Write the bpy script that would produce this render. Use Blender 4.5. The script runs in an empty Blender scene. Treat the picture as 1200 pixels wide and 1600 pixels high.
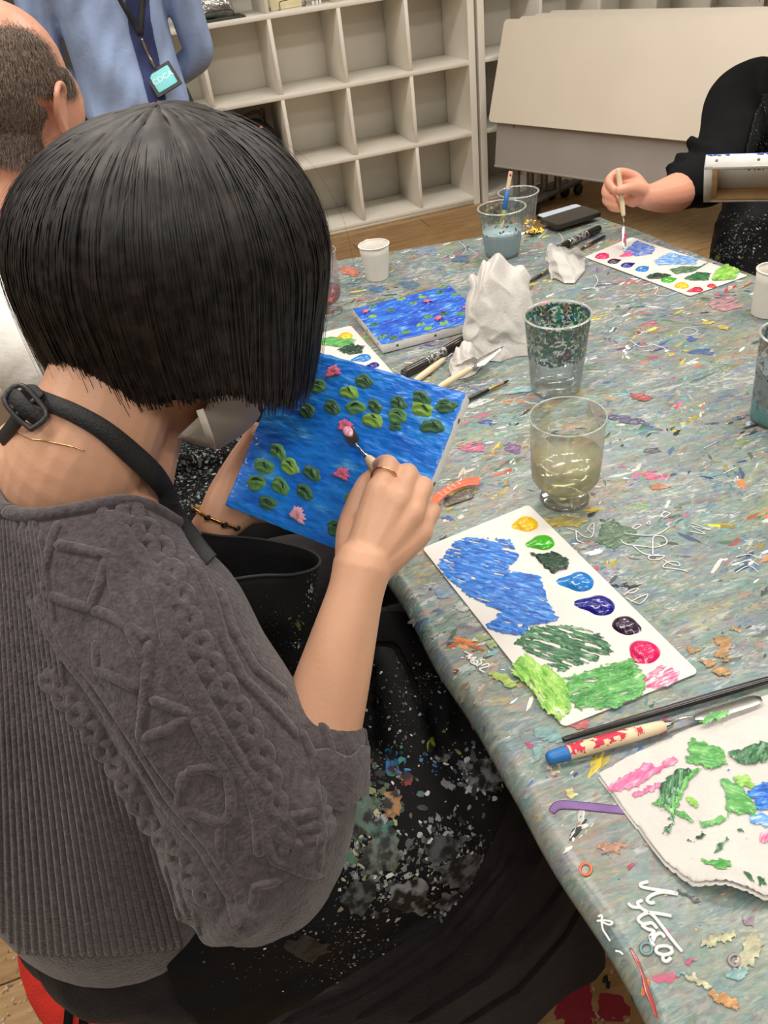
import bpy, bmesh, math, random
from mathutils import Vector, Matrix, noise
from mathutils.bvhtree import BVHTree
random.seed(7)
PI = math.pi
scene = bpy.context.scene
COL = scene.collection

# ------------------------------------------------------------------ camera
YAW, PITCH, ROLL = map(math.radians, (13.422, 37.908, -8.086))
FPX = 1200.0
CAM = Vector((-0.1075, -4.1441, 1.3670))
fw = Vector((math.sin(YAW)*math.cos(PITCH), math.cos(YAW)*math.cos(PITCH), -math.sin(PITCH)))
rt0 = Vector((math.cos(YAW), -math.sin(YAW), 0))
up0 = rt0.cross(fw)
rt = math.cos(ROLL)*rt0 + math.sin(ROLL)*up0
up = -math.sin(ROLL)*rt0 + math.cos(ROLL)*up0
cd = bpy.data.cameras.new('camera')
cam = bpy.data.objects.new('camera', cd); COL.objects.link(cam)
cd.sensor_fit = 'VERTICAL'; cd.sensor_height = 36; cd.sensor_width = 27
cd.lens = FPX/1600*36; cd.clip_start = 0.02; cd.clip_end = 60
cam.matrix_world = Matrix(((rt.x, up.x, -fw.x, CAM.x), (rt.y, up.y, -fw.y, CAM.y), (rt.z, up.z, -fw.z, CAM.z), (0, 0, 0, 1)))
scene.camera = cam

# ------------------------------------------------------------------ world, lights, exposure
w = bpy.data.worlds.new('world'); scene.world = w; w.use_nodes = True
bg = w.node_tree.nodes['Background']
bg.inputs[0].default_value = (1.0, 0.97, 0.93, 1); bg.inputs[1].default_value = 0.30
vs = scene.view_settings
vs.view_transform = 'Standard'; vs.look = 'None'; vs.gamma = 1; vs.use_curve_mapping = False
vs.exposure = 0.0
LAMPS = [(-0.3, -4.9), (-0.3, -3.2), (-0.3, -1.5), (1.5, -4.9), (1.5, -3.2), (1.5, -1.5), (-2.0, -3.2), (3.2, -3.2)]
LAMP_POWER = 18.0
for (lx, ly) in LAMPS:
    ld = bpy.data.lights.new('ceiling_light_glow', 'AREA'); ld.shape = 'RECTANGLE'
    ld.size = 1.15; ld.size_y = 0.28; ld.energy = LAMP_POWER; ld.color = (1.0, 0.955, 0.89)
    lo = bpy.data.objects.new('ceiling_light_glow', ld); COL.objects.link(lo)
    lo.location = (lx, ly, 2.56)

# ------------------------------------------------------------------ measuring helpers
def ray(x, y): return fw + (x-600)/FPX*rt - (y-800)/FPX*up
def P(x, y, d): return CAM + d*ray(x, y)
def T(x, y, z):
    d = ray(x, y); return CAM + d*((z-CAM.z)/d.z)
def V(*a): return Vector(a)
def lerp(a, b, t): return a + (b-a)*t
def smooth01(t): t = max(0, min(1, t)); return t*t*(3-2*t)

# ------------------------------------------------------------------ materials
def lin(c):
    c /= 255.0
    return c/12.92 if c <= 0.04045 else ((c+0.055)/1.055)**2.4
def rgb(r, g, b): return (lin(r), lin(g), lin(b), 1)
MATS = {}
def base_mat(name):
    m = bpy.data.materials.new(name); m.use_nodes = True
    nt = m.node_tree; b = nt.nodes['Principled BSDF']
    return m, nt, b
def N(nt, t, **kw):
    n = nt.nodes.new(t)
    for k, v in kw.items(): setattr(n, k, v)
    return n
def mat(name, col, rough=0.5, var=0.10, vscale=12, bump=0.0, bscale=80, metal=0, coat=0, sheen=0, col2=None, stretch=None, spec=0.5, detail=4, sharp=None, bstretch=None, sss=0):
    """procedural principled material: two tones mixed by noise, plus noise bump"""
    if name in MATS: return MATS[name]
    m, nt, b = base_mat(name)
    tc = N(nt, 'ShaderNodeTexCoord'); mp = N(nt, 'ShaderNodeMapping')
    nt.links.new(tc.outputs['Object'], mp.inputs[0])
    if stretch: mp.inputs['Scale'].default_value = stretch[0:3]
    if stretch and len(stretch) > 3: mp.inputs['Rotation'].default_value = (0, 0, stretch[3])
    nz = N(nt, 'ShaderNodeTexNoise'); nz.inputs['Scale'].default_value = vscale; nz.inputs['Detail'].default_value = detail
    nt.links.new(mp.outputs[0], nz.inputs['Vector'])
    rp = N(nt, 'ShaderNodeValToRGB')
    c1 = col; c2 = col2 if col2 else tuple(min(1, c*(1+2*var)) for c in col[:3])+(1,)
    if not col2: c1 = tuple(c*(1-var) for c in col[:3])+(1,)
    lo, hi = sharp if sharp else (0.3, 0.7)
    rp.color_ramp.elements[0].position = lo; rp.color_ramp.elements[1].position = hi
    rp.color_ramp.elements[0].color = c1; rp.color_ramp.elements[1].color = c2
    nt.links.new(nz.outputs[0], rp.inputs[0]); nt.links.new(rp.outputs[0], b.inputs['Base Color'])
    b.inputs['Roughness'].default_value = rough; b.inputs['Metallic'].default_value = metal
    b.inputs['Coat Weight'].default_value = coat; b.inputs['Sheen Weight'].default_value = sheen
    b.inputs['Specular IOR Level'].default_value = spec
    if sss:
        b.inputs['Subsurface Weight'].default_value = sss; b.inputs['Subsurface Radius'].default_value = (0.012, 0.005, 0.003)
        b.inputs['Subsurface Scale'].default_value = 0.6
    if bump:
        bz = N(nt, 'ShaderNodeTexNoise'); bz.inputs['Scale'].default_value = bscale; bz.inputs['Detail'].default_value = 3
        mp2 = N(nt, 'ShaderNodeMapping'); nt.links.new(tc.outputs['Object'], mp2.inputs[0])
        if bstretch: mp2.inputs['Scale'].default_value = bstretch[0:3]
        nt.links.new(mp2.outputs[0], bz.inputs['Vector'])
        bp = N(nt, 'ShaderNodeBump'); bp.inputs['Strength'].default_value = bump; bp.inputs['Distance'].default_value = 0.004
        nt.links.new(bz.outputs[0], bp.inputs['Height']); nt.links.new(bp.outputs[0], b.inputs['Normal'])
    MATS[name] = m
    return m
def attr_mat(name, rough=0.4, coat=0.0, bump=0.3):
    """paint flecks: every fleck carries its own paint colour"""
    if name in MATS: return MATS[name]
    m, nt, b = base_mat(name)
    a = N(nt, 'ShaderNodeAttribute'); a.attribute_name = 'paint'
    nt.links.new(a.outputs['Color'], b.inputs['Base Color'])
    nz = N(nt, 'ShaderNodeTexNoise'); nz.inputs['Scale'].default_value = 500
    bp = N(nt, 'ShaderNodeBump'); bp.inputs['Strength'].default_value = bump; bp.inputs['Distance'].default_value = 0.002
    nt.links.new(nz.outputs[0], bp.inputs['Height']); nt.links.new(bp.outputs[0], b.inputs['Normal'])
    b.inputs['Roughness'].default_value = rough; b.inputs['Coat Weight'].default_value = coat
    MATS[name] = m; return m
def clear_mat(name, tint=(0.97, 0.98, 0.98, 1), gloss=0.12, haze=0.0, hazecol=(0.8, 0.85, 0.85, 1), rough=0.06):
    """thin clear plastic / liquid: transparent with a fresnel-like gloss and a little haze"""
    if name in MATS: return MATS[name]
    m, nt, b = base_mat(name); nt.nodes.remove(b)
    out = nt.nodes['Material Output']
    tr = N(nt, 'ShaderNodeBsdfTransparent'); tr.inputs[0].default_value = tint
    gl = N(nt, 'ShaderNodeBsdfGlossy'); gl.inputs['Roughness'].default_value = rough
    df = N(nt, 'ShaderNodeBsdfDiffuse'); df.inputs[0].default_value = hazecol
    lw = N(nt, 'ShaderNodeLayerWeight'); lw.inputs[0].default_value = 0.35
    nz = N(nt, 'ShaderNodeTexNoise'); nz.inputs['Scale'].default_value = 4
    mm = N(nt, 'ShaderNodeMath', operation='MULTIPLY_ADD'); mm.inputs[1].default_value = haze*0.5; mm.inputs[2].default_value = haze*0.75
    nt.links.new(nz.outputs[0], mm.inputs[0])
    mx0 = N(nt, 'ShaderNodeMixShader'); nt.links.new(mm.outputs[0], mx0.inputs[0])
    nt.links.new(tr.outputs[0], mx0.inputs[1]); nt.links.new(df.outputs[0], mx0.inputs[2])
    ma = N(nt, 'ShaderNodeMath', operation='MULTIPLY_ADD'); ma.inputs[1].default_value = 0.55; ma.inputs[2].default_value = gloss*0.35
    nt.links.new(lw.outputs['Fresnel'], ma.inputs[0])
    mx = N(nt, 'ShaderNodeMixShader'); nt.links.new(ma.outputs[0], mx.inputs[0])
    nt.links.new(mx0.outputs[0], mx.inputs[1]); nt.links.new(gl.outputs[0], mx.inputs[2])
    nt.links.new(mx.outputs[0], out.inputs['Surface'])
    MATS[name] = m; return m

# ------------------------------------------------------------------ mesh helpers
class MB:
    def __init__(s): s.v = []; s.f = []; s.c = None
    def add(s, v, f):
        o = len(s.v); s.v += [Vector(p) for p in v]; s.f += [tuple(i+o for i in q) for q in f]; return s
    def join(s, o): return s.add(o.v, o.f)
    def xf(s, M): s.v = [M @ p for p in s.v]; return s
    def mesh(s, name='m', smooth=True):
        me = bpy.data.meshes.new(name); me.from_pydata([tuple(p) for p in s.v], [], s.f); me.update()
        if smooth: me.polygons.foreach_set('use_smooth', [True]*len(me.polygons))
        return me
def put(name, me, m, parent=None, sharp=None):
    if isinstance(me, MB): me = me.mesh(name)
    me.name = name
    if m is not None: me.materials.clear(); me.materials.append(m)
    o = bpy.data.objects.new(name, me); COL.objects.link(o)
    if parent is not None:
        o.parent = parent
        if parent.get('_world'): o.matrix_parent_inverse = Matrix.Translation(-parent.location)
        elif parent.parent is not None and parent.parent.get('_world'):
            pass
    if sharp: me.set_sharp_from_angle(angle=math.radians(sharp))
    return o
def thing(name, label, cat, loc=(0, 0, 0), rotz=0, group=None, world=False):
    o = bpy.data.objects.new(name, None); COL.objects.link(o); o.empty_display_size = 0.05
    o.location = loc; o.rotation_euler = (0, 0, rotz)
    o['label'] = label; o['category'] = cat
    if group: o['group'] = group
    if world: o['_world'] = 1
    return o
def tag(o, label, cat, group=None):
    o['label'] = label; o['category'] = cat
    if group: o['group'] = group
    return o
def struct(o): o['kind'] = 'structure'; return o

def box(cx, cy, cz, sx, sy, sz, bev=0.0, seg=2):
    bm = bmesh.new(); bmesh.ops.create_cube(bm, size=1)
    bmesh.ops.scale(bm, vec=(sx, sy, sz), verts=bm.verts)
    if bev: bmesh.ops.bevel(bm, geom=bm.edges[:], offset=bev, segments=seg, affect='EDGES', profile=0.5)
    bmesh.ops.translate(bm, vec=(cx, cy, cz), verts=bm.verts)
    mb = MB(); bm.verts.index_update()
    mb.add([v.co.copy() for v in bm.verts], [tuple(v.index for v in f.verts) for f in bm.faces]); bm.free()
    return mb
def loft(rings, cap=True, closed=True):
    mb = MB(); n = len(rings[0]); vs_ = [p for r in rings for p in r]; fs = []
    for i in range(len(rings)-1):
        for j in range(n if closed else n-1):
            k = (j+1) % n
            fs.append((i*n+j, i*n+k, (i+1)*n+k, (i+1)*n+j))
    if cap and closed:
        fs.append(tuple(reversed(range(n)))); fs.append(tuple((len(rings)-1)*n+j for j in range(n)))
    return mb.add(vs_, fs)
def lathe(prof, n=32, cap=False):
    rings = [[V(r*math.cos(2*PI*j/n), r*math.sin(2*PI*j/n), z) for j in range(n)] for r, z in prof]
    return loft(rings, cap)
def catmull(pts, vals, sub):
    if len(pts) < 3:
        out = [pts[0].lerp(pts[-1], k/sub) for k in range(sub+1)]
        ov = [vals[0]+(vals[-1]-vals[0])*k/sub for k in range(sub+1)]; return out, ov
    out = []; ov = []
    n = len(pts)
    for i in range(n-1):
        p0 = pts[max(0, i-1)]; p1 = pts[i]; p2 = pts[i+1]; p3 = pts[min(n-1, i+2)]
        r0 = vals[max(0, i-1)]; r1 = vals[i]; r2 = vals[i+1]; r3 = vals[min(n-1, i+2)]
        for k in range(sub):
            t = k/sub; t2 = t*t; t3 = t2*t
            def h(a, b, c, d): return 0.5*((2*b)+(c-a)*t+(2*a-5*b+4*c-d)*t2+(3*b-a-3*c+d)*t3)
            out.append(h(p0, p1, p2, p3)); ov.append(max(1e-5, h(r0, r1, r2, r3)))
    out.append(pts[-1]); ov.append(vals[-1])
    return out, ov
def tube(pts, rad, n=12, sub=5, flat=1.0, upv=None, rounded=True):
    pts = [Vector(p) for p in pts]
    if not isinstance(rad, (list, tuple)): rad = [rad]*len(pts)
    if sub > 1: pts, rad = catmull(pts, list(rad), sub)
    rings = []; prev = None
    m = len(pts)
    for i, p in enumerate(pts):
        t = (pts[min(i+1, m-1)]-pts[max(i-1, 0)]).normalized()
        if prev is None:
            a = Vector(upv) if upv is not None else (V(0, 0, 1) if abs(t.z) < 0.9 else V(1, 0, 0))
        else: a = prev
        a = (a-t*a.dot(t))
        a = a.normalized() if a.length > 1e-6 else t.orthogonal().normalized()
        b = t.cross(a); prev = a
        rings.append([p+rad[i]*(math.cos(2*PI*j/n)*b+flat*math.sin(2*PI*j/n)*a) for j in range(n)])
    if rounded:
        def endcap(k, sgn):
            t = (pts[1]-pts[0]).normalized() if k == 0 else (pts[-1]-pts[-2]).normalized()
            c = pts[k]; R = rad[k]*min(1, flat); res = []
            for a in (0.45, 0.8):
                res.append([c+(q-c)*math.sqrt(1-a*a)+sgn*t*R*a for q in rings[k]])
            return res
        s = endcap(0, -1); e = endcap(-1, 1)
        rings = [s[1], s[0]]+rings+[e[0], e[1]]
    return loft(rings)
def ellipsoid(c, r, M=None, nu=20, nv=12):
    prof = [(max(1e-4, math.sin(PI*k/nv)), -math.cos(PI*k/nv)) for k in range(nv+1)]
    mb = lathe(prof, nu, cap=True)
    mb.v = [Vector((p.x*r[0], p.y*r[1], p.z*r[2])) for p in mb.v]
    if M is not None: mb.v = [M @ p for p in mb.v]
    mb.v = [p+Vector(c) for p in mb.v]
    return mb
def eval_mesh(me, mods):
    ob = bpy.data.objects.new('tmp', me); COL.objects.link(ob)
    for t, kw in mods:
        md = ob.modifiers.new('m', t)
        for k, v in kw.items(): setattr(md, k, v)
    dg = bpy.context.evaluated_depsgraph_get(); dg.update()
    r = bpy.data.meshes.new_from_object(ob.evaluated_get(dg))
    bpy.data.objects.remove(ob); bpy.data.meshes.remove(me)
    r.polygons.foreach_set('use_smooth', [True]*len(r.polygons))
    return r
def remesh(mb, voxel, it=4, fac=0.5):
    return eval_mesh(mb.mesh(), [('REMESH', dict(mode='VOXEL', voxel_size=voxel)), ('SMOOTH', dict(factor=fac, iterations=it))])
def bvh_of(me):
    return BVHTree.FromPolygons([v.co.copy() for v in me.vertices], [tuple(p.vertices) for p in me.polygons])
def hit(bvh, x, y):
    d = ray(x, y).normalized()
    return bvh.ray_cast(CAM, d)
def me_to_mb(me):
    mb = MB(); mb.add([v.co for v in me.vertices], [tuple(p.vertices) for p in me.polygons]); return mb
def inpoly(x, y, poly):
    c = False; n = len(poly); j = n-1
    for i in range(n):
        xi, yi = poly[i]; xj, yj = poly[j]
        if (yi > y) != (yj > y) and x < (xj-xi)*(y-yi)/(yj-yi)+xi: c = not c
        j = i
    return c
def polydist(x, y, poly):
    best = 1e9; n = len(poly)
    for i in range(n):
        ax, ay = poly[i]; bx, by = poly[(i+1) % n]; dx, dy = bx-ax, by-ay
        L = dx*dx+dy*dy
        t = 0 if L == 0 else max(0, min(1, ((x-ax)*dx+(y-ay)*dy)/L))
        best = min(best, math.hypot(x-ax-t*dx, y-ay-t*dy))
    return best

class Flecks:
    """many little irregular paint blobs joined in one mesh, each with its own colour"""
    def __init__(s): s.v = []; s.f = []; s.c = []
    def add(s, p, n, size, ratio, ang, col, h=0.0006, ref=None):
        n = n.normalized()
        a = (ref if ref is not None else V(1, 0, 0)); a = a-n*a.dot(n)
        a = a.normalized() if a.length > 1e-4 else n.orthogonal().normalized()
        b = n.cross(a)
        e1 = math.cos(ang)*a+math.sin(ang)*b; e2 = n.cross(e1)
        k = random.choice((6, 7, 8, 9)) if size < 0.003 else random.choice((12, 14, 16)); o = len(s.v)
        s.v.append(p+n*(h*1.6)); s.c.append(col)
        for j in range(k):
            t = 2*PI*j/k; q = random.uniform(0.55, 1.25)
            s.v.append(p+e1*(size*ratio*q*math.cos(t))+e2*(size*q*math.sin(t))+n*(h*0.5)); s.c.append(col)
        for j in range(k): s.f.append((o, o+1+j, o+1+(j+1) % k))
    def poly(s, pts, n, col, h=0.0008):
        o = len(s.v); c = sum(pts, V(0, 0, 0))/len(pts)
        s.v.append(c+n*h); s.c.append(col)
        for q in pts: s.v.append(q+n*(h*0.6)); s.c.append(col)
        k = len(pts)
        for j in range(k): s.f.append((o, o+1+j, o+1+(j+1) % k))
    def build(s, name, m, parent, stuff=True):
        me = bpy.data.meshes.new(name); me.from_pydata([tuple(p) for p in s.v], [], s.f); me.update()
        at = me.color_attributes.new('paint', 'FLOAT_COLOR', 'POINT')
        at.data.foreach_set('color', [x for c in s.c for x in c])
        me.polygons.foreach_set('use_smooth', [True]*len(me.polygons))
        o = put(name, me, m, parent)
        if stuff: o['kind'] = 'stuff'
        return o
def dup(root, loc, rotz=None, label=None):
    r = root.copy(); COL.objects.link(r); r.location = loc
    if rotz is not None: r.rotation_euler = (0, 0, rotz)
    if label: r['label'] = label
    for ch in list(root.children):
        c = ch.copy(); COL.objects.link(c); c.parent = r
        for g in ch.children:
            d = g.copy(); COL.objects.link(d); d.parent = c
    return r
def ribbon(pts, nrm, width, thick, sub=5):
    """flat band along pts lying on a surface with the given normals"""
    pts = [Vector(p) for p in pts]; nrm = [Vector(q) for q in nrm]
    if not isinstance(width, (list, tuple)): width = [width]*len(pts)
    if sub > 1:
        p2, w2 = catmull(pts, list(width), sub); n2 = []
        for i in range(len(p2)):
            t = i/sub; k = min(int(t), len(nrm)-2); n2.append(nrm[k].lerp(nrm[k+1], min(1, t-k)))
        pts, nrm, width = p2, n2, w2
    rings = []; m = len(pts)
    for i, p in enumerate(pts):
        t = (pts[min(i+1, m-1)]-pts[max(i-1, 0)]).normalized(); n = nrm[i].normalized(); s = t.cross(n).normalized(); n = s.cross(t)
        wd = width[i]/2
        rings.append([p-s*wd, p-s*wd*0.9+n*thick, p+s*wd*0.9+n*thick, p+s*wd, p+s*wd*0.9-n*thick*0.2, p-s*wd*0.9-n*thick*0.2])
    return loft(rings)

def ridge(pts, nrm, w_, h_, sub=2):
    """raised knit rib lying on a surface"""
    if sub > 1:
        p2, _ = catmull(pts, [1.0]*len(pts), sub); n2 = []
        for i in range(len(p2)):
            t = i/sub; k = min(int(t), len(nrm)-2); n2.append(nrm[k].lerp(nrm[k+1], min(1, t-k)))
        pts, nrm = p2, n2
    rings = []; m = len(pts)
    for i, p in enumerate(pts):
        t = (pts[min(i+1, m-1)]-pts[max(i-1, 0)]).normalized(); n = nrm[i].normalized(); s = t.cross(n).normalized(); n = s.cross(t)
        e = 0.35 if i in (0, m-1) else 1.0
        rings.append([p-s*w_*e-n*0.002, p-s*w_*0.72*e+n*h_*0.6*e, p-s*w_*0.25*e+n*h_*e, p+s*w_*0.25*e+n*h_*e, p+s*w_*0.72*e+n*h_*0.6*e, p+s*w_*e-n*0.002])
    return loft(rings)
# ================================================================== room
FLOOR_OAK = [mat('oak_plank_%d' % i, rgb(*c), 0.45, 0.12, 9, 0.25, 60, stretch=(1.2, 9, 9), col2=rgb(*d), detail=8)
             for i, (c, d) in enumerate((((150, 116, 74), (186, 150, 104)), ((140, 106, 66), (176, 140, 96)), ((158, 126, 84), (192, 158, 112))))]
fl = struct(put('floor', box(0.4, -3.2, -0.02, 8.4, 7.2, 0.03), mat('floor_joint', rgb(104, 78, 50), 0.7, 0.2, 6, stretch=(1, 8, 1))))
PW, PL = 0.152, 1.22
plank_me = []
for i in range(3):
    me = box(0, 0, 0, PL-0.003, PW-0.003, 0.01, 0.0012, 1).mesh('plank', False); me.materials.append(FLOOR_OAK[i]); plank_me.append(me)
k = 0
for iy in range(32):
    y = -4.75 + iy*PW + PW/2
    if y > 0.12: break
    off = (iy*0.437) % PL
    for ix in range(-4, 6):
        x = 0.4 + ix*PL + off - PL/2
        if x < -3.4 or x > 4.2: continue
        o = bpy.data.objects.new('plank', plank_me[(ix*2+iy*5+k) % 3]); COL.objects.link(o)
        o.location = (x, y, 0.0-0.005); o.parent = fl; k += 1
WALL = mat('warm_white_paint', rgb(226, 220, 206), 0.8, 0.02, 3, 0.05, 200)
struct(put('wall_back', box(0.4, 0.47, 1.35, 8.4, 0.1, 2.7), WALL))
struct(put('wall_left', box(-3.85, -3.2, 1.35, 0.1, 7.2, 2.7), WALL))
struct(put('wall_right', box(4.65, -3.2, 1.35, 0.1, 7.2, 2.7), WALL))
struct(put('wall_front', box(0.4, -6.85, 1.35, 8.4, 0.1, 2.7), WALL))
struct(put('ceiling', box(0.4, -3.2, 2.72, 8.4, 7.2, 0.06), mat('ceiling_white', rgb(235, 232, 224), 0.9, 0.02)))
fix_me = box(0, 0, 0, 1.25, 0.34, 0.06, 0.008).mesh('housing'); dif_me = box(0, 0, 0, 1.17, 0.29, 0.012, 0.004).mesh('diffuser')
em, ent, eb = base_mat('lamp_diffuser'); eb.inputs['Emission Color'].default_value = (1, 0.95, 0.86, 1); eb.inputs['Emission Strength'].default_value = 3
fix_me.materials.append(mat('lamp_housing', rgb(230, 230, 228), 0.4)); dif_me.materials.append(em)
LPOS = ['behind the camera, left', 'right above the dark haired woman', 'above the standing person in blue', 'behind the camera, over the near table end', 'above the middle of the painting table', 'above the folded white tables', 'near the left wall', 'near the right wall']
for i, (lx, ly) in enumerate(LAMPS):
    t = thing('ceiling_light', 'flat rectangular ceiling light %s' % LPOS[i], 'ceiling light', (lx, ly, 2.66), 0, 'ceiling lights in a grid')
    a = bpy.data.objects.new('housing', fix_me); COL.objects.link(a); a.parent = t
    b_ = bpy.data.objects.new('diffuser', dif_me); COL.objects.link(b_); b_.parent = t; b_.location.z = -0.036

# paint stains on the floor by the table
st = Flecks()
def floor_patch(pts, col):
    q = [T(x, y, 0.0012) for x, y in pts]
    st.poly(q, V(0, 0, 1), col, 0.0006)
RED = rgb(150, 24, 44)
def rough_poly(cx, cy, rx, ry, n, seed, jit=0.28, sq=0.5):
    r = random.Random(seed); out = []
    for j in range(n):
        a = 2*PI*j/n; q = 1+r.uniform(-jit, jit)
        c, s_ = math.cos(a), math.sin(a)
        out.append((cx+rx*q*math.copysign(abs(c)**sq, c), cy+ry*q*math.copysign(abs(s_)**sq, s_)))
    return out
floor_patch(rough_poly(897, 1568, 30, 30, 26, 1, 0.16), RED)
floor_patch(rough_poly(957, 1575, 24, 20, 22, 2, 0.2), RED)
floor_patch(rough_poly(905, 1602, 20, 14, 16, 5, 0.25), RED)
floor_patch(rough_poly(946, 1530, 5, 6, 9, 3, 0.3), rgb(15, 15, 20)); floor_patch(rough_poly(950, 1540, 4, 6, 9, 4), rgb(15, 15, 20))
floor_patch(rough_poly(922, 1520, 8, 8, 10, 6, 0.4), rgb(150, 70, 40))
rr = random.Random(3)
for i in range(60):
    p = T(rr.uniform(830, 1010), rr.uniform(1480, 1600), 0.0012)
    st.add(p, V(0, 0, 1), rr.uniform(0.001, 0.003), rr.uniform(1, 2.5), rr.uniform(0, 6), rr.choice((RED, rgb(200, 190, 170), rgb(120, 60, 40), rgb(90, 80, 60))), 0.0004)
for i in range(40):
    p = T(rr.uniform(0, 70), rr.uniform(1460, 1600), 0.0012)
    st.add(p, V(0, 0, 1), rr.uniform(0.001, 0.003), rr.uniform(1, 2.5), rr.uniform(0, 6), rr.choice((rgb(190, 170, 140), rgb(150, 120, 80), rgb(120, 100, 70))), 0.0004)
st.build('paint_stain', attr_mat('dried_paint', 0.5), fl)

# ================================================================== cube shelves
S = 0.335; ZB = 0.0425
SHELF = mat('white_laminate', rgb(240, 235, 224), 0.45, 0.02, 4, 0.03, 300)
def cube_shelf(x0, ncol, nrow, label):
    W = ncol*S; D = 0.34; t = 0.022
    r = thing('cube_shelf', label, 'shelf', (x0, 0, 0), 0, 'white cube shelving along the back wall')
    Hh = ZB + nrow*S
    for sx in (0, 1): put('side_panel', box(sx*W + (0.004 if sx == 0 else -0.004), D/2-0.001, Hh/2+0.005, 0.036, D, Hh+0.01, 0.0015, 1), SHELF, r, 30)
    put('plinth', box(W/2, 0.02, ZB/2-0.008, W-0.03, 0.03, ZB-0.018), SHELF, r)
    put('back_panel', box(W/2, D+0.004, Hh/2, W, 0.008, Hh), SHELF, r)
    bm_ = box(0, 0, 0, W-0.03, D-0.004, t, 0.0012, 1).mesh('shelf_board'); bm_.materials.append(SHELF)
    for k in range(nrow+1):
        o = bpy.data.objects.new('shelf_board', bm_); COL.objects.link(o); o.parent = r; o.location = (W/2, D/2, ZB-t/2+k*S+ (0.0 if k else 0.0))
    dm = box(0, 0, 0, 0.018, D-0.006, S-t, 0.001, 1).mesh('divider'); dm.materials.append(SHELF)
    for k in range(nrow):
        for c in range(1, ncol):
            o = bpy.data.objects.new('divider', dm); COL.objects.link(o); o.parent = r; o.location = (c*S, D/2, ZB+k*S+(S-t)/2)
    return r
cube_shelf(0.0, 5, 5, 'white cube shelf behind the standing person, with a backpack in one cell')
cube_shelf(5*S+0.045, 5, 5, 'white cube shelf half hidden behind the folded white tables')
# things on the shelf
zA = ZB + 3*S
def wire_stand(x, y, z, w_, label):
    r = thing('wire_stand', label, 'stand', (x, y, z), 0)
    bm_ = mat('black_wire', rgb(25, 25, 25), 0.4)
    put('base_loop', tube([(-w_/2, 0.06, 0.003), (-w_/2, -0.05, 0.003), (-w_/2, -0.052, 0.03), (-w_/4, -0.052, 0.036), (w_/4, -0.052, 0.036), (w_/2, -0.052, 0.03), (w_/2, -0.05, 0.003), (w_/2, 0.06, 0.003)], 0.002, 6, 3), bm_, r)
    put('back_rest', tube([(-w_/2, 0.06, 0.003), (-w_/3, 0.1, 0.14), (w_/3, 0.1, 0.14), (w_/2, 0.06, 0.003)], 0.002, 6, 4), bm_, r)
    return r
sx = 0.52
wire_stand(sx-0.07, 0.1, zA+0.001, 0.14, 'black wire stand holding the silver package on the shelf')
bag = MB(); rings = []
for k in range(9):
    z = 0.012+0.022*k; ring = []
    for j in range(24):
        a = 2*PI*j/24; q = V(math.cos(a)*0.082, math.sin(a)*(0.024*math.sin(PI*(k+0.6)/9.6)+0.003), z)
        q += 0.008*noise.noise_vector(q*28)
        ring.append(q)
    rings.append(ring)
r = put('silver_package', loft(rings), mat('crinkled_foil', rgb(200, 198, 196), 0.18, 0.15, 30, 0.8, 60, metal=0.9))
r.location = (sx-0.07, 0.085, zA); r.rotation_euler = (math.radians(-14), 0, 0)
tag(r, 'crinkled silver foil package on a shelf beside the standing person', 'package')
tag(put('tray', box(sx-0.08, 0.1, zA+0.004, 0.26, 0.17, 0.008, 0.002), mat('tray_dark', rgb(52, 60, 48), 0.5)), 'dark flat tray under the silver package on the shelf', 'tray')
# cards, stand and boxes in the next cell
bx_ = 0.80
wire_stand(bx_, 0.1, zA+0.0005, 0.12, 'black wire stand holding the cream card on the shelf')
c_ = put('card', box(0, 0, 0.075, 0.15, 0.006, 0.15, 0.001, 1), mat('cream_card', rgb(232, 222, 180), 0.6)); c_.location = (bx_-0.02, 0.09, zA+0.001); c_.rotation_euler = (math.radians(-14), 0, 0)
tag(c_, 'cream coloured card propped on a wire stand on the shelf', 'card')
for dx, cc, nm in ((0.1, (200, 190, 170), 'pale'), (0.118, (214, 196, 30), 'yellow'), (0.134, (150, 120, 60), 'brown')):
    o = thing('paint_tube', 'small %s paint tube standing on the shelf beside the cream card' % nm, 'paint tube', (bx_+dx, 0.05, zA), 0, 'tubes on the shelf')
    put('tube_body', lathe([(0.001, 0.018), (0.007, 0.018), (0.008, 0.03), (0.008, 0.09), (0.004, 0.13), (0.001, 0.131)], 12), mat('tube_%s' % nm, rgb(*cc), 0.4), o)
    put('cap', lathe([(0.0005, 0), (0.006, 0), (0.006, 0.018), (0.0005, 0.018)], 12), mat('tube_cap', rgb(240, 240, 235), 0.4), o)
# backpack in its cell
zc = ZB + S
bp = thing('backpack', 'dark backpack with brown leather trim lying in a shelf cell', 'backpack', (1.5*S, 0.17, zc))
rings = []
for k, (z, sc) in enumerate(((0.0, 0.72), (0.012, 0.92), (0.06, 1.0), (0.12, 1.0), (0.165, 0.92), (0.2, 0.72), (0.222, 0.42), (0.228, 0.1))):
    rings.append([V(0.135*sc*math.copysign(abs(math.cos(a))**0.75, math.cos(a)), 0.12*sc*math.copysign(abs(math.sin(a))**0.75, math.sin(a)), z) for a in [2*PI*j/28 for j in range(28)]])
put('bag_body', loft(rings), mat('navy_canvas', rgb(26, 28, 36), 0.7, 0.15, 20, 0.3, 200), bp)
LEA = mat('brown_leather', rgb(88, 52, 38), 0.45, 0.15, 25)
put('top_flap', loft([[V(-0.1+0.16*u, -0.105*sc, 0.205-0.03*abs(sc)) for u in [j/10 for j in range(11)]]+[V(-0.1+0.16*u, -0.105*sc, 0.216-0.03*abs(sc)) for u in [1-j/10 for j in range(11)]] for sc in (-0.6, -0.2, 0.3, 0.8, 1.02)]), LEA, bp)
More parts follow.
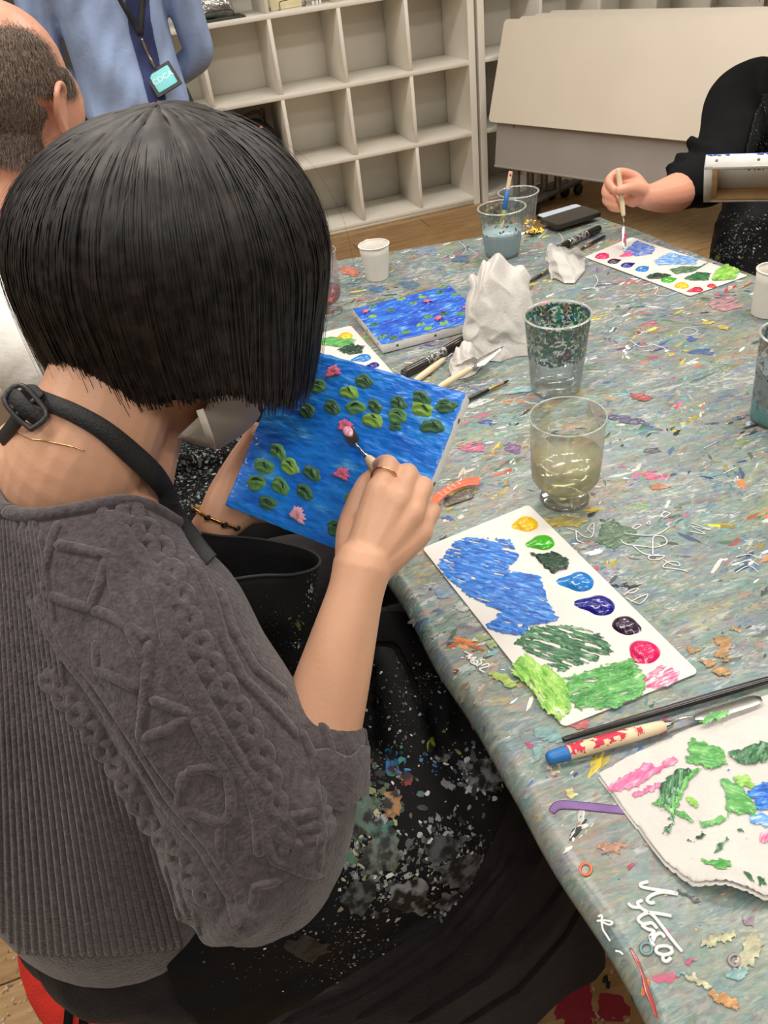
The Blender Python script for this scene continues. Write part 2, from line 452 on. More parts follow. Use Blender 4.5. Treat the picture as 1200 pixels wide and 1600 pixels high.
put('handle', tube([(-0.13, -0.02, 0.16), (-0.1, -0.05, 0.235), (0.0, -0.06, 0.262), (0.06, -0.05, 0.262), (0.075, -0.03, 0.225)], 0.008, 8), mat('strap_brown', rgb(48, 34, 28), 0.6), bp)
put('strap_loop', tube([(0.07, -0.04, 0.21), (0.07, -0.05, 0.265), (0.085, -0.05, 0.265), (0.085, -0.03, 0.21)], 0.006, 8), mat('strap_brown', (0, 0, 0, 1)), bp)
put('rivet', lathe([(0.0005, 0.004), (0.008, 0.003), (0.011, 0), (0.0005, -0.001)], 14).xf(Matrix.Translation((0.05, -0.09, 0.2)) @ Matrix.Rotation(1.0, 4, 'X')), mat('copper', rgb(190, 120, 90), 0.35, metal=0.8), bp)
# dark cabinet and a red bag far left
cb = thing('dark_cabinet', 'dark cabinet far behind the balding man', 'cabinet', (-0.62, 0.1, 0))
DK = mat('dark_cabinet', rgb(58, 52, 46), 0.6)
put('body', box(0, 0, 0.78, 1.0, 0.5, 1.5, 0.004), DK, cb); put('door', box(-0.25, -0.258, 0.78, 0.48, 0.016, 1.42, 0.003), DK, cb); put('door', box(0.25, -0.258, 0.78, 0.48, 0.016, 1.42, 0.003), DK, cb)
rb = thing('red_bag', 'red bag on a hook above the balding man, at the top left edge', 'bag', (-0.66, -0.3, 1.07))
rings = []
for z, sc in ((0, 0.75), (0.03, 0.95), (0.12, 1), (0.22, 0.95), (0.28, 0.8)):
    rings.append([V(0.13*sc*math.cos(a), 0.06*sc*math.sin(a), z+0.004*math.sin(5*a)) for a in [2*PI*j/24 for j in range(24)]])
put('bag_body', loft(rings), mat('red_cloth', rgb(205, 40, 64), 0.7, 0.15, 15, 0.3, 120), rb)
put('bag_handle', tube([(-0.08, 0, 0.27), (-0.06, 0.02, 0.4), (0.06, 0.02, 0.4), (0.08, 0, 0.27)], 0.008, 8), mat('red_cloth', (0, 0, 0, 1)), rb)

# ================================================================== folded white tables
AL = math.radians(65); LE = math.radians(18)
ed = V(math.cos(AL), -math.sin(AL), 0); nb = V(-math.sin(AL), -math.cos(AL), 0)     # along the board, and out of it towards us
bu = -nb*math.sin(LE) + V(0, 0, math.cos(LE)); bn = nb*math.cos(LE) + V(0, 0, math.sin(LE))
BL = T(763, 190, 0.45)
TOPW = mat('table_top_ivory', rgb(232, 222, 206), 0.4, 0.02, 3); EDGE = mat('table_edge', rgb(205, 198, 186), 0.5)
GREY = mat('grey_panel', rgb(168, 164, 160), 0.5, 0.03, 5); BLK = mat('black_plastic', rgb(20, 20, 22), 0.45); METG = mat('grey_metal', rgb(120, 118, 116), 0.35, metal=0.7)
def rounded_plate(w_, h_, th, rad, seg=6):
    pts = []
    for cx, cy, a0 in ((w_-rad, rad, -90), (w_-rad, h_-rad, 0), (rad, h_-rad, 90), (rad, rad, 180)):
        for k in range(seg+1):
            a = math.radians(a0+90*k/seg); pts.append((cx+rad*math.cos(a), cy+rad*math.sin(a)))
    return loft([[V(x, y, 0) for x, y in pts], [V(x, y, th) for x, y in pts]])
names = ['front folded table of the white stack, with its whole ivory top showing', 'second folded white table in the stack, its top just above the front one',
         'third folded white table in the stack, its top edge showing behind two others', 'rearmost folded white table, its top edge highest against the shelf']
for k in range(4):
    base = BL - nb*(0.066*k) + ed*(0.04*k) + V(0, 0, 0.002*k)
    r = thing('folding_table', names[k], 'folding table', (base.x, base.y, 0), 0, 'folded white tables nested together')
    M = Matrix(((ed.x, bu.x, bn.x, 0), (ed.y, bu.y, bn.y, 0), (ed.z, bu.z, bn.z, base.z), (0, 0, 0, 1)))
    put('table_top', rounded_plate(1.5, 0.45, 0.022, 0.022).xf(M @ Matrix.Translation((0, 0, -0.022))), TOPW, r, 40)
    put('edge_band', rounded_plate(1.504, 0.454, 0.012, 0.024).xf(M @ Matrix.Translation((-0.002, -0.002, -0.024))), EDGE, r, 40)
    b2 = T(768, 280, 0.27)-BL
    Mg = Matrix(((ed.x, -nb.x*0.12, nb.x, 0), (ed.y, -nb.y*0.12, nb.y, 0), (0, 0.99, 0, 0), (0, 0, 0, 1)))
    g0 = V(0.03*ed.x - nb.x*0.02, 0.03*ed.y - nb.y*0.02, 0.235)
    put('modesty_panel', rounded_plate(1.42, 0.30, 0.012, 0.004).xf(Matrix.Translation(g0) @ Mg), GREY, r, 40)
    put('panel_lip', tube([g0+V(0, 0, 0.0)+nb*0.006, g0+ed*1.42+nb*0.006], 0.008, 8, 2), GREY, r)
    for q in (0.14, 1.42):
        e = ed*q - nb*0.05
        leg = MB()
        leg.join(tube([V(e.x, e.y, 0.07), V(e.x, e.y, 0.5)], 0.02, 10, 2))
        put('leg', leg, METG, r)
        put('foot_bar', tube([V(e.x, e.y, 0.075)-nb*0.2, V(e.x, e.y, 0.075)+nb*0.2], 0.018, 10, 2), METG, r)
        for sgn in (-1, 1):
            c = V(e.x, e.y, 0.03)+nb*(0.19*sgn)
            wh = lathe([(0.006, -0.014), (0.026, -0.014), (0.03, -0.008), (0.03, 0.008), (0.026, 0.014), (0.006, 0.014)], 20, True).xf(Matrix.Translation(c) @ Matrix(((ed.x, 0, nb.x, 0), (ed.y, 0, nb.y, 0), (0, 1, 0, 0), (0, 0, 0, 1))).to_3x3().to_4x4() @ Matrix.Rotation(PI/2, 4, 'Y'))
            put('caster', wh, BLK, r)

# ================================================================== painting table and its splattered cover
TZ = 0.72
def xl(y): return 0.078-0.045*(y+3.6)
def xr(y): return 0.929-0.11*(y+2.473)
def yf(x): return -2.473+0.17*(0.929-x)
YN = -4.42; RF = 0.022
tb = thing('work_table', 'long low work table hidden under the paint splattered plastic cover', 'table', (0.5, -3.4, 0))
put('table_top', box(0.02, 0, TZ-0.028, 0.80, 1.86, 0.035, 0.01), TOPW, tb)
for sx_ in (-0.33, 0.36):
    for sy_ in (-0.8, 0.8): put('leg', tube([V(sx_, sy_, 0.01), V(sx_, sy_, TZ-0.05)], 0.02, 10, 2), METG, tb)
for sy_ in (-0.8, 0.8): put('cross_bar', tube([V(-0.33, sy_, 0.12), V(0.36, sy_, 0.12)], 0.014, 8, 2), METG, tb)
def fold(t, tuck):
    a = -t
    if a <= 0: return 0.0, 0.0
    q = RF*PI/2
    if a < q: return RF*math.sin(a/RF), RF*(1-math.cos(a/RF))
    b = a-q
    return RF-tuck*b, RF+b*math.sqrt(1-tuck*tuck)
def cover(u, v):
    """u metres across from the left fold, v metres along from the near fold"""
    y = YN+v; 
    W_ = xr(max(y, -4.5))-xl(max(y, -4.5))
    dx = dz = dy = 0
    if u < 0: o, d = fold(u, 0.45); dx = -o; dz -= d; uu = 0
    elif u > W_: o, d = fold(W_-u, 0.1); dx = o; dz -= d; uu = W_
    else: uu = u
    x = xl(y)+uu+dx
    yfar = yf(x); 
    if y > yfar: o, d = fold(yfar-y, 0.1); y2 = yfar+o; dz -= d
    elif v < 0: o, d = fold(v, 0.1); y2 = YN-o; dz -= d
    else: y2 = y
    p = V(x, y2, TZ+dz)
    wv = 0.0016*noise.noise(V(x*5, y2*5, 1.3))+0.0008*noise.noise(V(x*14, y2*11, 4.0))
    if dz < -0.001: p.x += 0.006*noise.noise(V(x*2, y2*9, 7)); 
    else: p.z += min(0.0, wv)-0.0004
    return p
def cover_n(u, v):
    e = 0.002
    return (cover(u+e, v)-cover(u-e, v)).cross(cover(u, v+e)-cover(u, v-e)).normalized()
us = [-0.075+0.0045*i for i in range(17)]+[0.012+i*(1.0/84) for i in range(0, 100)]
vsr = [-0.12+0.006*i for i in range(21)]+[0.012+0.0125*i for i in range(150)]+[1.885+0.006*i for i in range(1, 60)]
cv = MB(); gv = [cover(u, v) for v in vsr for u in us]; nu = len(us)
cv.add(gv, [(j*nu+i, j*nu+i+1, (j+1)*nu+i+1, (j+1)*nu+i) for j in range(len(vsr)-1) for i in range(nu-1)])
cm, nt, b = base_mat('splattered_plastic')
tc = N(nt, 'ShaderNodeTexCoord')
def nzn(scale, sc, rot=0, det=6, dist=0.6, off=0.0):
    mp = N(nt, 'ShaderNodeMapping'); mp.inputs['Scale'].default_value = sc; mp.inputs['Rotation'].default_value = (0, 0, rot); mp.inputs['Location'].default_value = (off, off*0.7, 0)
    nt.links.new(tc.outputs['Object'], mp.inputs[0])
    n = N(nt, 'ShaderNodeTexNoise'); n.inputs['Scale'].default_value = scale; n.inputs['Detail'].default_value = det; n.inputs['Distortion'].default_value = dist
    nt.links.new(mp.outputs[0], n.inputs['Vector']); return n
def ramp(n, stops, interp='LINEAR'):
    r_ = N(nt, 'ShaderNodeValToRGB'); r_.color_ramp.interpolation = interp; el = r_.color_ramp.elements
    while len(el) < len(stops): el.new(0.5)
    for e, (p_, c) in zip(el, stops): e.position = p_; e.color = c
    nt.links.new(n.outputs[0], r_.inputs[0]); return r_
def mixc(fac, a, b_, blend='MIX'):
    m_ = N(nt, 'ShaderNodeMix', data_type='RGBA', blend_type=blend)
    if isinstance(fac, float): m_.inputs[0].default_value = fac
    else: nt.links.new(fac, m_.inputs[0])
    nt.links.new(a, m_.inputs[6]); nt.links.new(b_, m_.inputs[7]); return m_.outputs[2]
n1 = nzn(5, (1, 2.0, 1), 0.15, 8, 1.2)
c1 = ramp(n1, [(0.28, rgb(98, 116, 126)), (0.38, rgb(122, 136, 132)), (0.46, rgb(146, 148, 138)), (0.53, rgb(114, 136, 132)), (0.60, rgb(138, 130, 128)), (0.72, rgb(122, 124, 100))])
n2 = nzn(17, (1, 3.0, 1), -0.2, 10, 1.6, 3.1)
c2 = ramp(n2, [(0.28, rgb(70, 92, 120)), (0.40, rgb(116, 142, 138)), (0.47, rgb(158, 160, 148)), (0.53, rgb(120, 116, 114)), (0.60, rgb(110, 146, 144)), (0.68, rgb(146, 138, 96)), (0.78, rgb(88, 104, 84))])
o1 = mixc(0.56, c1.outputs[0], c2.outputs[0])
# the near end of the table has been painted over less often: fewer layers there
sp = N(nt, 'ShaderNodeSeparateXYZ'); nt.links.new(tc.outputs['Object'], sp.inputs[0])
mpr = N(nt, 'ShaderNodeMapRange'); mpr.inputs[1].default_value = -3.95; mpr.inputs[2].default_value = -3.55; mpr.inputs[3].default_value = 0.42; mpr.inputs[4].default_value = 1.0
nt.links.new(sp.outputs[1], mpr.inputs[0])
dn = nzn(4, (1, 1.4, 1), 0.4, 3, 0.5, 31.0); dr = ramp(dn, [(0.35, (0.6, 0.6, 0.6, 1)), (0.55, (1, 1, 1, 1))])
dm_ = N(nt, 'ShaderNodeMath', operation='MULTIPLY'); nt.links.new(mpr.outputs[0], dm_.inputs[0]); nt.links.new(dr.outputs[0], dm_.inputs[1])
LAY = [(11, 0.52, (1, 2.4, 1), [(0.30, rgb(96, 150, 156)), (0.42, rgb(150, 156, 116)), (0.50, rgb(104, 118, 150)), (0.58, rgb(164, 142, 140)), (0.70, rgb(86, 120, 100))], 0.75),
       (22, 0.54, (1, 3.2, 1), [(0.32, rgb(196, 198, 192)), (0.42, rgb(76, 110, 150)), (0.50, rgb(110, 150, 146)), (0.58, rgb(84, 116, 76)), (0.64, rgb(180, 126, 92)), (0.72, rgb(170, 160, 80))], 0.8),
       (38, 0.56, (1, 4.0, 1), [(0.32, rgb(60, 84, 130)), (0.42, rgb(206, 206, 200)), (0.50, rgb(96, 120, 118)), (0.56, rgb(120, 80, 96)), (0.64, rgb(190, 176, 100)), (0.72, rgb(190, 120, 120))], 0.85),
       (64, 0.585, (1, 3.4, 1), [(0.34, rgb(214, 216, 210)), (0.45, rgb(62, 72, 80)), (0.55, rgb(130, 172, 170)), (0.66, rgb(190, 130, 100))], 0.85)]
for i, (sc, th, st3, pal, mxv) in enumerate(LAY):
    mk = nzn(sc, st3, 0.35-0.22*i, 8, 1.6, 5.0+4*i); mr = ramp(mk, [(th-0.022, (0, 0, 0, 1)), (th+0.022, (mxv, mxv, mxv, 1))])
    mu_ = N(nt, 'ShaderNodeMath', operation='MULTIPLY'); nt.links.new(mr.outputs[0], mu_.inputs[0]); nt.links.new(dm_.outputs[0], mu_.inputs[1])
    cn = nzn(sc*0.3, (1, 2.0, 1), 0.2, 3, 0.6, 7.0+4*i); cr = ramp(cn, pal)
    o1 = mixc(mu_.outputs[0], o1, cr.outputs[0])
nt.links.new(o1, b.inputs['Base Color'])
b.inputs['Roughness'].default_value = 0.34; b.inputs['Coat Weight'].default_value = 0.15; b.inputs['Coat Roughness'].default_value = 0.2
bn_ = nzn(45, (1, 2, 1), 0, 6, 0.8, 20); bb = N(nt, 'ShaderNodeBump'); bb.inputs['Strength'].default_value = 0.4; bb.inputs['Distance'].default_value = 0.003
nt.links.new(bn_.outputs[0], bb.inputs['Height']); nt.links.new(bb.outputs[0], b.inputs['Normal'])
CV = thing('table_cover', 'clear plastic table cover thick with dried paint splatters and white scribbles', 'table cover', (0.5, -3.4, TZ), world=True)
put('plastic_sheet', cv, cm, CV)
PAL = [((224, 222, 214), 20), ((176, 190, 188), 9), ((96, 150, 156), 9), ((60, 96, 140), 7), ((40, 70, 150), 5), ((120, 140, 70), 6), ((180, 160, 50), 6), ((214, 120, 50), 5),
       ((196, 60, 60), 4), ((214, 90, 130), 4), ((110, 80, 130), 4), ((40, 44, 50), 6), ((50, 100, 66), 6), ((150, 120, 96), 6), ((200, 170, 150), 5), ((90, 180, 70), 2), ((220, 200, 60), 3)]
PC = [c for c, n_ in PAL for _ in range(n_)]
GREYT = rgb(132, 138, 132)
def tint(col, rd):
    k_ = rd.choice((0.0, 0.25, 0.45, 0.6, 0.7)); return tuple(a*(1-k_)+g_*k_ for a, g_ in zip(col, GREYT))
fk = Flecks(); R2 = random.Random(21); random.seed(5)
PCOL = [c for c, n_ in PAL for _ in range(n_)]
for ci in range(900):
    cu = R2.uniform(-0.04, 1.1); cv_ = R2.uniform(0.02, 2.12); base = R2.choice(PCOL); dirn = R2.gauss(0.1, 0.4); sprd = R2.uniform(0.008, 0.04); nn_ = R2.randint(4, 16)
    yy = YN+cv_; near = yy < -3.72
    if near and R2.random() < 0.6: continue
    if R2.random() < 0.4 and not near: nn_ = int(nn_*1.8)
    mixk = R2.choice((0.0, 0.0, 0.12, 0.25, 0.45))
    for k_ in range(nn_):
        du, dv = R2.gauss(0, sprd), R2.gauss(0, sprd*0.4)
        u = cu+du*math.cos(dirn)-dv*math.sin(dirn); v = cv_+du*math.sin(dirn)+dv*math.cos(dirn)
        if v < 0 or u < -0.055 or u > xr(YN+v)-xl(YN+v)-0.003: continue
        p = cover(u, v)
        if p.y > yf(p.x)-0.003: continue
        n_ = cover_n(u, v) if u < 0.0 else V(0, 0, 1)
        c = base if R2.random() < 0.75 else R2.choice(PCOL); q = R2.uniform(0.7, 1.2)
        col = rgb(*[min(255, x*q) for x in c]); col = tuple(a*(1-mixk)+g_*mixk for a, g_ in zip(col, GREYT))
        sz = 0.0006+0.0034*R2.random()**2.6
        fk.add(p, n_, sz, R2.uniform(1.2, 5), dirn+R2.gauss(0, 0.3), col, 0.0004)
for i in range(1800):      # fine spatter
    u = R2.uniform(-0.05, 1.1); v = R2.uniform(0.02, 2.1)
    if u > xr(YN+v)-xl(YN+v)-0.003: continue
    p = cover(u, v)
    if p.y > yf(p.x)-0.003: continue
    fk.add(p, cover_n(u, v) if u < 0 else V(0, 0, 1), 0.0004+0.0010*R2.random()**2, R2.uniform(1, 4), R2.gauss(0.1, 0.6), rgb(*R2.choice(PCOL)), 0.0003)
fk.build('paint_splatter', attr_mat('splatter_paint', 0.35, 0.2), CV)
# red drip along the near fold
drip = MB()
for pts, rr_ in (([(975, 1482), (985, 1500), (993, 1520), (1000, 1545), (1010, 1570), (1016, 1590)], [0.0008, 0.0014, 0.0010, 0.0020, 0.0016, 0.0008]),):
    drip.join(tube([T(x+10, y, TZ+0.0002) for x, y in pts], rr_, 8, 4, flat=0.25))
put('red_drip', drip, mat('red_gloss', rgb(160, 30, 26), 0.3, coat=0.4), CV)
# white scribbles
SCR = [(0.0016, [[(1012, 1378), (1001, 1381), (1003, 1386), (1025, 1390), (1050, 1394), (1058, 1397)], [(1058, 1397), (1035, 1394), (1018, 1399), (1011, 1406), (1016, 1411), (1022, 1410)],
                 [(982, 1412), (988, 1417), (1000, 1418)], [(1003, 1407), (996, 1411), (1003, 1420), (1020, 1430), (1035, 1448), (1050, 1468), (1065, 1486)], [(1048, 1431), (1032, 1428), (1015, 1426), (1003, 1430), (997, 1437), (1005, 1444), (1018, 1442), (1026, 1450)],
                 [(1003, 1446), (1012, 1452), (1022, 1455), (1016, 1464), (1020, 1470), (1024, 1462), (1032, 1458), (1038, 1464)], [(1016, 1462), (1018, 1472), (1022, 1477)], [(1050, 1482), (1040, 1478), (1027, 1480), (1026, 1488), (1038, 1492), (1050, 1488), (1048, 1482)], [(1036, 1492), (1036, 1500), (1042, 1502), (1048, 1497)]]),
       (0.0009, [[(935, 1432), (940, 1430), (940, 1440), (942, 1452), (948, 1462), (953, 1470)], [(933, 1439), (945, 1438), (957, 1441), (952, 1445), (942, 1441)], [(962, 1486), (968, 1487), (973, 1491)]]),
       (0.0011, [[(726, 1018), (734, 1022)], [(728, 1026), (738, 1022), (731, 1029), (744, 1027), (735, 1033), (742, 1038), (746, 1034), (738, 1031), (746, 1041)], [(757, 1031), (751, 1031), (752, 1036), (747, 1039)], [(752, 1040), (762, 1037), (763, 1041), (749, 1045), (756, 1050)]]),
       (0.0008, [[(976, 833), (1000, 836), (1022, 836), (1036, 830), (1046, 822), (1040, 820)], [(970, 843), (978, 850), (1000, 853), (1025, 855), (1042, 848), (1036, 838), (1022, 838), (1020, 848), (1020, 866)], [(990, 853), (1004, 864), (1020, 868), (1038, 868), (1030, 874), (1016, 874), (1014, 869), (1030, 866)],
                 [(1036, 874), (1050, 882), (1062, 884), (1058, 878), (1044, 878), (1036, 886), (1050, 888), (1064, 890), (1075, 893)], [(886, 825), (900, 829), (912, 838), (925, 838), (928, 817), (918, 826), (925, 832)], [(900, 830), (902, 844), (912, 848)], [(1080, 817), (1110, 828), (1080, 822), (1102, 834), (1078, 830)],
                 [(1032, 806), (1038, 800), (1047, 802), (1038, 808), (1032, 806)], [(988, 824), (994, 820), (1002, 820), (994, 826), (988, 824)], [(1010, 818), (1015, 814), (1015, 819), (1010, 818)], [(975, 930), (985, 922), (997, 919), (990, 926), (978, 926)], [(978, 934), (1000, 943), (1012, 928), (985, 940)],
                 [(1062, 452), (1068, 440), (1080, 436), (1092, 444), (1084, 452), (1070, 446), (1096, 452), (1102, 442)], [(1060, 518), (1072, 512), (1090, 516), (1080, 524), (1064, 522), (1060, 518)], [(1020, 445), (1028, 452), (1024, 460), (1042, 462), (1062, 455)], [(930, 430), (934, 438), (928, 448), (912, 452)], [(985, 532), (1002, 542), (1020, 538), (1040, 545)],
                 [(842, 372), (862, 356), (880, 374), (870, 382)], [(718, 378), (728, 388), (722, 398)], [(732, 388), (746, 398), (738, 404)]]),
       (0.0006, [[(1150, 870+12*k), (1170, 866+9*k), (1185, 872+11*k)] for k in range(3)]+[[(1100+30*k, 700+40*k), (1120+30*k, 690+40*k)] for k in range(3)])]
for rad_, lines in SCR:
    for l in lines:
        put('white_scribble', tube([T(x, y, TZ+0.0006) for x, y in l], rad_*0.95, 6, 4, flat=0.5, upv=(0, 0, 1)), mat('white_marker', rgb(228, 230, 228), 0.4), CV)
# ================================================================== things on the table
def paint_mat(name, stops, scale=60, stretch=(1, 4, 1), rough=0.28, bump=0.5, bscale=120):
    if name in MATS: return MATS[name]
    m, nt, b = base_mat(name)
    tc = N(nt, 'ShaderNodeTexCoord'); mp = N(nt, 'ShaderNodeMapping'); mp.inputs['Scale'].default_value = stretch
    nt.links.new(tc.outputs['Object'], mp.inputs[0])
    nz = N(nt, 'ShaderNodeTexNoise'); nz.inputs['Scale'].default_value = scale; nz.inputs['Detail'].default_value = 6; nz.inputs['Distortion'].default_value = 0.5
    nt.links.new(mp.outputs[0], nz.inputs['Vector'])
    r_ = N(nt, 'ShaderNodeValToRGB'); el = r_.color_ramp.elements
    while len(el) < len(stops): el.new(0.5)
    for e, (p_, c) in zip(el, stops): e.position = p_; e.color = rgb(*c)
    nt.links.new(nz.outputs[0], r_.inputs[0]); nt.links.new(r_.outputs[0], b.inputs['Base Color'])
    b2 = N(nt, 'ShaderNodeTexNoise'); b2.inputs['Scale'].default_value = bscale; nt.links.new(mp.outputs[0], b2.inputs['Vector'])
    bp = N(nt, 'ShaderNodeBump'); bp.inputs['Strength'].default_value = bump; bp.inputs['Distance'].default_value = 0.002
    nt.links.new(b2.outputs[0], bp.inputs['Height']); nt.links.new(bp.outputs[0], b.inputs['Normal'])
    b.inputs['Roughness'].default_value = rough; b.inputs['Coat Weight'].default_value = 0.25
    MATS[name] = m; return m
PAPER = mat('palette_paper', rgb(222, 218, 213), 0.35, 0.01, 10)
def conv(pts, ox, oy, s): return [(ox+x/s, oy+y/s) for x, y in pts]
def smear(name, parent, pts, z, m, ang=0.2, cell=0.0016, thick=0.0016, thr=-0.18, seed=0, edge=0.004, fstr=6.0, zf=None, inb=0.9):
    w2 = [T(x, y, z) for x, y in pts]; c = sum(w2, V(0, 0, 0))/len(w2)
    ca, sa = math.cos(ang), math.sin(ang)
    loc = [((p.x-c.x)*ca+(p.y-c.y)*sa, -(p.x-c.x)*sa+(p.y-c.y)*ca) for p in w2]
    x0 = min(p[0] for p in loc)-0.004; x1 = max(p[0] for p in loc)+0.004; y0 = min(p[1] for p in loc)-0.004; y1 = max(p[1] for p in loc)+0.004
    nx = int((x1-x0)/cell)+1; ny = int((y1-y0)/cell)+1
    mb = MB(); idx = {}
    for j in range(ny+1):
        for i in range(nx+1):
            x = x0+i*cell; y = y0+j*cell
            jx = 0.0035*noise.noise(V(x*220, y*220, seed)); jy = 0.0035*noise.noise(V(x*220, y*220, seed+9))
            ins = inpoly(x+jx, y+jy, loc); d = polydist(x+jx, y+jy, loc)
            d = d if ins else -d
            st_ = noise.noise(V(x*45, y*45*fstr, seed*3.1))*0.7+noise.noise(V(x*130, y*130*fstr*0.6, seed*5.7))*0.4
            cov = st_ + min(inb, d/edge*0.6) - 0.2
            if not ins or cov < thr: continue
            hgt = min(1.0, (cov-thr)*1.5)*min(1, d/0.002)
            zz = thick*(0.12+0.9*hgt*(0.55+0.45*noise.noise(V(x*90, y*90*fstr*0.7, seed+2.2))+0.5*max(0, noise.noise(V(x*40, y*40, seed+1)))))
            base = 0.0
            if zf: base = zf(c.x+x*ca-y*sa, c.y+x*sa+y*ca)-z
            idx[(i, j)] = len(mb.v); mb.v.append(V(x, y, zz+base))
    for (i, j), a in idx.items():
        q = (idx.get((i+1, j)), idx.get((i+1, j+1)), idx.get((i, j+1)))
        if None not in q: mb.f.append((a,)+q)
        elif q[0] is not None and q[2] is not None: mb.f.append((a, q[0], q[2]))
    if not mb.f: return None
    o = put(name, mb, m, parent)
    o.location = (c.x, c.y, z+0.0002); o.rotation_euler = (0, 0, ang)
    return o
def wang(a, b_):
    p, q = T(a[0], a[1], TZ), T(b_[0], b_[1], TZ); return math.atan2(q.y-p.y, q.x-p.x)
def blob_mesh(r, h, tail=0.0, tdir=0.0, seed=0, ridge=0.08, n=28, rings=8):
    mb = MB(); mb.v.append(V(0, 0, h))
    for k in range(1, rings+1):
        q = k/rings
        for j in range(n):
            a = 2*PI*j/n; d = math.atan2(math.sin(a-tdir), math.cos(a-tdir))
            R_ = r*(1+0.10*noise.noise(V(math.cos(a)*1.3, math.sin(a)*1.3, seed)))+tail*math.exp(-(d/0.42)**2)
            x = R_*q*math.cos(a); y = R_*q*math.sin(a)
            z = h*max(0, 1-(q*(1.0 if R_ < r*1.2 else 1.0))**2.6)**0.75
            if tail: z *= 1-0.55*max(0, (x*math.cos(tdir)+y*math.sin(tdir)-0.6*r)/(tail+1e-6))
            z += h*ridge*noise.noise(V(x*160, y*160, seed+3))*(1-q)*2
            mb.v.append(V(x, y, max(0, z)))
    for j in range(n): mb.f.append((0, 1+j, 1+(j+1) % n))
    for k in range(rings-1):
        for j in range(n):
            a = 1+k*n+j; b_ = 1+k*n+(j+1) % n; mb.f.append((a, a+n, b_+n, b_))
    return mb
def palette(label, corners, dollops, smears, rad=0.03, z=TZ):
    C = [T(x, y, z+0.001) for x, y in corners]; c = sum(C, V(0, 0, 0))/4
    r = thing('paint_palette', label, 'palette', (c.x, c.y, z), 0, 'paper palettes on the table', world=True)
    w_ = (C[1]-C[0]).length; h_ = (C[2]-C[1]).length; pts = []
    for sx_, sy_, a0 in ((1, 0, -90), (1, 1, 0), (0, 1, 90), (0, 0, 180)):
        for k_ in range(6):
            a = math.radians(a0+90*k_/5); R_ = 0.006
            u = (w_-R_ if sx_ else R_)+R_*math.cos(a); v = (h_-R_ if sy_ else R_)+R_*math.sin(a)
            s_, t_ = u/w_, v/h_
            pts.append(C[0]*(1-s_)*(1-t_)+C[1]*s_*(1-t_)+C[2]*s_*t_+C[3]*(1-s_)*t_)
    put('paper', loft([[V(p.x, p.y, z+0.0008) for p in pts], [V(p.x, p.y, z+0.0018) for p in pts]]), PAPER, r, 40)
    for i, (nm, pos, rp, col, tail, td) in enumerate(dollops):
        q = T(pos[0], pos[1], z+0.0018); dep = (q-CAM).dot(fw); rw = rp*dep/FPX
        me = blob_mesh(rw, rw*0.42, tail*rw, td, i*1.7)
        o = put('paint_dollop', me, mat('wet_'+nm, rgb(*col), 0.18, 0.12, 60, 0.3, 250, coat=0.6), r)
        o.location = q
    for i, (nm, pts_, m, ang, thr, th) in enumerate(smears):
        smear('paint_smear', r, pts_, z+0.0018, m, wang(*ang) if isinstance(ang, tuple) else ang, cell=0.0012, thr=thr, thick=th, seed=i+1+len(dollops), fstr=6, inb=0.5)
    return r
M_BLUE = paint_mat('smear_blue', [(0.34, (12, 76, 168)), (0.48, (24, 108, 206)), (0.60, (54, 140, 224)), (0.78, (190, 214, 240))], 55, (1, 5, 1))
M_DKGR = paint_mat('smear_dark_green', [(0.32, (22, 66, 46)), (0.5, (48, 108, 66)), (0.6, (82, 142, 92)), (0.75, (214, 228, 216))], 50, (1, 5, 1))
M_LTGR = paint_mat('smear_lime', [(0.3, (96, 160, 56)), (0.5, (142, 200, 84)), (0.62, (176, 216, 112)), (0.75, (226, 238, 206))], 45, (1, 2, 1))
M_MDGR = paint_mat('smear_green', [(0.3, (56, 130, 62)), (0.5, (88, 166, 84)), (0.65, (128, 192, 112)), (0.78, (220, 234, 210))], 45, (1, 2.5, 1))
M_PINK = paint_mat('smear_pink', [(0.35, (214, 66, 120)), (0.5, (234, 130, 168)), (0.62, (244, 200, 214)), (0.75, (246, 232, 232))], 80, (1, 4, 1))
M_SAGE = paint_mat('smear_sage', [(0.35, (46, 82, 58)), (0.55, (92, 128, 98)), (0.75, (170, 190, 172))], 70, (1, 4, 1))
M_PERI = paint_mat('smear_periwinkle', [(0.3, (40, 76, 176)), (0.5, (84, 122, 206)), (0.66, (190, 204, 236))], 60, (1, 5, 1))
M_SKY = paint_mat('smear_sky', [(0.3, (40, 120, 210)), (0.5, (110, 170, 230)), (0.66, (206, 222, 240))], 60, (1, 5, 1))
A1 = lambda pts: conv(pts, 640, 760, 2.143)
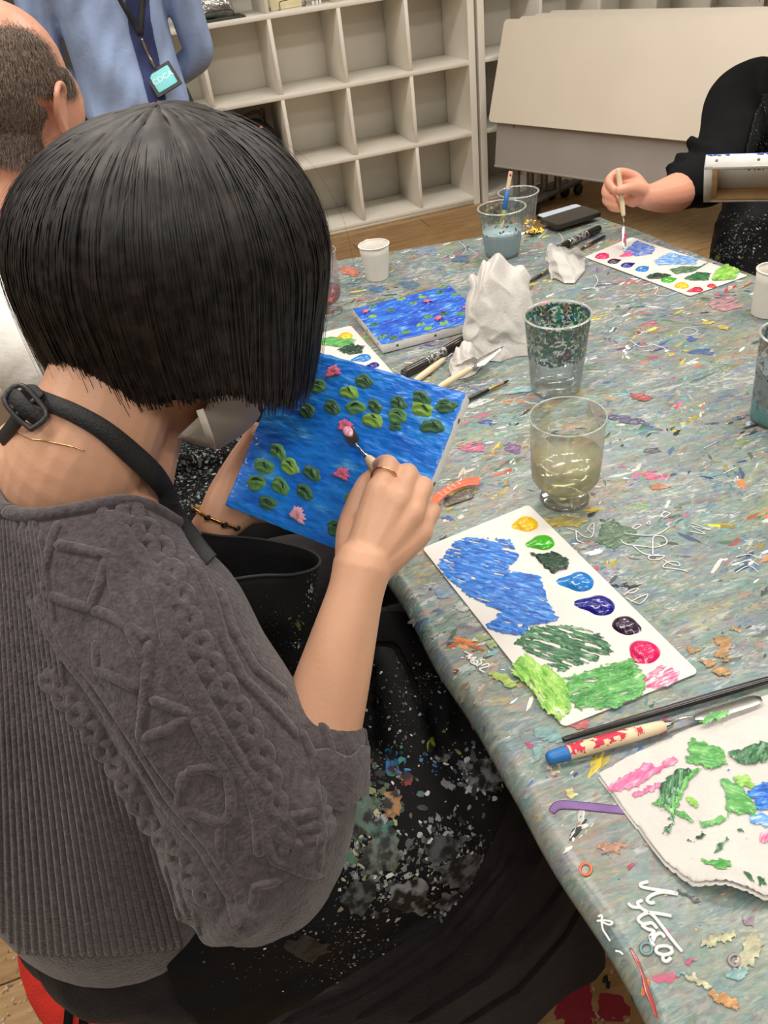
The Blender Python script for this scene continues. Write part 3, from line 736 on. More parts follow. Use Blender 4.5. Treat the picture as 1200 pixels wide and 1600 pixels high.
palette('large white paper palette beside the painting woman, with blue and green smears', [(660, 857), (826, 789), (1092, 1051), (880, 1137)],
        [('yellow', (823, 819), 18, (240, 186, 12), 0.35, 3.0), ('leaf_green', (848, 848), 18, (60, 172, 22), 0.6, 2.9), ('blue', (906, 909), 22, (12, 120, 200), 0.7, 2.7),
         ('ultramarine', (938, 946), 22, (16, 14, 130), 0.9, 2.6), ('aubergine', (977, 977), 20, (44, 20, 50), 0.3, -0.9), ('magenta', (1007, 1018), 23, (214, 22, 96), 0.25, 3.6)],
        [('a', A1([(90, 262), (150, 180), (210, 168), (340, 180), (372, 240), (330, 282), (440, 292), (462, 380), (505, 450), (400, 470), (390, 505), (290, 492), (250, 470), (300, 420), (190, 370), (130, 320)]), M_BLUE, ((700, 880), (800, 905)), -0.14, 0.0026),
         ('b', A1([(345, 522), (400, 468), (520, 458), (640, 488), (690, 555), (620, 592), (500, 625), (440, 582), (380, 552)]), M_DKGR, ((820, 990), (920, 1022)), 0.0, 0.0030),
         ('c', A1([(325, 608), (385, 556), (440, 588), (525, 640), (545, 745), (500, 795), (440, 742), (400, 682)]), M_LTGR, ((810, 1040), (850, 1100)), -0.12, 0.0045),
         ('d', A1([(515, 642), (640, 600), (745, 575), (800, 640), (795, 692), (700, 745), (560, 755), (525, 702)]), M_MDGR, ((880, 1090), (980, 1060)), -0.12, 0.0045),
         ('e', A1([(775, 625), (850, 592), (910, 620), (895, 662), (840, 686), (785, 672)]), M_PINK, ((1010, 1070), (1050, 1050)), 0.02, 0.0022),
         ('f', A1([(398, 222), (440, 226), (490, 220), (540, 248), (530, 275), (480, 296), (450, 272), (420, 240)]), paint_mat('smear_pine', [(0.3, (10, 40, 28)), (0.6, (24, 66, 44)), (0.8, (60, 100, 76))], 60), 2.7, -0.6, 0.004)])
palette('small part of a white palette half hidden under the held painting', [(452, 533), (548, 509), (640, 612), (528, 640)],
        [('yellow', (540, 526), 12, (240, 186, 12), 0.3, 3.0), ('blue', (568, 560), 12, (12, 120, 200), 0.8, 2.9), ('ultramarine', (584, 571), 9, (16, 14, 130), 0.4, 2.6)],
        [('a', [(490, 530), (520, 527), (556, 530), (552, 540), (530, 543), (498, 539)], M_MDGR, 0.1, -0.4, 0.003), ('b', [(525, 547), (548, 537), (570, 541), (566, 552), (545, 555)], MATS['smear_pine'], 0.1, -0.4, 0.003)])
A2 = lambda pts: conv(pts, 920, 360, 4.444)
palette('white paper palette in front of the person in the black hoodie', [(913, 402), (987, 371), (1169, 431), (1078, 463)],
        [('magenta', (941, 401), 11, (224, 30, 100), 0.5, 0.4), ('rose', (981, 398), 8, (232, 84, 140), 0.9, 3.1), ('aubergine', (958, 409), 9, (44, 20, 50), 0.7, 0.1), ('ultramarine', (979, 415), 9, (24, 24, 150), 0.9, 0.2),
         ('blue', (1003, 421), 10, (14, 120, 210), 0.7, 0.4), ('leaf_green', (1043, 438), 10, (40, 172, 22), 0.6, 0.0), ('yellow', (1065, 447), 11, (244, 190, 10), 0.3, 0.6), ('crimson', (1089, 453), 9, (196, 20, 56), 0.9, 3.0), ('red', (1112, 447), 7, (204, 16, 34), 0.1, 0)],
        [('a', A2([(238, 150), (330, 68), (465, 118), (445, 165), (330, 182)]), M_PERI, 2.9, -0.2, 0.002), ('b', A2([(438, 215), (560, 152), (765, 198), (745, 240), (480, 244)]), M_SKY, 2.9, -0.1, 0.002),
         ('c', A2([(555, 272), (640, 250), (760, 252), (850, 212), (800, 250), (720, 292), (600, 308)]), M_SAGE, 0.2, -0.3, 0.002), ('d', A2([(655, 332), (760, 288), (848, 298), (832, 348), (700, 352)]), M_DKGR, 0.2, -0.4, 0.0025),
         ('e', A2([(845, 335), (880, 280), (950, 236), (1048, 278), (1022, 342), (870, 354)]), M_LTGR, 0.3, -0.4, 0.004), ('f', A2([(385, 325), (470, 295), (580, 312), (540, 335), (420, 340)]), MATS['smear_pine'], 0.1, -0.5, 0.003)])

# ------------------------------------------------------------------ lily paintings
GREENS = [paint_mat('pad_dark', [(0.3, (24, 68, 44)), (0.48, (44, 100, 62)), (0.64, (110, 160, 112)), (0.8, (180, 206, 176))], 260, (1, 3, 1)),
          paint_mat('pad_mid', [(0.3, (38, 98, 50)), (0.48, (76, 146, 76)), (0.64, (146, 192, 120)), (0.8, (200, 222, 186))], 260, (1, 3, 1)),
          paint_mat('pad_light', [(0.3, (74, 136, 50)), (0.48, (130, 188, 70)), (0.64, (184, 220, 110)), (0.8, (216, 232, 170))], 260, (1, 3, 1))]
PADDARK = mat('pad_shadow_green', rgb(22, 54, 40), 0.3, 0.2, 200)
def pad_mesh(seed, k=1.0):
    mb = MB(); n = 26; rings = 8; rd = random.Random(seed); ph = rd.uniform(0, 6); notch = rd.uniform(0.2, 1.0)
    mb.v.append(V(0, 0, 0.26))
    for q_ in range(1, rings+1):
        q = q_/rings
        for j in range(n):
            a = 2*PI*j/n
            R_ = 1+0.30*noise.noise(V(math.cos(a)*1.5, math.sin(a)*1.5, seed*1.9))+0.10*noise.noise(V(math.cos(a)*5, math.sin(a)*5, seed))
            x = R_*q*math.cos(a); y = R_*q*math.sin(a)*0.66
            z = 0.30*max(0, 1-q**3)**0.6+0.13*math.sin(11*(y+0.5*x*x)+ph)*(1-q**4)+0.06*noise.noise(V(x*3, y*5, seed))
            mb.v.append(V(x, y, max(0, z)))
    for j in range(n): mb.f.append((0, 1+j, 1+(j+1) % n))
    for k_ in range(rings-1):
        for j in range(n):
            a = 1+k_*n+j; b_ = 1+k_*n+(j+1) % n; mb.f.append((a, a+n, b_+n, b_))
    return mb.mesh('lily_pad')
PADS = []
for i in range(6):
    me = pad_mesh(i+1); me.materials.append(GREENS[0]); PADS.append(me)
NOTCH = tube([(-0.35, 0.18, 0.3), (0.0, 0.26, 0.40), (0.3, 0.1, 0.40), (0.62, -0.02, 0.22)], [0.04, 0.10, 0.08, 0.02], 8, 4, flat=0.5).mesh('dark_stroke'); NOTCH.materials.append(PADDARK)
def flower_mesh(seed):
    mb = MB(); rd = random.Random(seed)
    for k_ in range(9):
        a = PI*0.5+(k_-4)*0.42+rd.uniform(-0.1, 0.1); L_ = rd.uniform(0.75, 1.05)
        mb.join(tube([V(0, -0.35, 0.12), V(math.cos(a)*L_*0.5, -0.35+math.sin(a)*L_*0.6, 0.32), V(math.cos(a)*L_*0.9, -0.35+math.sin(a)*L_, 0.12)], [0.14, 0.22, 0.05], 7, 3, flat=0.55))
    mb.join(ellipsoid((0, -0.3, 0.08), (0.35, 0.3, 0.2), None, 10, 6))
    return mb.mesh('lily_flower')
FLO = [flower_mesh(3), flower_mesh(8)]
for me in FLO: me.materials.append(PADDARK)
M_FL = [paint_mat('flower_pink', [(0.3, (206, 56, 110)), (0.5, (234, 100, 150)), (0.7, (250, 176, 200))], 300, (1, 1, 1)), paint_mat('flower_pale', [(0.3, (226, 120, 160)), (0.5, (244, 176, 200)), (0.7, (250, 226, 232))], 300, (1, 1, 1))]
M_STAMEN = mat('stamen_yellow', rgb(236, 170, 60), 0.3)
def lily_canvas(name, label, cat, quad, size, w_, h_, th, pads, flowers, side_m, pscale, surf_m, seed, pins=True):
    """quad: 4 world corners TL TR BR BL of the painted face"""
    c = sum(quad, V(0, 0, 0))/4
    ex = ((quad[1]-quad[0])+(quad[2]-quad[3])).normalized(); ey = ((quad[0]-quad[3])+(quad[1]-quad[2])); ey = (ey-ex*ey.dot(ex)).normalized(); ez = ex.cross(ey)
    r = thing(name, label, cat); M = Matrix(((ex.x, ey.x, ez.x, c.x), (ex.y, ey.y, ez.y, c.y), (ex.z, ey.z, ez.z, c.z), (0, 0, 0, 1)))
    r.matrix_world = M
    body = box(0, 0, -th/2-0.0004, w_, h_, th, 0.0018)
    put('canvas_body', body, side_m, r, 40)
    # wooden stretcher bars behind
    nx, ny = int(w_/0.0022), int(h_/0.0022); g = MB()
    for j in range(ny+1):
        for i in range(nx+1):
            x = -w_/2+w_*i/nx; y = -h_/2+h_*j/ny
            e = min(w_/2-abs(x), h_/2-abs(y)); z = 0.0008+0.0017*(noise.noise(V(x*60+y*14, y*260-x*60, seed))+0.5*noise.noise(V(x*150, y*500-x*90, seed+4)))
            z = max(0.0001, z)*min(1, e/0.002+0.1)
            wob = 0.0012*noise.noise(V(x*90, y*90, seed+7)) if e < 0.004 else 0
            g.v.append(V(x+(wob if abs(x) > w_/2-0.004 else 0), y+(wob if abs(y) > h_/2-0.004 else 0), z))
    for j in range(ny):
        for i in range(nx): g.f.append((j*(nx+1)+i, j*(nx+1)+i+1, (j+1)*(nx+1)+i+1, (j+1)*(nx+1)+i))
    put('painted_water', g, surf_m, r)
    Mi = M.inverted()
    def local(px_):
        d = ray(*px_); o = Mi @ CAM; dd = Mi.to_3x3() @ d; t = -o.z/dd.z; q = o+dd*t; return q.x, q.y
    rd = random.Random(seed)
    for i, (px_, py_, kind, sc) in enumerate(pads):
        x, y = local((px_, py_)); o = bpy.data.objects.new('lily_pad', PADS[i % 6]); COL.objects.link(o); o.parent = r
        if abs(x) > w_/2-0.003 or abs(y) > h_/2-0.003: x = max(-w_/2+0.004, min(w_/2-0.004, x)); y = max(-h_/2+0.004, min(h_/2-0.004, y))
        s_ = pscale*sc; o.location = (x, y, 0.0004); o.scale = (s_, s_, s_*0.9); o.rotation_euler = (0, 0, rd.uniform(-0.45, 0.25))
        o.material_slots[0].link = 'OBJECT'; o.material_slots[0].material = GREENS[kind]
        if pscale > 0.008:
            d = bpy.data.objects.new('dark_stroke', NOTCH); COL.objects.link(d); d.parent = o; d.rotation_euler = (0, 0, rd.uniform(-0.7, 0.5)); d.location = (rd.uniform(-0.15, 0.15), rd.uniform(-0.1, 0.12), -0.03)
    for i, (px_, py_, kind, sc) in enumerate(flowers):
        x, y = local((px_, py_)); o = bpy.data.objects.new('lily_flower', FLO[i % 2]); COL.objects.link(o); o.parent = r
        s_ = pscale*sc; o.location = (x, y, 0.0006); o.scale = (s_, s_, s_); o.rotation_euler = (0, 0, rd.uniform(-0.3, 0.6))
        o.material_slots[0].link = 'OBJECT'; o.material_slots[0].material = M_FL[kind]
        a = put('stamen', ellipsoid((0, -0.42, 0.18), (0.22, 0.13, 0.12), None, 8, 6), M_STAMEN, o)
    if pins:
        pm_ = lathe([(0.0003, 0.0008), (0.0022, 0.0006), (0.003, -0.0002)], 10).mesh('tack'); pm_.materials.append(METG)
        for k_ in range(3):
            for sd, rot, pos in ((0, (PI/2, 0, 0), ((k_-1)*w_*0.36, -h_/2, -th/2)), (1, (0, PI/2, 0), (w_/2, (k_-1)*h_*0.36, -th/2)), (2, (0, -PI/2, 0), (-w_/2, (k_-1)*h_*0.36, -th/2))):
                o = bpy.data.objects.new('tack', pm_); COL.objects.link(o); o.parent = r; o.location = pos; o.rotation_euler = rot
    return r, M
WATER1 = paint_mat('painted_blue', [(0.25, (6, 84, 196)), (0.42, (8, 112, 220)), (0.58, (16, 132, 232)), (0.74, (110, 190, 244))], 18, (1, 3.2, 1), 0.42, 0.9, 60)
WATER2 = paint_mat('painted_cobalt', [(0.28, (16, 54, 168)), (0.45, (22, 84, 200)), (0.6, (40, 124, 220)), (0.74, (150, 196, 238))], 24, (1.0, 2.2, 1), 0.35, 0.5, 90)
CANV = mat('primed_canvas', rgb(232, 230, 226), 0.7, 0.03, 40, 0.25, 500)
k1 = 0.20/0.2484
deps = [1*k1, 0.909*k1, 0.891*k1, 0.982*k1]
HQ = [P(455, 538, deps[0]), P(728, 615, deps[1]), P(620, 894, deps[2]), P(352, 790, deps[3])]
hw_ = ((HQ[1]-HQ[0]).length+(HQ[2]-HQ[3]).length)/2; hh_ = ((HQ[0]-HQ[3]).length+(HQ[1]-HQ[2]).length)/2
hpads = [(569, 597, 0, 1), (545, 613, 2, 1.05), (498, 604, 1, 1), (520, 637, 0, 1.05), (556, 637, 1, 1.05), (586, 634, 0, 0.9), (623, 631, 0, 0.95), (582, 657, 2, 1.15), (622, 651, 1, 1.1), (618, 667, 0, 0.65), (659, 622, 0, 1),
         (659, 639, 2, 1.1), (697, 636, 0, 1.05), (674, 667, 0, 1.15), (481, 643, 0, 1), (450, 625, 1, 1), (435, 706, 1, 1.05), (412, 728, 1, 1.15), (453, 730, 2, 1.1), (487, 739, 0, 1.05), (402, 755, 1, 1.15), (439, 760, 1, 1.15), (477, 769, 0, 1.05), (418, 785, 0, 1.05), (578, 753, 1, 0.95), (552, 780, 1, 1.0), (527, 826, 0, 1.1)]
HERO, HM = lily_canvas('lily_painting', 'large blue water lily painting on canvas held up by the dark haired woman', 'painting', HQ, 1, hw_, hh_, 0.018, hpads,
            [(521, 580, 0, 1.0), (540, 664, 0, 1.0), (537, 739, 0, 1.0), (468, 803, 1, 1.15)], CANV, 0.0108, WATER1, 11)
A3 = lambda pts: conv(pts, 480, 340, 3.333)
Q2 = [T(551, 483, TZ+0.0195), T(702, 446, TZ+0.0195), T(748, 503, TZ+0.0195), T(606, 541, TZ+0.0195)]
e1_ = (Q2[1]-Q2[0]).normalized(); e2_ = V(-e1_.y, e1_.x, 0); w2_ = (Q2[1]-Q2[0]).length; h2_ = 0.185
Q2 = [Q2[0], Q2[0]+e1_*w2_, Q2[0]+e1_*w2_-e2_*h2_, Q2[0]-e2_*h2_]
cp = [(690, 448), (687, 458), (712, 461), (660, 465), (627, 468), (645, 475), (610, 486), (582, 480), (583, 495), (585, 508), (598, 527), (615, 529), (634, 520), (657, 508), (670, 514), (669, 496), (694, 491), (720, 491), (694, 506)]
lily_canvas('lily_painting', 'cobalt blue water lily painting lying on the table beside the white tissue', 'painting', Q2, 1, w2_, h2_, 0.018,
            [(x, y, (1, 0, 1, 2, 2, 1, 0, 1, 2, 0)[i % 10], 1.0) for i, (x, y) in enumerate(cp)], [(571, 488, 0, 1.1), (667, 472, 0, 1.1), (684, 499, 0, 1.2), (727, 482, 0, 1.0)], CANV, 0.0098, WATER2, 23)

# ------------------------------------------------------------------ cups
def px_of(p):
    d = p-CAM; z = d.dot(fw); return 600+FPX*d.dot(rt)/z, 800-FPX*d.dot(up)/z, z
def solve_h(base, py):
    lo, hi = 0.005, 0.35
    for _ in range(40):
        m_ = (lo+hi)/2
        if px_of(base+V(0, 0, m_))[1] > py: lo = m_
        else: hi = m_
    return lo
PLASTIC = clear_mat('clear_plastic', haze=0.07, hazecol=(0.85, 0.88, 0.86, 1)); 
WATERM = clear_mat('clear_water', (0.90, 0.94, 0.94, 1), 0.1, 0.16, (0.75, 0.8, 0.82, 1))
def cup_geo(bp_, rp_, rw, bw):
    B = T(bp_[0], bp_[1], TZ); h = solve_h(B, rp_[1]); r1 = rw*px_of(B+V(0, 0, h))[2]/FPX; r0 = bw*px_of(B)[2]/FPX
    return B, h, r0, r1
def plastic_cup(label, bp_, rp_, rw, bw, liquid, level, splat, seed, grp='plastic cups on the table', liquid2=None):
    B, h, r0, r1 = cup_geo(bp_, rp_, rw, bw)
    r = thing('plastic_cup', label, 'cup', (B.x, B.y, TZ), 0, grp)
    t_ = 0.0008
    rr_ = lambda z: r0+(r1-r0)*z/h
    prof = [(0.0005, 0.004), (r0*0.8, 0.004), (r0*0.9, 0.001), (r0*0.98, 0.0012), (r0, 0.005)]+[(rr_(h*q), h*q) for q in (0.1, 0.25, 0.4, 0.55, 0.7, 0.85, 0.97)]
    put('cup_wall', lathe(prof, 40), PLASTIC, r)
    put('rim', lathe([(r1+0.0022*math.cos(a), h+0.0016*math.sin(a)-0.001) for a in [2*PI*k_/8 for k_ in range(9)]], 40), clear_mat('rim_plastic', haze=0.3, gloss=0.2, hazecol=(0.8, 0.82, 0.78, 1), rough=0.2), r)
    if liquid:
        lv = h*level
        put('liquid', lathe([(0.0005, 0.005), (r0*0.93, 0.005)]+[(rr_(lv*q)-0.0012, max(0.006, lv*q)) for q in (0.2, 0.5, 0.8, 0.98)]+[(rr_(lv)-0.002, lv), (0.0005, lv)], 36), liquid, r)
        if liquid2: put('settled_pigment', lathe([(0.0005, 0.0046), (r0*0.95, 0.0046)]+[(rr_(lv*q)-0.0009, max(0.0055, lv*q)) for q in (0.06, 0.15, 0.28, 0.4)]+[(0.0005, lv*0.4)], 36), liquid2, r)
    if splat:
        fk_ = Flecks(); rd = random.Random(seed); random.seed(seed)
        for i in range(splat[0]):
            a = rd.uniform(0, 2*PI); z = h*(1-rd.random()**1.4*splat[2])*0.95
            n_ = V(-math.cos(a), -math.sin(a), 0)
            fk_.add(V((rr_(z)-0.0008)*math.cos(a), (rr_(z)-0.0008)*math.sin(a), z), n_, 0.0006+0.0026*rd.random()**2.5, rd.uniform(1, 2.6), rd.uniform(0, PI), rgb(*[min(255, q*rd.uniform(0.85, 1.15)) for q in splat[1][int((noise.noise(V(math.cos(a)*3.2, math.sin(a)*3.2, z*60+seed))*0.75+0.5+rd.gauss(0, 0.09))*len(splat[1])) % len(splat[1])]]), 0.0003, ref=V(0, 0, 1))
        fk_.build('paint_residue', attr_mat('residue', 0.45), r)
    return r, B, h, r0, r1
TEALS = [(44, 112, 108), (64, 136, 126), (90, 150, 140), (40, 92, 88), (44, 120, 74), (180, 190, 182), (60, 90, 70), (50, 80, 130), (150, 110, 70), (150, 156, 50)]
plastic_cup('clear plastic cup of water, its upper wall crusted with dark green paint', (868, 606), (867, 490), 52, 38, WATERM, 0.46, (2600, TEALS, 0.5), 3)
CLOUD = mat('cloudy_blue_water', rgb(168, 192, 200), 0.25, 0.03, 8)
BC = plastic_cup('plastic cup of cloudy pale blue water with a brush handle standing in it', (785, 398), (784, 323), 37, 26, CLOUD, 0.52, (260, [(60, 110, 70), (120, 150, 70), (90, 130, 130), (180, 180, 150), (90, 110, 90), (60, 120, 60)], 0.5), 4)
plastic_cup('plastic cup with turquoise pigment settled at its bottom, at the right edge', (1212, 654), (1224, 520), 51, 38, clear_mat('grey_water', (0.80, 0.83, 0.84, 1), 0.1, 0.6, (0.42, 0.50, 0.54, 1)), 0.62, (900, [(70, 80, 130), (60, 110, 130), (150, 130, 60), (120, 120, 130), (40, 60, 90)], 0.8), 5, liquid2=mat('turquoise_pigment', rgb(92, 170, 172), 0.4))
plastic_cup('empty clear plastic tumbler behind the cloudy blue water cup', (810, 361), (811, 299), 31, 23, None, 0, None, 6)
def goblet(label, foot, rim, fw_, rw_, bowl_y, level, liquid):
    B = T(foot[0], foot[1], TZ); h = solve_h(B, rim[1]); r1 = rw_*px_of(B+V(0, 0, h))[2]/FPX; rf_ = fw_*px_of(B)[2]/FPX; hb = 0.017
    r = thing('footed_cup', label, 'cup', (B.x, B.y, TZ), 0, 'clear footed cups on the table')
    put('foot', lathe([(0.0005, 0.003), (rf_*0.5, 0.003), (rf_*0.95, 0.001), (rf_, 0.002), (rf_*0.9, 0.004), (rf_*0.4, 0.0055), (0.0085, 0.008), (0.0075, 0.012), (0.009, 0.0165), (0.0005, 0.0168)], 40), clear_mat('foot_plastic', gloss=0.15, haze=0.06), r)
    bowl = lambda z: r1*(0.93+0.07*z/h)*(1 if z > hb+0.026 else math.sqrt(max(0.0, 1-((hb+0.026-z)/0.0262)**2.4)))
    zz = [hb+0.0002, hb+0.002, hb+0.006, hb+0.012, hb+0.02, hb+0.03]+[hb+0.03+(h-hb-0.03)*q for q in (0.25, 0.5, 0.75, 1)]
    put('bowl', lathe([(max(0.0005, bowl(z)), z) for z in zz], 44), PLASTIC, r)
    put('rim', lathe([(r1+0.001*math.cos(a), h+0.001*math.sin(a)) for a in [2*PI*k_/8 for k_ in range(9)]], 44), clear_mat('rim_plastic'), r)
    lv = hb+(h-hb)*level
    put('drink', lathe([(0.0005, hb+0.0015)]+[(max(0.0006, bowl(z)-0.0012), z) for z in (hb+0.002, hb+0.006, hb+0.012, hb+0.02, min(hb+0.03, lv-0.001), lv)]+[(0.0005, lv+0.0001)], 40), liquid, r)
    return r
goblet('clear footed plastic cup half full of pale yellow drink', (882, 777), (885, 650), 38, 59, 757, 0.5, clear_mat('pale_yellow_drink', (0.92, 0.88, 0.68, 1), 0.12, 0.42, (0.72, 0.68, 0.42, 1)))
goblet('clear footed plastic cup with a little pink drink, half hidden by the black hair', (514, 487), (510, 392), 22, 26, 464, 0.3, clear_mat('pink_drink', (0.72, 0.34, 0.32, 1), 0.1, 0.3, (0.6, 0.25, 0.25, 1)))
PAPERC = mat('paper_cup_white', rgb(226, 222, 213), 0.6, 0.02, 20)
def paper_cup(label, bp_, rp_, rw, bw, torn):
    B, h, r0, r1 = cup_geo(bp_, rp_, rw, bw)
    r = thing('paper_cup', label, 'cup', (B.x, B.y, TZ), 0, 'white paper cups on the table')
    rings = []
    for q, inn in ((0.0, 0), (0.02, 0), (0.25, 0), (0.5, 0), (0.75, 0), (1.0, 0), (1.0, 1), (0.75, 1), (0.5, 1), (0.1, 1)):
        ring = []
        for j in range(40):
            a = 2*PI*j/40; rad_ = r0+(r1-r0)*q-0.0009*inn
            z = h*q
            if torn and q > 0.9: z += 0.0035*noise.noise(V(math.cos(a)*3.5, math.sin(a)*3.5, 2))*(1 if math.sin(a-0.3) > -0.2 else 0.15)
            ring.append(V(rad_*math.cos(a), rad_*math.sin(a), z))
        rings.append(ring)
    rings.append([V(p.x*0.02, p.y*0.02, h*0.1) for p in rings[-1]])
    put('cup_wall', loft(rings, cap=True), PAPERC, r)
    put('rolled_rim', lathe([(r1+0.0016*math.cos(a), h-0.0012+0.0014*math.sin(a)) for a in [2*PI*k_/8 for k_ in range(9)]], 40), PAPERC, r)
paper_cup('white paper cup with a torn rim at the far end of the table', (590, 434), (585, 381), 24, 17, True)
paper_cup('white paper cup at the right edge of the photo beside the far palette', (1199, 489), (1201, 419), 28, 24, False)

# ------------------------------------------------------------------ tissues
TISS = mat('white_tissue', rgb(208, 204, 199), 0.9, 0.03, 30, 0.3, 260, sheen=0.1)
def sheet_tissue(name, label, outline, seed, amp, cat='tissue'):
    """crumpled tissue: two creased faces between a base edge and a top edge; creases are where random planes meet"""
    base, top, thick = outline; rd = random.Random(seed)
    pl = [[(rd.uniform(-6, 6), rd.uniform(-6, 6), rd.uniform(-0.5, 0.5), rd.random(), rd.random()) for _ in range(11)] for _ in range(4)]
    def crease(s_, t_, w_):
        f = lambda L_: max(a*(s_-u)+b_*(t_-v)+c*0.6 for a, b_, c, u, v in L_)
        return max(-1.2, min(1.2, (f(pl[w_])-f(pl[w_+2]))*0.55))
    nu_, nv_ = 72, 56; mb = MB()
    side = (base[-1]-base[0]).normalized(); nrm_ = side.cross(UPV).normalized()
    def row(l, t_):
        k_ = t_*(len(l)-1); i = min(int(k_), len(l)-2); return l[i].lerp(l[i+1], k_-i)
    for w_, sgn in ((0, 1), (1, -1)):
        o_ = len(mb.v)
        for j in range(nv_+1):
            for i in range(nu_+1):
                s_, t_ = i/nu_, j/nv_
                p = row(base, s_).lerp(row(top, s_), t_)
                e = min(1, math.sqrt(max(0, 5*min(s_, 1-s_)))*math.sqrt(max(0.0, 1-t_**4)))
                cr = crease(s_+0.05*noise.noise(p*40), t_+0.05*noise.noise(p*40+V(9, 0, 0)), w_)
                off = (thick*e*(0.6+0.4*(1-t_))+amp*cr*e)*sgn
                q = p+nrm_*off+side*(amp*1.1*noise.noise(V(t_*4, s_*1.5, seed))*(1-abs(2*s_-1)*0.4))+UPV*(amp*1.2*noise.noise(V(s_*5, 0.3, seed+2))*t_)
                q.z = max(TZ+0.0012, q.z); mb.v.append(q)
        for j in range(nv_):
            for i in range(nu_):
                f = (o_+j*(nu_+1)+i, o_+j*(nu_+1)+i+1, o_+(j+1)*(nu_+1)+i+1, o_+(j+1)*(nu_+1)+i); mb.f.append(f if sgn < 0 else f[::-1])
    o = put(name, mb, TISS)
    return tag(o, label, cat, 'crumpled tissues on the table')
UPV = V(0, 0, 1)
def stand(pts_base, pts_top, dep):
    b_ = [T(x, y, TZ+0.0012) for x, y in pts_base]; d = sum(px_of(p)[2] for p in b_)/len(b_)
    t_ = [P(x, y, d+dep) for x, y in pts_top]
    return b_, t_
b_, t_ = stand([(722, 562), (745, 572), (775, 574), (805, 566), (830, 556)], [(731, 440), (745, 420), (768, 402), (798, 408), (834, 436)], 0.0)
sheet_tissue('tissue', 'tall crumpled white tissue standing beside the green crusted water cup', (b_, t_, 0.014), 3, 0.028)
b_, t_ = stand([(702, 572), (712, 585), (728, 586), (742, 580), (752, 570)], [(708, 548), (716, 538), (728, 534), (740, 540), (748, 552)], -0.01)
sheet_tissue('tissue', 'small twisted tissue with grey stains lying over the palette knife handles', (b_, t_, 0.009), 8, 0.012)
b_, t_ = stand([(862, 432), (872, 440), (884, 438), (896, 424), (910, 408)], [(855, 392), (864, 380), (880, 388), (900, 388), (914, 392)], -0.01)
sheet_tissue('tissue', 'small white crumpled tissue beside the far black marker', (b_, t_, 0.009), 5, 0.012)
# flat stained napkin, two layers
NAP = [(934, 1211), (1000, 1176), (1062, 1147), (1130, 1118), (1205, 1083), (1330, 1040), (1400, 1250), (1260, 1400), (1192, 1408), (1130, 1392), (1082, 1386), (1040, 1352), (990, 1285)]
napw = [T(x, y, TZ) for x, y in NAP]; nap2 = [(p.x, p.y) for p in napw]
def nap_z(x, y):
    d = polydist(x, y, nap2) if inpoly(x, y, nap2) else 0
    z = TZ+0.0035+0.0022*noise.noise(V(x*22, y*22, 3))+0.0016*noise.noise(V(x*60, y*40, 8))
    c = T(1140, 1385, TZ); dd = math.hypot(x-c.x, y-c.y)
    z += 0.016*math.exp(-(dd/0.028)**2)*(1-min(1, d/0.03))*0.9
    return z
def near_on(x, y, poly):
    best = (1e9, x, y); n = len(poly)
    for i in range(n):
        ax, ay = poly[i]; bx, by = poly[(i+1) % n]; dx, dy = bx-ax, by-ay; L = dx*dx+dy*dy
        t = max(0, min(1, ((x-ax)*dx+(y-ay)*dy)/L)); qx, qy = ax+t*dx, ay+t*dy; d = math.hypot(x-qx, y-qy)
        if d < best[0]: best = (d, qx, qy)
    return best
def nap_sheet(shrink, dz, seed):
    mb = MB(); idx = {}; cell = 0.0032
    x0 = min(p[0] for p in nap2)-0.02; y0 = min(p[1] for p in nap2)-0.02
    for j in range(130):
        for i in range(150):
            x = x0+i*cell; y = y0+j*cell; ins = inpoly(x, y, nap2)
            if not ins:
                d, qx, qy = near_on(x, y, nap2)
                if d > cell*0.72: continue
                x, y = qx, qy
            idx[(i, j)] = len(mb.v); mb.v.append(V(x, y, max(TZ+0.0008, nap_z(x, y)+dz)))
    for (i, j), a in idx.items():
        q = (idx.get((i+1, j)), idx.get((i+1, j+1)), idx.get((i, j+1)))
        if None not in q: mb.f.append((a,)+q)
        elif q[0] is not None and q[2] is not None: mb.f.append((a, q[0], q[2]))
        elif q[0] is not None and q[1] is not None: mb.f.append((a, q[0], q[1]))
        elif q[1] is not None and q[2] is not None: mb.f.append((a, q[1], q[2]))
    return mb
NP = thing('napkin', 'folded white napkin wiped with green, pink and blue paint', 'napkin', tuple(sum(napw, V(0, 0, 0))/len(napw)), world=True)
NP.location.z = TZ
o = put('upper_layer', nap_sheet(0, 0, 1), TISS, NP); md = o.modifiers.new('thickness', 'SOLIDIFY'); md.thickness = 0.0006
lo_ = nap_sheet(0, -0.0024, 5); sh_ = T(1000, 1230, TZ)-T(1003, 1227, TZ)
lo_.v = [p+V(-0.0018, -0.0024, 0) for p in lo_.v]
o = put('lower_layer', lo_, TISS, NP); md = o.modifiers.new('thickness', 'SOLIDIFY'); md.thickness = 0.0006
A5 = lambda pts: conv(pts, 920, 1130, 4.286)
def grow(pts, k_):
    cx = sum(p[0] for p in pts)/len(pts); cy = sum(p[1] for p in pts)/len(pts); return [(cx+(x-cx)*k_, cy+(y-cy)*k_) for x, y in pts]
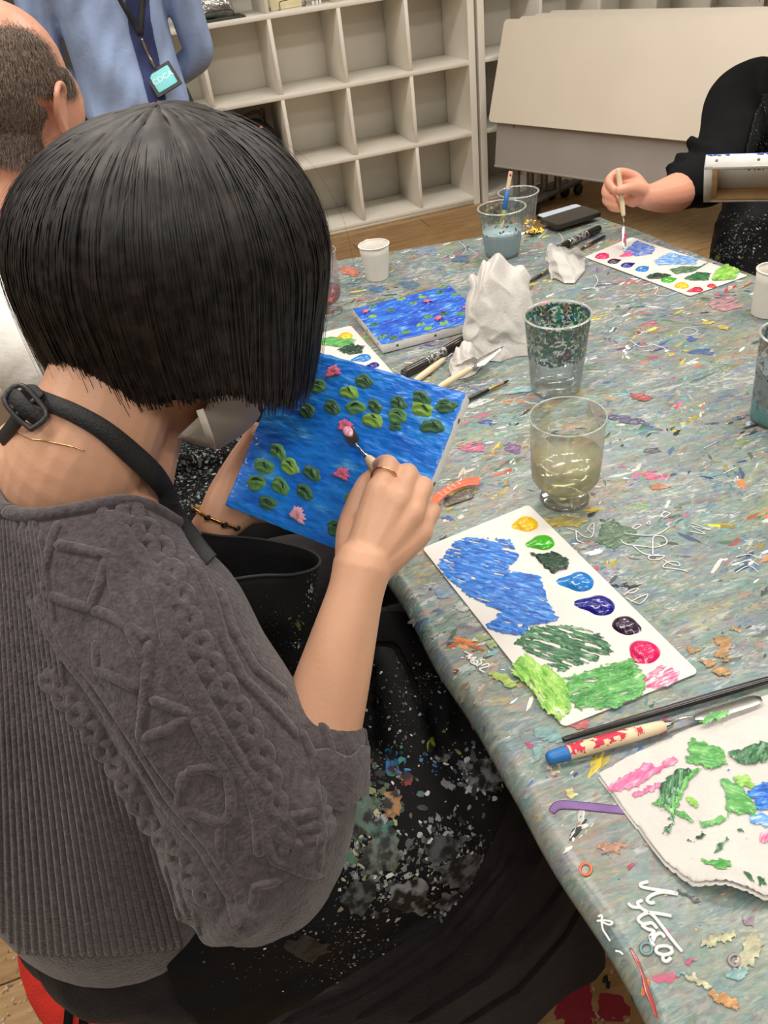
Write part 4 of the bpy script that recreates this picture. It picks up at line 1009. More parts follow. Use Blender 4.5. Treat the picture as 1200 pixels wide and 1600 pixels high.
for i, (pts, m, ang, thr, th) in enumerate([
    ([(140, 420), (280, 330), (400, 270), (450, 300), (520, 245), (565, 250), (545, 292), (430, 350), (380, 385), (280, 440), (210, 450)], paint_mat('wipe_pink', [(0.3, (224, 70, 130)), (0.55, (240, 120, 164)), (0.75, (246, 200, 214))], 60), 0.35, -0.12, 0.0008),
    ([(275, 480), (400, 420), (475, 408), (470, 440), (330, 495)], paint_mat('wipe_pink', []), 0.35, -0.1, 0.0008),
    ([(665, 260), (700, 120), (790, 150), (890, 190), (915, 270), (850, 290), (820, 320), (760, 285)], M_MDGR, 2.6, -0.4, 0.003),
    ([(955, 205), (1100, 150), (1210, 140), (1230, 230), (1100, 285), (1000, 262)], M_DKGR, 0.5, -0.5, 0.003),
    ([(500, 400), (590, 330), (660, 318), (680, 350), (600, 480), (560, 560), (470, 540)], M_DKGR, 0.9, -0.5, 0.003), ([(430, 530), (520, 480), (650, 360), (745, 318), (650, 440), (600, 540), (560, 610), (500, 560)], M_MDGR, 0.9, -0.35, 0.0025),
    ([(570, 580), (650, 600), (720, 655), (800, 655), (900, 620), (905, 560), (960, 580), (900, 660), (780, 690), (680, 655), (600, 620)], M_MDGR, 0.2, -0.4, 0.002),
    ([(878, 392), (920, 385), (1010, 430), (1105, 545), (1110, 630), (1020, 600), (930, 590), (930, 500)], M_MDGR, 2.3, -0.45, 0.0022), ([(965, 350), (1080, 355), (1100, 420), (1010, 430)], M_LTGR, 2.6, -0.3, 0.002), ([(650, 480), (720, 520), (735, 560), (670, 560)], M_LTGR, 2.6, -0.3, 0.002),
    ([(560, 595), (580, 640), (560, 700), (520, 760), (505, 740)], M_DKGR, 1.2, -0.3, 0.0012), ([(670, 785), (740, 740), (785, 735), (775, 760), (700, 795)], MATS['smear_pine'], 0.5, -0.35, 0.0012),
    ([(820, 905), (860, 830), (915, 765), (940, 780), (880, 850)], M_DKGR, 0.9, -0.35, 0.0012), ([(680, 915), (800, 925), (930, 920), (940, 970), (900, 1005), (830, 985), (760, 945)], M_MDGR, 2.9, -0.3, 0.0014),
    ([(1105, 1105), (1160, 1025), (1182, 1112)], M_DKGR, 0.9, -0.5, 0.0012), ([(1030, 1020), (1070, 1010), (1092, 1095), (1060, 1065)], M_DKGR, 2.0, -0.5, 0.0012), ([(980, 690), (1040, 745), (1020, 752), (990, 720)], M_DKGR, 2.3, -0.3, 0.0012),
    ([(1050, 480), (1160, 408), (1260, 400), (1260, 570), (1110, 570), (1110, 520)], M_BLUE, 2.9, -0.15, 0.0015), ([(1065, 655), (1110, 600), (1240, 640), (1240, 710), (1120, 690)], M_SKY, 2.9, -0.2, 0.0012), ([(1140, 740), (1240, 720), (1240, 810), (1160, 800)], M_PINK, 0.4, -0.2, 0.001), ([(1025, 765), (1085, 775), (1080, 785), (1040, 778)], M_BLUE, 2.9, -0.4, 0.0008), ([(925, 300), (950, 290), (955, 320), (930, 330)], M_BLUE, 0, -0.5, 0.001)]):
    smear('paint_wipe', NP, grow(A5(pts), 1.16), TZ+0.004, m, ang, cell=0.0011, thr=thr-0.22, thick=th, seed=40+i, edge=0.0012, inb=0.62, zf=lambda x, y: nap_z(x, y)+0.0007)

# ------------------------------------------------------------------ brushes, knives, markers
BEECH = mat('beech_handle', rgb(222, 200, 166), 0.5, 0.06, 30, 0.1, 200, stretch=(1, 1, 1)); STEEL = mat('knife_steel', rgb(190, 190, 186), 0.22, 0.05, 40, metal=1.0); BRASS = mat('brass_ferrule', rgb(190, 160, 96), 0.3, metal=0.9)
BLKW = mat('black_lacquer', rgb(30, 26, 26), 0.3, 0.2, 60, coat=0.4)
def along(a, b_, t): return a+(b_-a)*t
def blade_mesh(p0, p1, n_, w0, w1, tipround, th=0.0007):
    d = (p1-p0).normalized(); s_ = d.cross(n_).normalized(); L_ = (p1-p0).length; out = []
    prof = [(0, w0*0.3), (0.08, w0*0.7), (0.2, w0), (0.5, (w0+w1)/2*1.02), (0.8, w1), (0.92, w1*(0.86 if tipround else 0.55)), (0.98, w1*(0.55 if tipround else 0.18)), (1.0, w1*0.05)]
    rings = [[p0+d*L_*t_-s_*w_, p0+d*L_*t_+n_*th, p0+d*L_*t_+s_*w_, p0+d*L_*t_-n_*th] for t_, w_ in prof]
    return loft(rings)
def palette_knife(label, a, b_, c, d, rh, n_, bw0, bw1, handle_m=BEECH, rnd=True, extra=None):
    r = thing('palette_knife', label, 'palette knife', tuple(a), world=True, group='palette knives')
    h = put('handle', tube([a, along(a, b_, 0.15), along(a, b_, 0.6), along(a, b_, 0.92), b_], [rh*0.9, rh*1.05, rh*1.1, rh*0.95, rh*0.8], 14, 4), handle_m, r)
    put('ferrule', tube([along(b_, c, -0.12), along(b_, c, 0.25)], [rh*0.82, rh*0.55], 12, 2), STEEL, r)
    mid = along(b_, c, 0.65)+n_*rh*0.5
    put('shank', tube([along(b_, c, 0.1), mid, c], [rh*0.3, rh*0.26, rh*0.3], 8, 4), STEEL, r)
    bl = put('blade', blade_mesh(c, d, n_, bw0, bw1, rnd), STEEL, r, 30)
    return r, h, bl
UPZ = V(0, 0, 1)
pk, ph_, pb_ = palette_knife('palette knife with a red and blue stained wooden handle beside the napkin', T(863, 1183, TZ+0.0075), T(1034, 1135, TZ+0.0075), T(1084, 1122, TZ+0.0065), T(1189, 1090, TZ+0.0075), 0.0066, (UPZ+V(0.1, 0.3, 0)).normalized(), 0.0085, 0.0080)
def stain_band(parent, a, b_, r_, t0, t1, ang0, ang1, m, seed, nm='paint_stain'):
    d = (b_-a).normalized(); e = d.cross(UPZ).normalized(); f_ = e.cross(d); mb = MB(); idx = {}
    for i in range(29):
        for j in range(17):
            t_ = t0+(t1-t0)*i/28; an = ang0+(ang1-ang0)*j/16
            ed_ = min(i, 28-i)/8; ed2 = min(j, 16-j)/5
            if noise.noise(V(i*0.3, j*0.3, seed))*0.9+min(ed_, ed2)*0.7 < 0.32: continue
            idx[(i, j)] = len(mb.v); mb.v.append(a+d*((b_-a).length*t_)+(e*math.cos(an)+f_*math.sin(an))*(r_*1.13))
    for (i, j), q0 in idx.items():
        q = (idx.get((i+1, j)), idx.get((i+1, j+1)), idx.get((i, j+1)))
        if None not in q: mb.f.append((q0,)+q)
    if mb.f: put(nm, mb, m, parent)
ka, kb = T(863, 1183, TZ+0.0075), T(1034, 1135, TZ+0.0075)
CRIM = mat('crimson_stain', rgb(206, 34, 70), 0.4)
stain_band(ph_, ka, kb, 0.0066, 0.30, 0.72, 0.5, 2.9, CRIM, 2); stain_band(ph_, ka, kb, 0.0066, 0.12, 0.30, 0.2, 2.9, CRIM, 5); stain_band(ph_, ka, kb, 0.0066, 0.74, 0.82, 0.6, 2.0, CRIM, 9)
put('blue_tip', tube([along(ka, kb, -0.005), along(ka, kb, 0.13)], [0.0064, 0.0073], 14, 2), mat('blue_stain', rgb(40, 110, 180), 0.45), ph_)
g0 = MB()
smear('green_smear', pk, [(1085, 1128), (1120, 1108), (1150, 1108), (1130, 1124), (1095, 1134)], TZ+0.009, M_MDGR, 0.4, thr=-0.1, thick=0.0006, seed=77)
def brush(label, a, b_, c, d, r0, r1, hm, fm=BRASS, tuft=(0.03, 0.03, 0.03, 1)):
    r = thing('paint_brush', label, 'paint brush', tuple(a), world=True, group='paint brushes')
    put('handle', tube([a, along(a, b_, 0.4), along(a, b_, 0.85), b_], [r0*0.75, r0, r0*1.1, r1], 10, 4), hm, r)
    put('ferrule', tube([b_, c], [r1, r1*0.9], 10, 2), fm, r)
    put('bristles', tube([c, along(c, d, 0.5), d], [r1*0.85, r1*0.7, r1*0.15], 10, 3), mat('bristle_dark', rgb(50, 44, 36), 0.7), r)
    return r
brush('long thin black brush lying between the large palette and the napkin', T(882, 1155, TZ+0.0045), T(1215, 1058, TZ+0.0045), T(1262, 1044, TZ+0.0045), T(1300, 1033, TZ+0.0042), 0.0036, 0.003, BLKW)
zz = TZ+0.006
palette_knife('plain wooden handled palette knife beside the near black marker', T(650, 594, zz), T(693, 562, zz), T(712, 552, zz+0.001), T(752, 520, zz+0.0045), 0.0052, UPZ, 0.006, 0.004, rnd=False)
palette_knife('palette knife with its steel blade pointing at the tall tissue', T(688, 604, zz+0.004), T(735, 576, zz+0.014), T(744, 571, zz+0.016), T(787, 541, zz+0.021), 0.0052, (UPZ+V(0.5, -0.4, 0)).normalized(), 0.0075, 0.003, rnd=False)
brush('small brush with a brass ferrule beside the corner of the held painting', T(718, 630, TZ+0.0042), T(763, 609, TZ+0.004), T(786, 599, TZ+0.004), T(795, 594, TZ+0.0035), 0.0034, 0.003, BLKW)
brush('thin brush lying beside the small far tissue', T(945, 369, TZ+0.004), T(922, 381, TZ+0.004), T(913, 386, TZ+0.004), T(905, 391, TZ+0.0035), 0.0034, 0.0032, BLKW, STEEL)
brush('short brush end poking out between the two white tissues', T(828, 439, TZ+0.004), T(846, 429, TZ+0.004), T(856, 422, TZ+0.004), T(864, 417, TZ+0.0035), 0.0034, 0.003, BLKW)
LABELM = mat('marker_label', rgb(70, 72, 72), 0.3, 0.8, 160, col2=rgb(176, 178, 174), stretch=(1, 1, 1), sharp=(0.48, 0.52), metal=0.3)
def marker(label, a, b_, c, d, r_):
    r = thing('paint_marker', label, 'marker', tuple(a), world=True, group='black paint markers')
    cp_ = put('cap', tube([a, along(a, b_, 0.1), b_], [r_*0.85, r_, r_*1.05], 18, 3), BLKW, r)
    put('cap_ring', tube([along(b_, c, -0.06), along(b_, c, 0.0)], [r_*1.09, r_*1.09], 18, 2, rounded=False), STEEL, cp_)
    put('label_wrap', tube([b_, c], [r_*0.98, r_*0.98], 18, 2), LABELM, r)
    put('ring', tube([along(b_, c, 0.94), along(b_, c, 1.0)], [r_*1.01, r_*1.01], 18, 2, rounded=False), STEEL, r)
    put('barrel', tube([c, d], [r_*0.97, r_*0.9], 18, 2), BLKW, r)
rm = 0.0083
marker('black marker with a silver label between the held painting and the tissue', T(630, 584, TZ+rm), T(667, 565, TZ+rm), T(694, 548, TZ+rm), T(722, 531, TZ+rm), rm)
marker('black marker pointing at the small far tissue by the phone', T(936, 357, TZ+rm), T(915, 367, TZ+rm), T(888, 380, TZ+rm), T(872, 388, TZ+rm), rm)

# ------------------------------------------------------------------ phones, wrappers, brush in the blue cup
def phone(label, cs, z, th, faces):
    C = [T(x, y, z+th) for x, y in cs]; c = sum(C, V(0, 0, 0))/4
    r = thing('phone', label, 'phone', (c.x, c.y, z), world=True, group='phones')
    ex = (C[1]-C[0]).normalized(); ey = V(-ex.y, ex.x, 0); L_ = (C[1]-C[0]).length; W_ = 0.072
    sgn = 1 if (C[3]-C[0]).dot(ey) > 0 else -1
    o0 = C[0]
    def plate(m0, t_, zb):
        pl = rounded_plate(L_-2*m0, W_-2*m0, t_, 0.009)
        pl.v = [o0+ex*(p.x+m0)+ey*sgn*(p.y+m0)+V(0, 0, zb-o0.z+p.z) for p in pl.v]; return pl
    put('case', plate(0, th, z), faces[0], r, 40)
    put('face', plate(0.003, 0.0006, z+th), faces[1], r, 40)
    return r
scr, snt, sb = base_mat('lit_screen'); sb.inputs['Base Color'].default_value = rgb(190, 200, 215); sb.inputs['Roughness'].default_value = 0.1
CASEB = mat('phone_case', rgb(40, 38, 36), 0.35, 0.1, 20); 
phone('phone with a pale screen under the dark phone', [(836, 336), (900, 318), (915, 324), (850, 344)], TZ+0.001, 0.008, (CASEB, scr))
phone('dark phone in a black case on top of the pale phone', [(842, 342), (911, 321), (932, 330), (848, 352)], TZ+0.0105, 0.0095, (CASEB, mat('phone_back', rgb(58, 54, 50), 0.25, 0.08, 10)))
GOLD = mat('gold_foil', rgb(206, 168, 74), 0.2, 0.2, 60, 0.9, 90, metal=1.0)
def foil(label, cx, cy, w_, h_, z, seed, rot):
    mb = MB(); n_ = 22
    for j in range(n_+1):
        for i in range(n_+1):
            x = (i/n_-0.5)*w_; y = (j/n_-0.5)*h_
            mb.v.append(V(x, y, 0.006+0.007*noise.noise(V(x*60, y*60, seed))+0.004*noise.noise(V(x*140, y*140, seed+3))+0.006*(abs(x)/w_)))
    for j in range(n_):
        for i in range(n_): mb.f.append((j*(n_+1)+i, j*(n_+1)+i+1, (j+1)*(n_+1)+i+1, (j+1)*(n_+1)+i))
    mn = min(v.z for v in mb.v); mb.v = [V(v.x, v.y, v.z-mn) for v in mb.v]
    o = put('gold_wrapper', mb, GOLD); o.location = T(cx, cy, z); o.rotation_euler = (0, 0, rot)
    md = o.modifiers.new('thickness', 'SOLIDIFY'); md.thickness = 0.0005
    return tag(o, label, 'wrapper', 'gold foil wrappers')
foil('flattened gold foil wrapper in front of the phones', 835, 364, 0.036, 0.03, TZ+0.0006, 4, 0.3)
foil('crumpled gold foil wrapper behind the empty tumbler', 828, 350, 0.03, 0.026, TZ+0.0006, 9, 0.9)
r, Bc, hc, r0c, r1c = BC
tp = P(798, 268, px_of(Bc+V(0, 0, hc))[2]); b0 = Bc+V(-0.006, 0.012, 0.008)
br = thing('paint_brush', 'wooden brush handle with blue paint standing in the cloudy cup', 'paint brush', tuple(b0), world=True, group='paint brushes')
hd = put('handle', tube([b0, along(b0, tp, 0.5), along(b0, tp, 0.95), tp], [0.003, 0.0048, 0.0046, 0.0042], 12, 4), BEECH, br)
put('blue_paint', tube([along(b0, tp, 0.52), along(b0, tp, 0.78)], [0.0051, 0.0051], 12, 2, rounded=False), mat('blue_stain', (0, 0, 0, 1)), hd)
put('green_paint', tube([along(b0, tp, 0.4), along(b0, tp, 0.52)], [0.005, 0.0051], 12, 2, rounded=False), mat('olive_stain', rgb(140, 150, 60), 0.5), hd)
put('red_spot', ellipsoid(along(b0, tp, 0.96)-V(0.001, 0.0035, 0), (0.0025, 0.0022, 0.004), None, 8, 6), CRIM, hd)
# orange wrapper
ORG = mat('orange_wrapper', rgb(238, 104, 68), 0.35, 0.05, 30, 0.3, 90)
ow = thing('orange_wrapper', 'torn orange printed wrapper on the table beside the painting hand', 'wrapper', tuple(T(712, 765, TZ)), world=True)
ops = [(664, 802, 0.004), (676, 786, 0.008), (690, 772, 0.011), (708, 761, 0.010), (728, 754, 0.007), (749, 751, 0.009)]
op = [T(x, y, TZ+dz) for x, y, dz in ops]
strip = put('printed_strip', ribbon(op, [(0, -0.3, 1), (0, -0.3, 1), (0, -0.35, 1), (0, -0.3, 1), (0, -0.2, 1), (0, -0.2, 1)], [0.012, 0.014, 0.013, 0.012, 0.013, 0.017], 0.0005), ORG, ow)
cw = MB(); n_ = 12
ca_, cb_, cc_, cd_ = T(694, 778, TZ+0.004), T(742, 762, TZ+0.006), T(738, 777, TZ+0.002), T(697, 791, TZ+0.0025)
for j in range(n_+1):
    for i in range(n_+1):
        s_, t_ = i/n_, j/n_; p = ca_*(1-s_)*(1-t_)+cb_*s_*(1-t_)+cc_*s_*t_+cd_*(1-s_)*t_
        cw.v.append(p+V(0, 0, 0.0015*noise.noise(p*90)))
for j in range(n_):
    for i in range(n_): cw.f.append((j*(n_+1)+i, j*(n_+1)+i+1, (j+1)*(n_+1)+i+1, (j+1)*(n_+1)+i))
put('inner_foil', cw, mat('wrapper_inside', rgb(104, 98, 90), 0.3, 0.2, 60, 0.5, 100, metal=0.5), ow)
dots = Flecks(); random.seed(2)
for k_ in range(16):
    t_ = k_/15; x = 685+36*t_; y = 773-22*t_+(k_ % 3)*3.2-3
    dots.add(T(x, y, TZ+0.0128-0.002*t_), V(0, -0.3, 1), 0.0008, 1.5, 0.3, rgb(250, 230, 220), 0.0002)
dots.build('printed_dots', attr_mat('wrapper_print', 0.4), ow)

# ------------------------------------------------------------------ larger dried strokes on the cover
STROKES = [(905, 1335, 12, 34, (206, 104, 66), -0.45), (955, 1322, 22, 11, (180, 120, 90), 0.1), (1010, 1318, 42, 6, (196, 150, 84), 0.0), (1052, 1352, 16, 10, (60, 58, 58), 0.6), (1075, 1400, 18, 6, (56, 58, 58), 0.5), (893, 1240, 13, 9, (214, 200, 120), 0.3), (866, 1205, 12, 10, (206, 170, 130), 0.2), (840, 1180, 10, 16, (120, 170, 164), 0.3), (938, 1395, 6, 16, (222, 130, 150), -0.4), (1095, 1535, 26, 9, (196, 190, 150), 0.5), (1045, 1545, 10, 22, (226, 228, 226), -0.4), (1130, 1465, 30, 9, (204, 198, 150), -0.5), (1150, 1520, 18, 12, (120, 170, 176), 0.2), (1172, 1440, 12, 9, (150, 120, 150), 0.3), (1090, 1410, 10, 5, (200, 120, 120), 0.4), (860, 1150, 26, 14, (110, 160, 160), 0.4), (760, 1000, 20, 10, (150, 170, 110), 0.5), (720, 950, 16, 8, (190, 190, 190), 0.3), (690, 930, 14, 8, (110, 140, 170), 0.3), (745, 1085, 10, 14, (90, 150, 156), 0.2), (1130, 1010, 16, 22, (176, 122, 56)), (1120, 1045, 30, 9, (176, 122, 56), 0.5), (1085, 1015, 14, 6, (170, 116, 56)), (1150, 985, 12, 6, (180, 130, 70)),
        (960, 835, 34, 22, (60, 96, 62)), (880, 815, 40, 10, (170, 150, 60)), (985, 1352, 9, 9, (176, 36, 58)), (945, 1335, 11, 6, (70, 90, 90)), (1105, 1245, 60, 4, (110, 84, 130)),
        (735, 1022, 5, 12, (226, 84, 36), -0.5), (727, 1048, 5, 11, (84, 64, 110), -0.4), (704, 1039, 7, 4, (180, 176, 40), -0.4), (790, 1062, 22, 10, (160, 190, 70), 0.4),
        (905, 1250, 50, 7, (118, 88, 140), 0.08), (905, 1390, 14, 40, (206, 92, 60), -0.4), (1000, 620, 20, 6, (176, 60, 56), 0.2), (1080, 530, 9, 5, (40, 70, 170)),
        (1100, 550, 22, 5, (40, 80, 150)), (1082, 566, 14, 4, (226, 226, 220), -0.3), (1135, 475, 26, 10, (190, 130, 140)), (1105, 505, 12, 4, (210, 180, 60)), (1130, 512, 14, 4, (210, 180, 60)),
        (975, 655, 40, 6, (76, 66, 110), 0.2), (1020, 705, 14, 5, (60, 60, 70)), (640, 445, 18, 6, (60, 100, 140)), (545, 425, 14, 8, (220, 110, 80)), (720, 405, 16, 6, (64, 92, 130)), (590, 452, 12, 5, (44, 98, 160)),
        (668, 392, 18, 8, (120, 140, 170)), (850, 600, 8, 5, (90, 170, 70)), (920, 1040, 0.1, 0.1, (0, 0, 0)), (1075, 1500, 10, 7, (200, 60, 120)), (1010, 1345, 3, 3, (60, 100, 170)),
        (1045, 1460, 7, 6, (222, 70, 130)), (1130, 1560, 34, 10, (200, 130, 60), 0.4), (1170, 1490, 16, 40, (196, 190, 150), 0.5), (1110, 1470, 26, 10, (190, 184, 140), -0.6), (1060, 1520, 12, 5, (92, 150, 160)), (1040, 1400, 8, 5, (214, 206, 120)),
        (880, 1180, 14, 20, (214, 206, 160), 0.3), (835, 1215, 10, 8, (206, 150, 140)), (830, 1165, 10, 7, (190, 50, 110)), (900, 1130, 30, 12, (190, 70, 80), 0.2), (1030, 760, 20, 6, (196, 110, 60)), (800, 700, 20, 8, (110, 60, 120), 0.3), (760, 660, 14, 5, (40, 60, 150)), (740, 700, 22, 8, (196, 80, 120)), (720, 770, 26, 10, (190, 170, 60), 0.1), (700, 810, 12, 4, (52, 80, 160)), (750, 630, 26, 5, (220, 222, 220), -0.3), (810, 610, 34, 6, (150, 190, 200), -0.2)]
for i, a in enumerate(STROKES):
    if a[2] < 1: continue
    cx, cy, rx, ry, col = a[:5]; an = a[5] if len(a) > 5 else 0.0
    pts = []
    for x, y in rough_poly(0, 0, rx, ry, 12, 100+i, 0.3, 1.0): pts.append((cx+x*math.cos(an)-y*math.sin(an), cy+x*math.sin(an)+y*math.cos(an)))
    w3 = [T(x, y, TZ) for x, y in pts]
    if min(p.x-xl(p.y) for p in w3) < 0.0: continue
    c3 = tuple(int(0.72*q+0.28*g_) for q, g_ in zip(col, (130, 138, 134)))
    m = paint_mat('stroke_%d_%d_%d' % col, [(0.3, tuple(int(q*0.8) for q in c3)), (0.5, c3), (0.72, tuple(min(255, int(q*1.15+12)) for q in c3))], 60, (1, 3, 1), 0.4)
    o = smear('paint_stroke', CV, pts, TZ-0.0002, m, 0.1, cell=max(0.0009, rx*0.00002), thick=0.0012, thr=-0.02, seed=200+i, edge=0.003, fstr=4, inb=0.55)

put('purple_stroke', tube([T(862, 1268, TZ+0.0002), T(874, 1258, TZ+0.0002), T(905, 1259, TZ+0.0002), T(945, 1263, TZ+0.0002), T(985, 1267, TZ+0.0002)], [0.003, 0.0045, 0.0042, 0.0042, 0.004], 8, 4, flat=0.15, upv=(0, 0, 1)), mat('purple_paint', rgb(116, 84, 140), 0.4, 0.15, 60), CV)
for cx_, cy_ in ((915, 1358), (1010, 1482), (1148, 1500)):
    put('paint_ring', tube([T(cx_+9*math.cos(a), cy_+9*math.sin(a), TZ+0.0004) for a in [2*PI*k_/14 for k_ in range(15)]], 0.0011, 6, 2, flat=0.5, upv=(0, 0, 1)), mat('ring_%d' % cx_, rgb(*{915: (232, 110, 66), 1010: (110, 150, 156), 1148: (160, 140, 150)}[cx_]), 0.4), CV)
# ================================================================== people
SKIN = mat('skin_light', rgb(218, 168, 142), 0.48, 0.05, 14, 0.08, 220, sss=0.12)
SKIN_W = mat('skin_warm', rgb(214, 164, 134), 0.48, 0.05, 12, 0.08, 220, sss=0.12)
SKIN_M = mat('skin_ruddy', rgb(216, 154, 128), 0.4, 0.07, 14, 0.10, 200, sss=0.12)
BLACKC = mat('black_apron_cloth', rgb(17, 17, 19), 0.75, 0.15, 30, 0.25, 400, spec=0.18)
def head_mb(c, F_, U_, k=1.0, ear=True):
    F_ = F_.normalized(); U_ = (U_-F_*U_.dot(F_)).normalized(); X_ = F_.cross(U_)
    M = Matrix(((X_.x, F_.x, U_.x, c.x), (X_.y, F_.y, U_.y, c.y), (X_.z, F_.z, U_.z, c.z), (0, 0, 0, 1)))
    mb = MB()
    def e(cc, r_): mb.join(ellipsoid(cc, r_, None, 22, 14))
    e((0, -0.012, 0.028), (0.074, 0.093, 0.084)); e((0, 0.028, -0.03), (0.060, 0.062, 0.086)); e((0, 0.042, -0.076), (0.044, 0.042, 0.034)); e((0, 0.074, -0.096), (0.018, 0.016, 0.016))
    e((0.033, 0.058, -0.022), (0.024, 0.026, 0.026)); e((-0.033, 0.058, -0.022), (0.024, 0.026, 0.026)); e((0, 0.07, 0.022), (0.046, 0.02, 0.016))
    mb.join(tube([(0, 0.08, 0.008), (0, 0.098, -0.018), (0, 0.108, -0.036)], [0.007, 0.009, 0.012], 10, 3)); e((0.011, 0.094, -0.038), (0.008, 0.009, 0.007)); e((-0.011, 0.094, -0.038), (0.008, 0.009, 0.007))
    e((0.05, 0.03, -0.004), (0.024, 0.042, 0.05)); e((-0.05, 0.03, -0.004), (0.024, 0.042, 0.05)); e((0, 0.086, -0.064), (0.021, 0.009, 0.005)); e((0, 0.084, -0.073), (0.018, 0.009, 0.006))
    if ear:
        for s_ in (-1, 1):
            mb.join(ellipsoid((0.078*s_, -0.006, -0.012), (0.006, 0.017, 0.027), Matrix.Rotation(0.25*s_, 3, 'Z')))
            mb.join(tube([(0.074*s_, 0.006, -0.002), (0.082*s_, 0.002, 0.016), (0.088*s_, -0.014, 0.021), (0.091*s_, -0.026, 0.008), (0.087*s_, -0.022, -0.014), (0.080*s_, -0.006, -0.034), (0.075*s_, 0.004, -0.036)], [0.004, 0.0042, 0.0045, 0.0045, 0.0042, 0.006, 0.005], 8, 4))
    mb.v = [V(p.x*k, p.y*k, p.z*k) for p in mb.v]
    return mb.xf(M), M
def eyes(M, parent, k=1.0):
    wm = mat('eye_white', rgb(235, 230, 224), 0.2); im = mat('iris_brown', rgb(46, 28, 18), 0.15)
    for s_ in (-1, 1):
        e = put('eye', ellipsoid((0.031*s_*k, 0.070*k, 0.0), (0.010*k, 0.012*k, 0.0095*k), None, 14, 10).xf(M), wm, parent)
        put('iris', ellipsoid((0.031*s_*k, 0.078*k, 0.0), (0.0055*k, 0.0028*k, 0.0055*k), None, 12, 8).xf(M), im, e)
        put('eyebrow', tube([(0.016*s_*k, 0.086*k, 0.024*k), (0.032*s_*k, 0.083*k, 0.028*k), (0.05*s_*k, 0.070*k, 0.024*k)], [0.0025, 0.003, 0.0015], 6, 3).xf(M), mat('brow_hair', rgb(40, 32, 28), 0.7), parent)
def patch(bvh, poly, step, off, upsample=0, nmin=-1.0, maxedge=0.05, zmin=None):
    """cloth patch lying on a surface: sample the surface inside the outline and lift it"""
    xs = [p[0] for p in poly]; ys = [p[1] for p in poly]; mb = MB(); idx = {}
    ni = int((max(xs)-min(xs))/step)+1; nj = int((max(ys)-min(ys))/step)+1
    for j in range(nj+1):
        for i in range(ni+1):
            x = min(xs)+i*step; y = min(ys)+j*step
            if not inpoly(x, y, poly):
                d_, qx, qy = near_on(x, y, poly)
                if d_ > step*0.72: continue
                x, y = qx, qy
            h = hit(bvh, x, y)
            if h[0] is None: continue
            n_ = h[1]
            if n_.dot(ray(x, y)) > 0: n_ = -n_
            idx[(i, j)] = len(mb.v); mb.v.append(h[0]+n_*off)
    for (i, j), a in idx.items():
        q = (idx.get((i+1, j)), idx.get((i+1, j+1)), idx.get((i, j+1)))
        def ok(*t): return all((mb.v[t[a_]]-mb.v[t[a_-1]]).length < maxedge for a_ in range(len(t)))
        if None not in q:
            if ok(a, *q): mb.f.append((q[2], q[1], q[0], a))
        elif q[0] is not None and q[2] is not None and ok(a, q[0], q[2]): mb.f.append((q[2], q[0], a))
        elif q[0] is not None and q[1] is not None and ok(a, q[0], q[1]): mb.f.append((q[1], q[0], a))
        elif q[1] is not None and q[2] is not None and ok(a, q[1], q[2]): mb.f.append((q[2], q[1], a))
    # keep the largest connected piece
    par = list(range(len(mb.v)))
    def find(u):
        while par[u] != u: par[u] = par[par[u]]; u = par[u]
        return u
    for f in mb.f:
        for k_ in f[1:]: par[find(k_)] = find(f[0])
    cnt = {}
    for f in mb.f: cnt[find(f[0])] = cnt.get(find(f[0]), 0)+1
    big = max(cnt, key=cnt.get); keep = {}; out = MB()
    for f in mb.f:
        if find(f[0]) != big: continue
        g_ = []
        for k_ in f:
            if k_ not in keep: keep[k_] = len(out.v); out.v.append(mb.v[k_])
            g_.append(keep[k_])
        if len(set(g_)) == len(g_): out.f.append(tuple(g_))
    return out
def on_surface(bvh, pts, off):
    P_ = []; N_ = []
    for x, y in pts:
        h = hit(bvh, x, y)
        if h[0] is None: continue
        n_ = h[1]
        if n_.dot(ray(x, y)) > 0: n_ = -n_
        P_.append(h[0]+n_*off); N_.append(n_)
    return P_, N_
def dense(pts, step):
    out = []
    for (a, b_) in zip(pts[:-1], pts[1:]):
        n_ = max(1, int(math.hypot(b_[0]-a[0], b_[1]-a[1])/step))
        for k_ in range(n_): out.append((a[0]+(b_[0]-a[0])*k_/n_, a[1]+(b_[1]-a[1])*k_/n_))
    out.append(pts[-1]); return out
def dim(c, rd):
    k_ = rd.choice((1, 0.8, 0.55, 0.35, 0.2)); return (c[0]*k_+0.004, c[1]*k_+0.004, c[2]*k_+0.005, 1)
def splat_on(bvh, fk_, regions, seed):
    rd = random.Random(seed); random.seed(seed)
    for cx, cy, rx, ry, n_, cols, smin, smax in regions:
        for _ in range(int(n_*2.2)):
            x = rd.gauss(cx, rx*0.5); y = rd.gauss(cy, ry*0.5); h = hit(bvh, x, y)
            if h[0] is None: continue
            nn = h[1] if h[1].dot(ray(x, y)) < 0 else -h[1]
            fk_.add(h[0]+nn*0.0004, nn, 0.5*smin+0.42*(smax-smin)*rd.random()**3.0, rd.uniform(1, 1.9), rd.uniform(0, PI), dim(rgb(*rd.choice(cols)), rd), 0.0004, ref=up)
def limb(mb, pts, rad, n=16, flat=1.0, sub=6): mb.join(tube(pts, rad, n, sub, flat))

